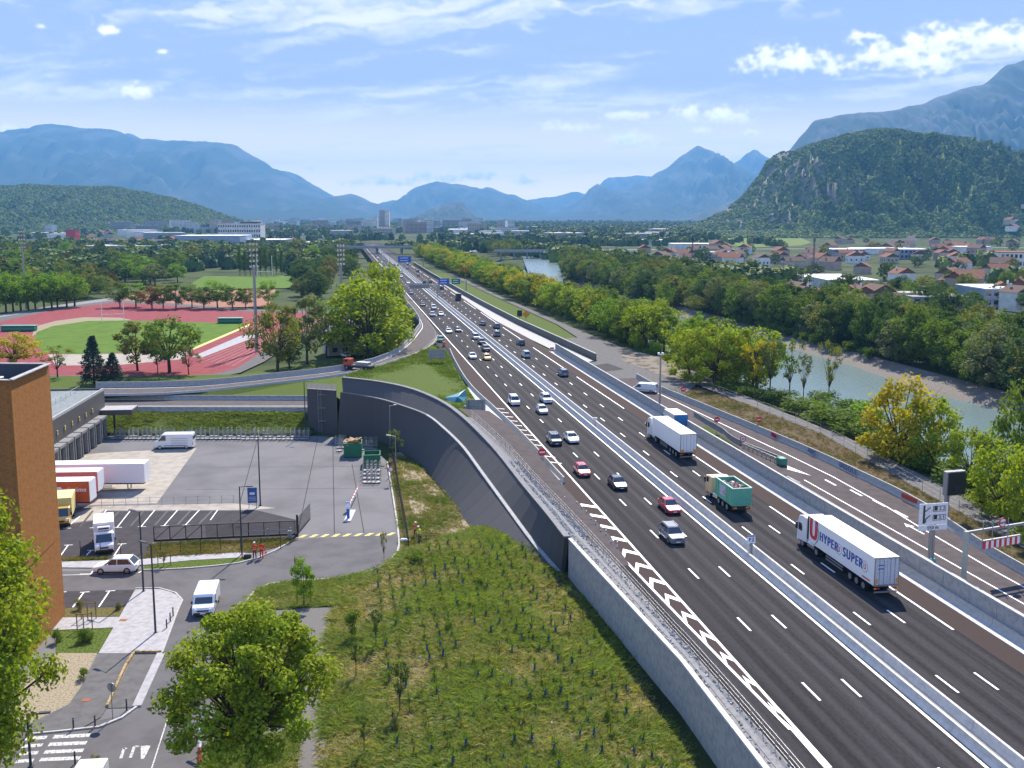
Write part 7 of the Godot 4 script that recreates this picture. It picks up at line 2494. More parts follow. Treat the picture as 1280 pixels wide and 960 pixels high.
	# far bank of the river: the front of the wood tree by tree, the rest as a mass
	for k in 88:
		var s := 150.0 + k * 6.2 + rng.randf_range(-2, 2)
		var t := 157.0 + rng.randf_range(-1.5, 4.5) + (3.0 if s < 330 and s > 250 else 0.0) - (4.0 if s > 440 else 0.0)
		if over_bend(R(s, t)):
			continue
		tree(["full", "wide", "full"][k % 3], ["deep", "green", "deep", "bluish", "olive", "green", "grey"][rng.randi() % 7], R(s, t, land_h(t) - 0.1), rng.randf_range(12, 18), rng.randf_range(9, 13), "dark tree at the front of the wood on the far river bank", "trees along the far river bank")
	var zx := [[], []]
	var zc := [[], []]
	var bank_cols := [Color(0.07, 0.13, 0.028), Color(0.135, 0.21, 0.03), Color(0.08, 0.135, 0.05), Color(0.185, 0.21, 0.048), Color(0.06, 0.11, 0.027)]
	for k in 400:
		var s := rng.randf_range(140, 1150)
		var t := 164.0 + rng.randf() * (20.0 if s < 500 else 45.0)
		var h := rng.randf_range(12, 18)
		var w := rng.randf_range(9, 14) / 0.7
		if over_bend(R(s, t)):
			continue
		zx[k % 2].append(Transform3D(Basis(Vector3.UP, rng.randf() * TAU).scaled(Vector3(w, h, w)), R(s, t, -5.0)))
		zc[k % 2].append(bank_cols[rng.randi() % 5] * rng.randf_range(0.8, 1.2))
	for k in 90:
		var s := 330.0 + k * 7.8
		var t := rng.randf_range(97, 103) - (4.0 if s > 600 else 0.0)
		var h := rng.randf_range(11, 15)
		var w := rng.randf_range(9, 12) / 0.7
		if over_bend(R(s, t)):
			continue
		zx[k % 2].append(Transform3D(Basis(Vector3.UP, rng.randf() * TAU).scaled(Vector3(w, h, w)), R(s, t, land_h(t) - 0.5)))
		zc[k % 2].append(bank_cols[[1, 3, 1, 0][k % 4]] * rng.randf_range(0.9, 1.3))
	for k in 420:
		var x := rng.randf_range(-30, 445)
		var yb := rng.randf_range(312, 374)
		if (x > 225 and x < 385 and yb > 336) or (x > 140 and x < 345 and yb > 352) or (x > 400 and yb > 350):
			continue
		var at := P(x, yb, YL)
		var h := rng.randf_range(9, 15)
		var w := rng.randf_range(8, 13) / 0.7
		zx[k % 2].append(Transform3D(Basis(Vector3.UP, rng.randf() * TAU).scaled(Vector3(w, h, w)), at))
		zc[k % 2].append([bank_cols[rng.randi() % 5], Color(0.14, 0.1, 0.03)][int(rng.randf() < 0.04)] * rng.randf_range(0.8, 1.3))
	for k in 110:
		var x := rng.randf_range(790, 1310)
		var yb := rng.randf_range(298, 396)
		if x < 1020 and yb < 312:
			continue
		var h := rng.randf_range(7, 14)
		var w := rng.randf_range(7, 11) / 0.7
		zx[k % 2].append(Transform3D(Basis(Vector3.UP, rng.randf() * TAU).scaled(Vector3(w, h, w)), P(x, yb, -4.5)))
		zc[k % 2].append(bank_cols[rng.randi() % 5] * rng.randf_range(0.8, 1.2))
	for k in 2:
		stuff("woodland", crowns["wide" if k == 0 else "full"][0], M.leaf, zx[k], zc[k], ["spreading crowns of the woods behind the river bank and the park", "rounded crowns of the woods behind the river bank and the park"][k], "woods")
	for k in 16:
		tree("shrub", "green", R(270 + k * 7, 153.0 + rng.randf() * 5, -5.6), rng.randf_range(2.5, 4.5), rng.randf_range(5, 8), "low green thicket on the far bank above the pebbles", "thickets on the far bank")
	far_woods()
	slope_plants()

func far_woods() -> void:
	# a wood read as one mass: many rough crowns
	var rg := RandomNumberGenerator.new()
	rg.seed = 61
	var b := MB.new()
	for k in 46:
		var d := Vector3(rg.randfn(), absf(rg.randfn()) * 0.9, rg.randfn()).normalized()
		var c := Vector3(d.x * 0.55, d.y * 0.75 + 0.12, d.z * 0.55)
		var n := (d + Vector3(rg.randfn(), rg.randfn(), rg.randfn()) * 0.3).normalized()
		var x := n.cross(Vector3(rg.randfn(), rg.randfn(), rg.randfn())).normalized()
		var y := n.cross(x)
		var t := rg.randf_range(0.7, 1.3)
		b.col = Color(t, t, t)
		b.trin(c - x * 0.3, c - y * 0.26, c + x * 0.32, d, d, d)
		b.trin(c - x * 0.3, c + x * 0.32, c + y * 0.26, d, d, d)
	var blob := b.mesh()
	var m := leafmat(1, 1, 1, 0.5)
	var tone := func() -> Color:
		var t := rg.randf_range(0.7, 1.25)
		var k := rg.randf()
		if k < 0.55:
			return Color(0.045 * t, 0.072 * t, 0.017 * t)
		if k < 0.8:
			return Color(0.075 * t, 0.098 * t, 0.020 * t)
		return Color(0.030 * t, 0.052 * t, 0.018 * t)
	var xf := []
	var cl := []
	var fz := FastNoiseLite.new()
	fz.seed = 17
	fz.frequency = 0.0032
	while xf.size() < 15000:
		var z := 560.0 + pow(rg.randf(), 1.7) * 5200.0
		var x := rg.randf_range(-0.62, 0.62) * z
		var s := z * cos(PSI) + x * sin(PSI)
		var t := x * cos(PSI) - z * sin(PSI)
		if s < 1130.0 and t > -10.0 and t < 190.0:
			continue
		if s >= 1130.0 and absf(t - 42.0) < 16.0 and s < 1500.0:
			continue
		if s < 700.0 and t < 30.0 and t > -160.0:
			continue
		var city := z > 1250.0 and z < 4200.0 and x < 0.02 * z and x > -0.5 * z
		var town := t > 250.0 and z > 520.0 and z < 1350.0
		var d := fz.get_noise_2d(x, z * 0.6) + (0.10 if not town else -0.6) - (0.36 if city else 0.0) + (0.28 if z > 2400.0 else 0.0)
		if d < rg.randf_range(-0.25, 0.12):
			continue
		if absf(x - 700.0) < 330.0 and absf(z - 1750.0) < 420.0:      # the meadow
			continue
		var q := rg.randf_range(7.0, 12.0) * (1.0 + z / 9000.0)
		xf.append(Transform3D(Basis(Vector3.UP, rg.randf() * TAU).scaled(Vector3(q * 0.8, q * rg.randf_range(0.85, 1.25), q * 0.8)), Vector3(x, -4.6, -z)))
		cl.append(tone.call() * 2.1)
	stuff("distant_woods", blob, m, xf, cl, "belts of green woodland across the plain before the mountains", "woods")
	for e in [["hill_right", 95000, 3.8, 7.5, "forest covering the green hill over the town"], ["hill_left", 42000, 4.5, 8.5, "forest covering the low hill behind the city"]]:
		var g: Array = hills[e[0]][0]
		var nx: int = hills[e[0]][1]
		var nz: int = hills[e[0]][2]
		var cols: Array = hills[e[0]][3]
		xf = []
		cl = []
		for k in e[1]:
			var i := rg.randi() % nx
			var j := int(rg.randf() * nz * 0.79)
			var u := rg.randf()
			var v := rg.randf()
			var a: Vector3 = g[i * (nz + 1) + j].lerp(g[(i + 1) * (nz + 1) + j], u)
			var c: Vector3 = g[i * (nz + 1) + j + 1].lerp(g[(i + 1) * (nz + 1) + j + 1], u)
			var p := a.lerp(c, v)
			var cc: Color = cols[i * (nz + 1) + j]
			if cc.r > cc.g * 1.02 and rg.randf() < 0.86:
				continue
			var q := rg.randf_range(e[2], e[3])
			xf.append(Transform3D(Basis(Vector3.UP, rg.randf() * TAU).scaled(Vector3(q, q * rg.randf_range(0.8, 1.2), q)), p - Vector3(0, q * 0.25, 0)))
			cl.append(tone.call() * 2.9)
		stuff("hill_forest", blob, m, xf, cl, e[4], "forest")

func tuft_mesh(seed_: int, blades: int, h: float, spread: float, w: float) -> Mesh:
	var rg := RandomNumberGenerator.new()
	rg.seed = seed_
	var b := MB.new()
	for k in blades:
		var a := rg.randf() * TAU
		var r := rg.randf() * spread * 0.5
		var p := Vector3(cos(a) * r, -0.03, sin(a) * r)
		var lean := Vector3(rg.randfn(), 0, rg.randfn()) * spread * 0.55
		var t := rg.randf_range(0.75, 1.3)
		b.col = Color(t, t, t)
		var x := Vector3(cos(a + 1.3), 0, sin(a + 1.3)) * w
		var hh := h * rg.randf_range(0.5, 1.1)
		b.tri(p - x, p + x, p + lean + Vector3.UP * hh)
		if k % 2 == 0:
			b.tri(p + lean * 0.5 + Vector3.UP * hh * 0.3 - x * 1.6, p + lean * 0.6 + Vector3.UP * hh * 0.45 + x * 1.6, p + lean * 1.5 + Vector3.UP * hh * 0.8)
	return b.mesh()

func scatter(called: String, poly: PackedVector2Array, n: int, mesh: Mesh, hf: Callable, lo: float, hi: float, cols: Array, seed_: int, label: String, patch := 0.08) -> void:
	var rg := RandomNumberGenerator.new()
	rg.seed = seed_
	var fz := FastNoiseLite.new()
	fz.seed = seed_
	fz.frequency = patch
	var a := poly[0]
	var c := poly[0]
	for q in poly:
		a = a.min(q)
		c = c.max(q)
	var xf := []
	var cl := []
	var tries := 0
	while xf.size() < n and tries < n * 6:
		tries += 1
		var p := Vector2(rg.randf_range(a.x, c.x), rg.randf_range(a.y, c.y))
		if not Geometry2D.is_point_in_polygon(p, poly):
			continue
		var d := fz.get_noise_2d(p.x, p.y)
		if d < rg.randf_range(-0.75, 0.0):
			continue
		var s := rg.randf_range(lo, hi) * (1.0 + d * 0.5)
		var k := clampi(int((d * 0.7 + 0.5 + rg.randfn() * 0.22) * cols.size()), 0, cols.size() - 1)
		var t := rg.randf_range(0.75, 1.25)
		xf.append(Transform3D(Basis(Vector3.UP, rg.randf() * TAU).scaled(Vector3(s, s * rg.randf_range(0.7, 1.3), s)), Vector3(p.x, hf.call(p.x, p.y), p.y)))
		cl.append(Color(cols[k].r * t, cols[k].g * t, cols[k].b * t))
	stuff(called, mesh, T.grassleaf, xf, cl, label, "grass")

func poly_of(pts: Array, h: float) -> PackedVector2Array:
	var o := PackedVector2Array()
	for q in pts:
		var w := P(q[0], q[1], q[2] if q.size() > 2 else h)
		o.append(Vector2(w.x, w.z))
	return o

func poly_world(pts: Array) -> PackedVector2Array:
	var o := PackedVector2Array()
	for q in pts:
		o.append(Vector2(q.x, q.z))
	return o

func slope_plants() -> void:
	T.grassleaf = leafmat(1, 1, 1, 0.95)
	var tf := tuft_mesh(1, 16, 0.42, 0.5, 0.03)
	var gcols := [Color(0.42, 0.345, 0.18), Color(0.34, 0.30, 0.125), Color(0.24, 0.26, 0.07), Color(0.19, 0.245, 0.055), Color(0.16, 0.22, 0.05), Color(0.17, 0.225, 0.05), Color(0.22, 0.295, 0.055)]
	var y0 := func(_x: float, _z: float) -> float: return YL + 0.05
	scatter("slope_grass", slope_poly, 26000, tf, slope_h, 0.7, 1.5, gcols, 71, "rough mixed grass and weeds over the planted slope")
	scatter("verge_grass", poly_of([[312, 750], [322, 737], [350, 729], [432, 722], [470, 712], [424, 742], [416, 758], [384, 759], [345, 762], [300, 765]], YL), 1500, tf, y0, 0.5, 1.0, gcols.slice(1), 72, "tufted grass on the verge at the top of the footpath")
	scatter("tree_verge_grass", poly_of([[345, 786], [383, 788], [381, 815], [374, 890], [330, 903], [262, 918], [285, 850], [300, 800]], YL), 1500, tf, y0, 0.4, 0.9, gcols.slice(1), 78, "grass under the large leafy tree")
	scatter("low_verge_grass", poly_of([[262, 932], [330, 920], [374, 914], [370, 985], [250, 985]], YL), 900, tf, y0, 0.5, 1.0, gcols.slice(1), 79, "grass below the cross path near the leafy tree")
	var bank := func(x: float, z: float) -> float:
		var a := P(250, 541, YL).z
		var c := P(250, 515.5, -1.55).z
		return lerpf(YL, -1.55, clampf((z - a) / (c - a), 0.0, 1.0))
	scatter("bank_grass", poly_world([P(90, 541, YL), P(388, 543, YL), P(388, 516, -1.55), P(90, 515, -1.55)]), 5200, tf, bank, 0.8, 1.6, gcols.slice(2), 73, "tall bright grass on the bank above the roll cages")
	var mound := func(x: float, z: float) -> float:
		var q := -z * cos(PSI) + x * sin(PSI)
		var t := x * cos(PSI) + z * sin(PSI)
		return 0.05 + 1.55 * clampf((208.0 - q) / 30.0, 0.0, 1.0) * clampf((27.0 - t) / 8.0, 0.2, 1.0)
	scatter("mound_grass", poly_world([P(432, 470, 0), P(485, 455.5, 0), P(524, 442, 0), P(541, 431, 0), R(262, 28.2), R(240, 27.0), R(209, 26.0), R(184, 25.6), R(165, 25.8), R(152, 24.0), R(165, 19.8), R(180, 12.4), R(188, 1.4)]), 7500, tf, mound, 0.8, 1.7, [Color(0.10, 0.145, 0.026), Color(0.12, 0.2, 0.02), Color(0.11, 0.18, 0.02), Color(0.13, 0.15, 0.03)], 74, "tall grass on the mound inside the road loop")
	scatter("strip_weeds", poly_of([[487, 568], [500, 565], [525, 583], [549, 610], [573, 640], [592, 664], [535, 690], [508, 700], [500, 668], [491, 606]], YL), 2600, tf, y0, 0.4, 1.0, [Color(0.34, 0.28, 0.15), Color(0.26, 0.23, 0.08), Color(0.17, 0.19, 0.04), Color(0.12, 0.17, 0.03)], 75, "weeds and dry grass on the sandy strip", 0.12)
	var bankr := func(x: float, z: float) -> float: return -0.2
	scatter("soil_bank_grass", poly_world([R(200, 67.2), R(155, 71.0), R(128, 72.5), R(112, 72.5), R(98, 70.5), R(60, 68.6), R(60, 73), R(87, 73.2), R(107, 75.2), R(121, 76.4), R(154, 80), R(183, 78), R(203, 75)]), 2600, tf, bankr, 0.4, 1.0, [Color(0.17, 0.12, 0.06), Color(0.19, 0.14, 0.06), Color(0.15, 0.14, 0.05), Color(0.10, 0.13, 0.03)], 76, "sparse dry growth on the soil bank by the slip road", 0.06)
	scatter("verge_strip_grass", poly_world([R(20, 57.5), R(20, 58.8), R(120, 58.8), R(120, 57.5)]), 2600, tf, func(_x: float, _z: float) -> float: return -0.1, 0.35, 0.7, gcols.slice(3), 77, "narrow green grass verge behind the noise wall")
	scatter("upper_verge_grass", poly_of([[64, 702], [64, 697.5], [180, 698], [188, 690], [190, 680], [372, 673.5], [360, 680], [322, 690], [175, 698.5]], YL), 1500, tf, y0, 0.4, 0.9, [Color(0.26, 0.19, 0.08), Color(0.22, 0.18, 0.06), Color(0.14, 0.15, 0.03), Color(0.1, 0.14, 0.03)], 80, "dry grass under the sliding gate")
	# planted saplings in blue or brown sleeves on the slope, in rows
	var rg := RandomNumberGenerator.new()
	rg.seed = 90
	var sl: Node3D = null
	var count := 0
	var bluem := mat(0.02, 0.07, 0.26, 0.6)
	var browm := mat(0.05, 0.04, 0.03, 0.8)
	var stem := MB.new()
	stem.tube(Vector3(0, -0.1, 0), Vector3(0, 1.15, 0), 0.02, 0.015, 4)
	var sleeve := MB.new()
	sleeve.tube(Vector3(0, 0.0, 0), Vector3(0, 0.62, 0), 0.085, 0.085, 6)
	var stm := stem.mesh()
	var slm := sleeve.mesh()
	var leaf := tuft_mesh(5, 18, 0.6, 0.5, 0.045)
	for i in 20:
		for j in 30:
			if count >= 295:
				break
			var at := R(54.0 + j * 2.2 + rg.randf_range(-0.35, 0.35), 3.5 + i * 1.25 + rg.randf_range(-0.1, 0.1))
			if rg.randf() < 0.28 or not Geometry2D.is_point_in_polygon(Vector2(at.x, at.z), slope_poly):
				continue
			at.y = slope_h(at.x, at.z)
			var o := thing("sapling", "young planting in a dark blue sleeve on the slope", "sapling", at, rg.randf() * TAU, "sleeved saplings on the slope")
			count += 1
			var k := rg.randf_range(0.75, 1.3)
			o.scale = Vector3(k, k, k)
			part(o, "stake", stm, browm)
			if rg.randf() < 0.62:
				part(o, "sleeve", slm, bluem)
				part(o, "shoots", leaf, leafs.green, Vector3(0, 0.6, 0))
			else:
				o.set_meta("label", "young staked planting without a sleeve on the slope")
				o.set_meta("group", "bare saplings on the slope")
				part(o, "shoots", leaf, leafs.olive, Vector3(0, 0.35, 0))
	for e in [[500, 885, 60, 30], [445, 835, 44, 20], [470, 800, 40, 22], [560, 790, 20, 14], [440, 790, 30, 22], [455, 930, 40, 16], [600, 735, 16, 12], [700, 860, 18, 14], [760, 900, 16, 14], [645, 905, 16, 14], [560, 930, 14, 14], [520, 705, 20, 20]]:
		tree_px("sparse" if e[2] > 35 else "shrub", "deep" if e[2] > 35 else "green", e[0], e[1] + 6, e[1] - e[2], e[3], -3.6, "dark green self-sown bush on the planted slope", "bushes on the slope")
	for k in 70:   # pale tags and stones lying about
		var at := R(rg.randf_range(56, 112), rg.randf_range(6, 24))
		if not Geometry2D.is_point_in_polygon(Vector2(at.x, at.z), slope_poly):
			continue
		at.y = slope_h(at.x, at.z) + 0.12
		var b := MB.new()
		var q := rg.randf_range(0.12, 0.26)
		b.box(Transform3D(Basis.from_euler(Vector3(rg.randf(), rg.randf() * 6, rg.randf())), at), Vector3(q, q * 0.6, q * 1.2), q * 0.15)
		solo("stone", b, M.concrete, "pale stone lying among the grass of the slope", "stone", "stones on the slope")

# ------------------------------------------------------------------ sports ground, city, town, bridges
func make_sports() -> void:
	var y := YL
	var track := sheet("running_track", ps([[-40, 425], [-40, 410], [0, 402], [60, 389], [110, 382], [140, 378], [200, 381], [270, 386.5], [320, 390], [400, 391], [430, 396], [400, 407], [350, 424], [318, 446], [296, 460], [270, 467], [230, 469.5], [170, 470], [60, 469], [-40, 468]], y + 0.06), M.track)
	sheet("track_apron", ps([[-40, 404], [0, 397], [60, 385], [110, 378.5], [140, 375], [200, 378], [320, 387], [430, 389], [455, 396], [420, 410], [365, 430], [330, 452], [300, 466], [270, 471], [230, 473], [60, 473], [-40, 474], [-40, 468], [60, 469], [170, 470], [230, 469.5], [270, 467], [296, 460], [318, 446], [350, 424], [400, 407], [430, 396], [400, 391], [320, 390], [270, 386.5], [200, 381], [140, 378], [110, 382], [60, 389], [0, 402], [-40, 410]], y + 0.05), M.path_asphalt)
	sheet("sandy_bend", ps([[40, 420], [44, 408], [70, 401], [105, 396.5], [150, 397], [165, 400], [110, 402], [60, 412]], y + 0.07), M.sand)
	sheet("pink_bend", ps([[60, 443], [150, 442], [240, 438.5], [228, 449], [150, 456], [70, 457]], y + 0.075), M.apron)
	sheet("grey_lane", ps([[240, 446], [252, 447], [330, 417], [322, 414], [300, 420]], y + 0.08), M.paving)
	sheet("yellow_edge", ps([[234, 438], [240, 438], [316, 405.5], [312, 404.8]], y + 0.09), M.yellow_paint)
	var lawn := sheet("pitch", ps([[40, 428], [46, 415], [66, 407.5], [110, 401], [165, 400.5], [240, 402.5], [312, 404.5], [290, 414], [236, 437.5], [170, 440.5], [100, 443], [55, 441]], y + 0.085), M.lawn)
	for k in 7:      # lane lines on the near bend
		var b := MB.new()
		var a := 0.1 + k * 0.13
		var p := [P(246, 449, y + 0.1).lerp(P(296, 459, y + 0.1), a), P(330, 418, y + 0.1).lerp(P(352, 424, y + 0.1), a), P(410, 393, y + 0.1).lerp(P(425, 397, y + 0.1), a)]
		for j in 2:
			var d: Vector3 = (p[j + 1] - p[j]).normalized()
			var r := Vector3(-d.z, 0, d.x) * 0.05
			b.quad(p[j] - r, p[j] + r, p[j + 1] + r, p[j + 1] - r)
		pm(track, "lane_line", b, M.worn_paint)
	sheet("second_pitch", ps([[225, 362], [255, 345], [375, 344], [362, 360]], y + 0.05), M.lawn)
	sheet("clay_ground", ps([[140, 383], [165, 364], [222, 363], [345, 362], [335, 384]], y + 0.04), M.clay)
	sheet("ground_path", ps([[-40, 400], [60, 383], [140, 372], [150, 374], [60, 386], [-40, 404]], y + 0.055), M.grey_concrete)
	# light masts
	for e in [[33, 386, 288, "lattice head floodlight mast among the bright trees"], [321, 440, 304, "tall floodlight mast at the bend of the track"], [428, 420, 306, "floodlight mast beside the great spreading tree"]]:
		var at := P(e[0], e[1], y)
		var h := PZ(e[0], e[2], -at.z).y - y
		var o := thing("floodlight_mast", e[3], "light mast", at, 0.4)
		var b := MB.new()
		b.tube(Vector3.ZERO, Vector3(0, h * 0.8, 0), 0.55, 0.36, 10)
		pm(o, "mast", b, M.galv)
		var hd := MB.new()
		for x in [-1.1, 1.1]:
			hd.beam(Vector3(x * 0.4, h * 0.74, 0), Vector3(x, h, 0), 0.14, 0.14)
		for k in 5:
			hd.beam(Vector3(-1.0, h * 0.78 + k * h * 0.05, 0), Vector3(1.0, h * 0.78 + k * h * 0.05, 0), 0.12, 0.12)
		pm(o, "head_frame", hd, M.galv)
		for k in 5:
			for x in [-1.0, 0.0, 1.0]:
				var l := part(o, "lamp", chamfer(0.7, 0.6, 0.35, 0.08), M.black, Vector3(x * 1.0, h * 0.79 + k * h * 0.05, 0.35), Vector3(0.4, 0, 0))
				part(l, "glass", box_mesh(0.55, 0.45, 0.03), M.lens, Vector3(0, 0, 0.18))
	# rugby posts
	for e in [[127.5, 155.0, 403.0, 379.0, "white goal posts at the near pitch"]]:
		var o := thing("goal_posts", e[4], "goal posts", P((e[0] + e[1]) * 0.5, e[2], y), 0.0)
		var a := P(e[0], e[2], y) - o.position
		var c := P(e[1], e[2] - 1.0, y) - o.position
		for q in [a, c]:
			var b := MB.new()
			b.tube(q, q + Vector3.UP * 8.0, 0.12, 0.1, 6)
			pm(o, "upright", b, M.white)
		var b2 := MB.new()
		b2.tube(a + Vector3.UP * 3.0, c + Vector3.UP * 3.0, 0.1, 0.1, 6)
		pm(o, "cross_bar", b2, M.white)
	for e in [[325, 336, 343, 318, "white goal posts on the second pitch"]]:
		var o := thing("goal_posts", e[4], "goal posts", P(331, 346, y), 0.0)
		for x in [-5.0, 5.0]:
			var b := MB.new()
			b.tube(Vector3(x, 0, 0), Vector3(x, 14.0, 0), 0.2, 0.16, 6)
			pm(o, "upright", b, M.white)
		var b2 := MB.new()
		b2.tube(Vector3(-5, 3.5, 0), Vector3(5, 3.5, 0), 0.18, 0.18, 6)
		pm(o, "cross_bar", b2, M.white)
	for e in [[24, 414, 9.0, "long green shelter on the bend of the track"], [288, 404, 7.0, "green mat box on the far side of the pitch"]]:
		var o := thing("field_shelter", e[3], "shelter", P(e[0], e[1], y), 0.05)
		part(o, "shelter_body", chamfer(e[2] * 1.3, 2.0, 3.4, 0.5), M.signgreen, Vector3(0, 1.0, 0))
		part(o, "cover", chamfer(e[2] * 1.32, 0.25, 3.6, 0.1), mat(0.06, 0.22, 0.15, 0.6), Vector3(0, 2.0, 0))
	# club house and parked cars beyond the slip road
	var ch := thing("club_house", "pale two storey club house half hidden behind the great tree", "building", P(452, 444, y), 0.35)
	part(ch, "wall", chamfer(19.0, 6.2, 9.0, 0.05), mat(0.42, 0.41, 0.38, 0.85, T.stain, 0.1), Vector3(0, 3.1, -6.0))
	part(ch, "roof", chamfer(20.0, 0.4, 10.0, 0.1), M.grey_concrete, Vector3(0, 6.4, -6.0))
	for k in 6:
		for f in 2:
			var wd := part(ch, "window", box_mesh(1.5, 1.3, 0.1), M.glass, Vector3(-7.5 + k * 3.0, 1.7 + f * 2.9, -1.46))
			part(wd, "sill", box_mesh(1.7, 0.1, 0.2), M.concrete, Vector3(0, -0.7, 0.05))
	var cols := [paint(0.72, 0.73, 0.74), paint(0.03, 0.035, 0.045), paint(0.72, 0.73, 0.74), paint(0.16, 0.17, 0.19)]
	for k in 4:
		place(car(["hatch", "estate", "mpv", "sedan"][k], cols[k]), "car", ["white hatchback parked before the club house", "dark estate car parked before the club house", "white people carrier parked before the club house", "grey saloon parked before the club house"][k], "car", P(432 + k * 13, 446 - k * 1.0, y), 0.6)

func block(called: String, label: String, category: String, at: Vector3, w: float, d: float, h: float, wall: Material, roof: Material, turn: float, floors: int, group := "") -> Node3D:
	var o := thing(called, label, category, at, turn, group)
	part(o, "wall", box_mesh(w, h, d), wall, Vector3(0, h * 0.5, 0))
	part(o, "roof", box_mesh(w + 0.6, 0.5, d + 0.6), roof, Vector3(0, h + 0.25, 0))
	if floors > 0:
		var b := MB.new()
		var n := int(w / 3.4)
		for f in floors:
			for k in n:
				b.bx(Vector3(-w * 0.5 + (k + 0.5) * w / n, (f + 0.55) * h / floors, d * 0.5 + 0.02), Vector3(w / n * 0.6, h / floors * 0.5, 0.1))
		pm(o, "windows", b, M.glass).set_meta("kind", "stuff")
	return o

func house(at: Vector3, w: float, d: float, h: float, turn: float, wall: Material, roof: Material, label: String, group: String) -> Node3D:
	var o := thing("house", label, "house", at, turn, group)
	part(o, "wall", box_mesh(w, h, d), wall, Vector3(0, h * 0.5 - 0.5, 0))
	var b := MB.new()
	var e := 0.5
	var r := h + w * 0.24
	var y := h - 0.55
	b.quad(Vector3(-w / 2 - e, y, d / 2 + e), Vector3(0, r, d / 2 + e), Vector3(0, r, -d / 2 - e), Vector3(-w / 2 - e, y, -d / 2 - e))
	b.quad(Vector3(0, r, d / 2 + e), Vector3(w / 2 + e, y, d / 2 + e), Vector3(w / 2 + e, y, -d / 2 - e), Vector3(0, r, -d / 2 - e))
	b.tri(Vector3(-w / 2, y + 0.1, d / 2), Vector3(w / 2, y + 0.1, d / 2), Vector3(0, r - 0.2, d / 2))
	b.tri(Vector3(w / 2, y + 0.1, -d / 2), Vector3(-w / 2, y + 0.1, -d / 2), Vector3(0, r - 0.2, -d / 2))
	var rf := pm(o, "roof", b, roof)
	part(rf, "chimney", box_mesh(0.8, 1.8, 0.8), wall, Vector3(w * 0.2, r - 0.2, d * 0.2))
	var wb := MB.new()
	for k in 3:
		wb.bx(Vector3(-w * 0.3 + k * w * 0.3, h * 0.45, d * 0.5 + 0.02), Vector3(1.2, 1.4, 0.08))
		wb.bx(Vector3(-w * 0.5 - 0.02, h * 0.45, -d * 0.3 + k * d * 0.3), Vector3(0.08, 1.4, 1.2))
	pm(o, "windows", wb, M.glass)
	return o

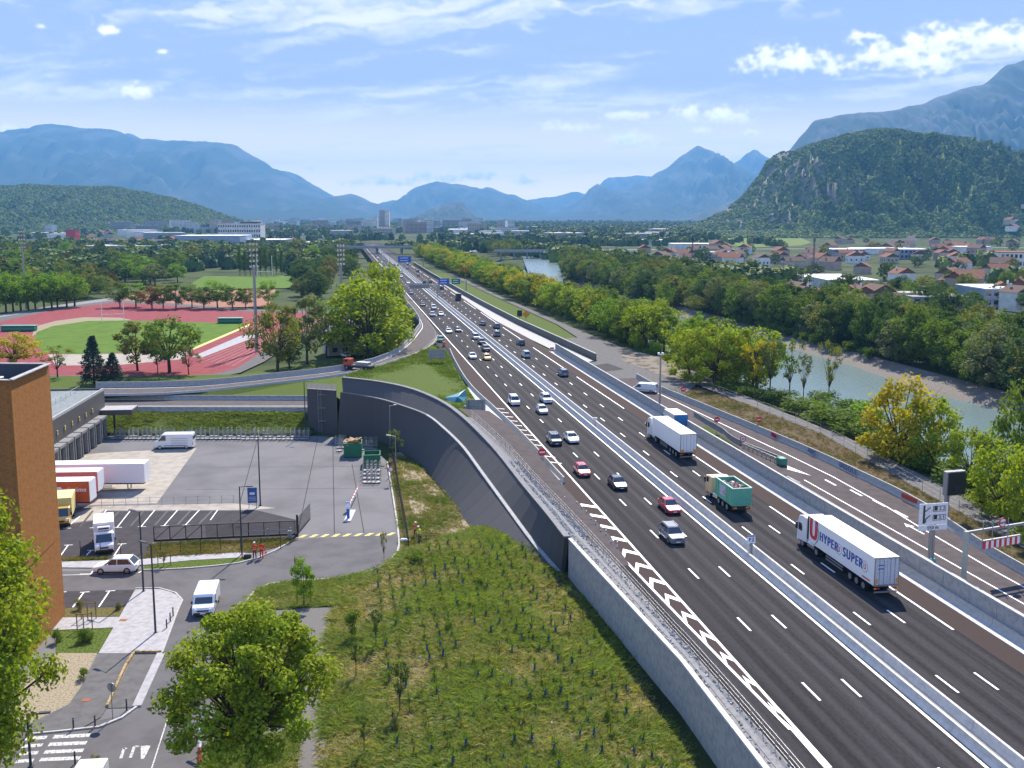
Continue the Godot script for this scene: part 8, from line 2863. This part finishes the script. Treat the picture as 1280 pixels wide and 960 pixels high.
func make_city() -> void:
	var y := -4.4
	var rg := RandomNumberGenerator.new()
	rg.seed = 33
	M.render_white = mat(0.74, 0.73, 0.70, 0.85, T.stain, 0.02)
	M.render_cream = mat(0.50, 0.45, 0.36, 0.85, T.stain, 0.02)
	M.render_pink = mat(0.44, 0.34, 0.28, 0.85, T.stain, 0.02)
	M.render_grey = mat(0.32, 0.33, 0.35, 0.85, T.stain, 0.02)
	M.tile_red = mat(0.215, 0.105, 0.072, 0.9, T.fine, 0.12)
	M.tile_brown = mat(0.15, 0.10, 0.08, 0.9, T.fine, 0.12)
	M.flat_roof = mat(0.38, 0.37, 0.36, 0.9, T.stain, 0.02)
	M.white_roof = mat(0.66, 0.67, 0.68, 0.7, T.stain, 0.01)
	M.blue_wall = mat(0.26, 0.34, 0.45, 0.6, T.stain, 0.02)
	M.dark_roof = mat(0.09, 0.09, 0.10, 0.8)
	# named blocks on the left: [x0, x1, base row, top row, ...]
	var put := func(called: String, label: String, cat: String, x0: float, x1: float, yb: float, yt: float, d: float, wall: Material, roof: Material, fl: int) -> Node3D:
		var a := P((x0 + x1) * 0.5, yb, y)
		var w := P(x1, yb, y).x - P(x0, yb, y).x
		var h := PZ(0, yt, -a.z).y - y
		return block(called, label, cat, a - Vector3(0, 0, d * 0.5), w, d, h, wall, roof, 0.0, fl)
	put.call("office_block", "white office block with four rows of windows above the factory", "building", 273, 326, 304, 280, 30, M.render_white, M.flat_roof, 4)
	put.call("roof_storey", "dark roof storey on the white office block", "building", 301, 323, 303.5, 277.5, 18, M.dark_roof, M.dark_roof, 0)
	put.call("factory_hall", "long pale blue factory hall with a white roof", "factory", 219, 300, 311, 295, 60, M.blue_wall, M.white_roof, 0)
	put.call("factory_wing", "white roofed wing at the right of the factory hall", "factory", 300, 354, 310, 300, 60, M.blue_wall, M.white_roof, 0)
	put.call("red_portal", "red cube portal on the factory front", "building", 352, 357, 316, 308, 20, mat(0.5, 0.04, 0.03, 0.6), M.dark_roof, 0)
	put.call("glass_front", "blue glazed front between the two red cubes", "building", 359, 371, 316, 308, 18, M.blue_wall, M.white_roof, 2)
	put.call("red_portal", "larger red cube beside the blue glazed front", "building", 372, 381, 317, 308, 20, mat(0.5, 0.04, 0.03, 0.6), M.dark_roof, 0)
	put.call("white_hall", "white roofed hall beside the red cubes", "factory", 381, 412, 312, 303, 50, M.render_grey, M.white_roof, 0)
	put.call("long_shed", "long dark roofed shed behind the park woods", "shed", 92, 190, 318, 308, 60, M.render_grey, M.flat_roof, 0)
	put.call("dark_shed", "black roofed shed left of the factory hall", "shed", 128, 200, 311, 301, 50, M.dark_roof, M.dark_roof, 0)
	put.call("red_tower", "small red twin block above the park woods", "building", 83, 95, 303, 287.5, 14, mat(0.5, 0.03, 0.05, 0.6), M.dark_roof, 0)
	put.call("tower_block", "tall dark tower block standing over the city", "tower block", 474.5, 481, 289, 263, 22, M.render_grey, M.flat_roof, 16)
	put.call("tower_block", "paler half of the tall tower block", "tower block", 481.2, 486.5, 289, 263.5, 22, M.render_white, M.flat_roof, 16)
	put.call("tower_block", "pale tower left of the tall dark tower", "tower block", 465, 472, 288, 271, 20, M.render_white, M.flat_roof, 10)
	put.call("tower_block", "slim white tower beside the wedge hill", "tower block", 536, 541, 286, 272, 18, M.render_white, M.flat_roof, 9)
	put.call("tower_block", "grey slab tower right of the tall dark tower", "tower block", 497, 502, 287, 273, 18, M.render_grey, M.flat_roof, 8)
	put.call("tower_block", "short pale tower behind the wedge hill", "tower block", 519, 523.5, 286, 272, 18, M.render_cream, M.flat_roof, 8)
	for k in 4:
		put.call("tower_block", ["bluish tower at the foot of the low hill", "second bluish tower at the foot of the low hill", "third bluish tower at the foot of the low hill", "wide bluish tower apart from the others"][k], "tower block", [0.0, 10.0, 20.0, 33.0][k], [7.0, 18.0, 27.0, 43.0][k], 283, [258.0, 259.0, 260.0, 259.5][k], 20, M.render_grey, M.flat_roof, 12)
	var wt := thing("water_tower", "white water tower on a thin stem", "water tower", P(63, 285, y))
	var wb := MB.new()
	wb.tube(Vector3.ZERO, Vector3(0, 60, 0), 4, 4, 10)
	pm(wt, "stem", wb, M.render_white)
	var wb2 := MB.new()
	wb2.tube(Vector3(0, 58, 0), Vector3(0, 70, 0), 6, 13, 14)
	pm(wt, "tank", wb2, M.render_white)
	for e in [[566, 293, 6, "white storage hall left of the twin"], [582, 293, 7, "white storage hall right of the twin"]]:
		put.call("storage_hall", e[3], "building", e[0] - e[2], e[0] + e[2], 293, 286.5, 40, M.render_white, M.white_roof, 0)
	for k in 150:
		var x := rg.randf_range(60, 640)
		var yb := 277.5 + pow(rg.randf(), 1.4) * 16.0
		var a := P(x, yb, y)
		var w := rg.randf_range(18, 60)
		var h := rg.randf_range(12, 32)
		var mt: Material = [M.render_white, M.render_white, M.render_cream, M.render_pink, M.render_grey][rg.randi() % 5]
		var nm: String = {M.render_white: "white", M.render_cream: "cream", M.render_pink: "pinkish", M.render_grey: "grey"}[mt]
		block("apartment_block", "far %s apartment block of the city under the mountains" % nm, "building", a, w, 15, h, mt, M.flat_roof if rg.randf() < 0.7 else M.tile_red, rg.randf_range(-0.7, 0.7), int(h / 3.0) if yb > 284 else 0, "far city blocks")
	for k in 46:
		var x := rg.randf_range(60, 900)
		var yb := rg.randf_range(286, 301)
		if x > 440 and x < 560 and yb > 294:
			continue
		block("pale_hall", "low pale roofed hall between the far woods" if k % 2 else "low white walled hall between the far woods", "building", P(x, yb, y), rg.randf_range(25, 70), rg.randf_range(18, 40), rg.randf_range(7, 13), M.render_white if k % 2 == 0 else M.render_grey, M.white_roof, rg.randf_range(-0.5, 0.5), 0, "halls between the far woods")
	for k in 30:
		var x := rg.randf_range(90, 420)
		var yb := rg.randf_range(292, 312)
		var a := P(x, yb, y)
		house(a, rg.randf_range(11, 15), rg.randf_range(9, 13), rg.randf_range(5, 8), rg.randf() * TAU, M.render_cream if k % 2 else M.render_white, M.tile_red if k % 3 else M.tile_brown, "small house with a tiled roof among the trees left of the motorway", "houses left of the motorway")
	# town on the right
	var sheds := [[1024, 398, 1100, 384, "long pale shed behind the river wood", 0], [930, 352, 1000, 342, "wide low shed with a pale roof", 1], [810, 338, 870, 326, "brown roofed hall at the edge of the town", 2], [985, 356, 1070, 347, "long white roofed hall among the houses", 1], [1035, 362, 1098, 351, "dark fronted hall with a white roof", 1], [880, 325, 930, 316, "grey hall near the meadow", 0], [1040, 322, 1082, 312, "blue white block of flats in the town", 3], [1120, 324, 1160, 312, "pale blue hall beside the wood", 3], [1070, 318, 1140, 311, "long low hall below the wood", 1], [1200, 316, 1240, 309, "white hall right of the wood", 1], [1140, 392, 1210, 372, "brick and grey hall in front of the red roofs", 0], [1230, 384, 1290, 362, "green grey building at the edge of the town", 3], [840, 312, 890, 305, "white hall beside the field", 1], [790, 306, 830, 300, "far white hall left of the field", 1], [1250, 335, 1300, 316, "long red roofed building on the right", 4], [815, 350, 862, 340, "low dark hall behind the trees", 2]]
	for e in sheds:
		var o: Node3D = put.call("hall", e[4], "hall", e[0], e[2], e[1], e[3], 30.0, [M.render_grey, M.render_white, M.render_pink, M.blue_wall, M.render_white][e[5]], [M.flat_roof, M.white_roof, M.tile_brown, M.white_roof, M.tile_red][e[5]], 2 if e[5] in [3, 4, 0] else 0)
	for k in 105:
		var x := rg.randf_range(800, 1300)
		var yb := rg.randf_range(304, 396) if k % 3 else rg.randf_range(302, 330)
		if x < 900 and yb > 345:
			continue
		if x < 1010 and yb < 312:
			continue
		var a := P(x, yb, y)
		var mt: Material = [M.render_white, M.render_cream, M.render_pink][rg.randi() % 3]
		house(a, rg.randf_range(10, 15), rg.randf_range(10, 16), rg.randf_range(5, 8.5), rg.randf() * TAU, mt, M.tile_red if rg.randf() < 0.72 else M.tile_brown, "tiled roof house in the town on the far side of the river", "town houses")
	# houses on the foot of the hill
	var g: Array = hills["hill_right"][0]
	var n := 0
	var nz: int = hills["hill_right"][2]
	while n < 42:
		var i := 80 + rg.randi() % 110
		var j := 2 + rg.randi() % 5
		var p: Vector3 = g[mini(i, 189) * (nz + 1) + j] + Vector3(rg.randf_range(-20, 20), 0, 0)
		n += 1
		house(p + Vector3(0, 2.0, 0), rg.randf_range(13, 20), rg.randf_range(12, 20), rg.randf_range(8, 12), rg.randf() * TAU, [M.render_white, M.render_cream, M.render_pink][n % 3], M.tile_red, "tiled roof house on the foot of the wooded hill", "hillside houses")
	# overpass, river bridge
	for e in [[P(395, 317, 0.0), P(548, 317, 0.0), 6.0, "road overpass crossing the motorway in the distance", "overpass"], [P(618, 320, -2.0), P(700, 320, -2.0), 4.5, "flat bridge over the river in the distance", "bridge"]]:
		var o := thing("road_bridge", e[3], "bridge", (e[0] + e[1]) * 0.5)
		var a: Vector3 = e[0] - o.position
		var c: Vector3 = e[1] - o.position
		var dk := MB.new()
		dk.beam(a + Vector3.UP * e[2], c + Vector3.UP * e[2], 14.0, 1.6)
		pm(o, "deck", dk, M.render_grey)
		var pr := MB.new()
		pr.beam(a + Vector3(0, e[2] + 1.4, 7), c + Vector3(0, e[2] + 1.4, 7), 0.3, 1.2)
		pm(o, "parapet", pr, M.concrete)
		for k in 5:
			var q := a.lerp(c, (k + 0.5) / 5.0)
			part(o, "pier", box_mesh(1.6, e[2] + 10.0, 10.0), M.render_grey, q + Vector3(0, e[2] * 0.5 - 5.5, 0))
	# mast and pylon
	for e in [[865, 338, 296, "dark lattice mast in the town"], [1016, 350, 300, "thin grey mast beyond the halls"]]:
		var at := P(e[0], e[1], y)
		var h := PZ(e[0], e[2], -at.z).y - y
		var o := thing("lattice_mast", e[3], "mast", at)
		var b := MB.new()
		for k in 4:
			var w := k * PI / 2
			b.tube(Vector3(cos(w), 0, sin(w)) * 0.9, Vector3(cos(w), 0, sin(w)) * 0.3 + Vector3.UP * h, 0.14, 0.1, 4)
		for k in 12:
			b.tube(Vector3(0.8, h * k / 12.0, 0), Vector3(-0.7, h * (k + 1) / 12.0, 0), 0.08, 0.08, 3)
		pm(o, "lattice", b, M.dark_roof)
		part(o, "head", box_mesh(1.2, 2.0, 1.2), M.dark_roof, Vector3(0, h, 0))

func _ready() -> void:
	rng.seed = 77
	var cam := Camera3D.new()
	cam.name = "camera"
	add_child(cam)
	cam.near = 0.5
	cam.far = 60000.0
	cam.projection = Camera3D.PROJECTION_FRUSTUM
	cam.keep_aspect = Camera3D.KEEP_HEIGHT
	cam.size = 2.0 * cam.near * 480.0 / F
	cam.frustum_offset = Vector2(0.0, -(480.0 - ROW0) / F * cam.near)
	cam.position = Vector3(0, EYE, 0)
	cam.rotation.x = -PITCH
	cam.current = true
	var env := Environment.new()
	env.background_mode = Environment.BG_SKY
	env.sky = make_sky()
	env.tonemap_mode = Environment.TONE_MAPPER_LINEAR
	env.tonemap_exposure = 2.1
	env.fog_enabled = true
	env.fog_density = 0.000078
	env.fog_light_color = Color(0.49, 0.76, 1.0)
	env.sdfgi_enabled = true
	env.ssao_enabled = true
	env.ssil_enabled = true
	var we := WorldEnvironment.new()
	we.environment = env
	add_child(we)
	var sun := DirectionalLight3D.new()
	sun.name = "sun"
	sun.light_energy = 1.6
	sun.light_color = Color(1.0, 0.955, 0.89)
	sun.light_angular_distance = 0.5
	sun.shadow_enabled = true
	add_child(sun)
	sun.basis = Basis.looking_at(Vector3(-0.62, -4.0, 3.83).normalized())
	make_materials()
	make_mountains()
	make_ground()
	make_motorway()
	make_right_side()
	make_signs()
	make_wall()
	make_slip_left()
	make_slope()
	make_yard()
	make_traffic()
	make_sports()
	make_trees()
	make_city()
#NEXT
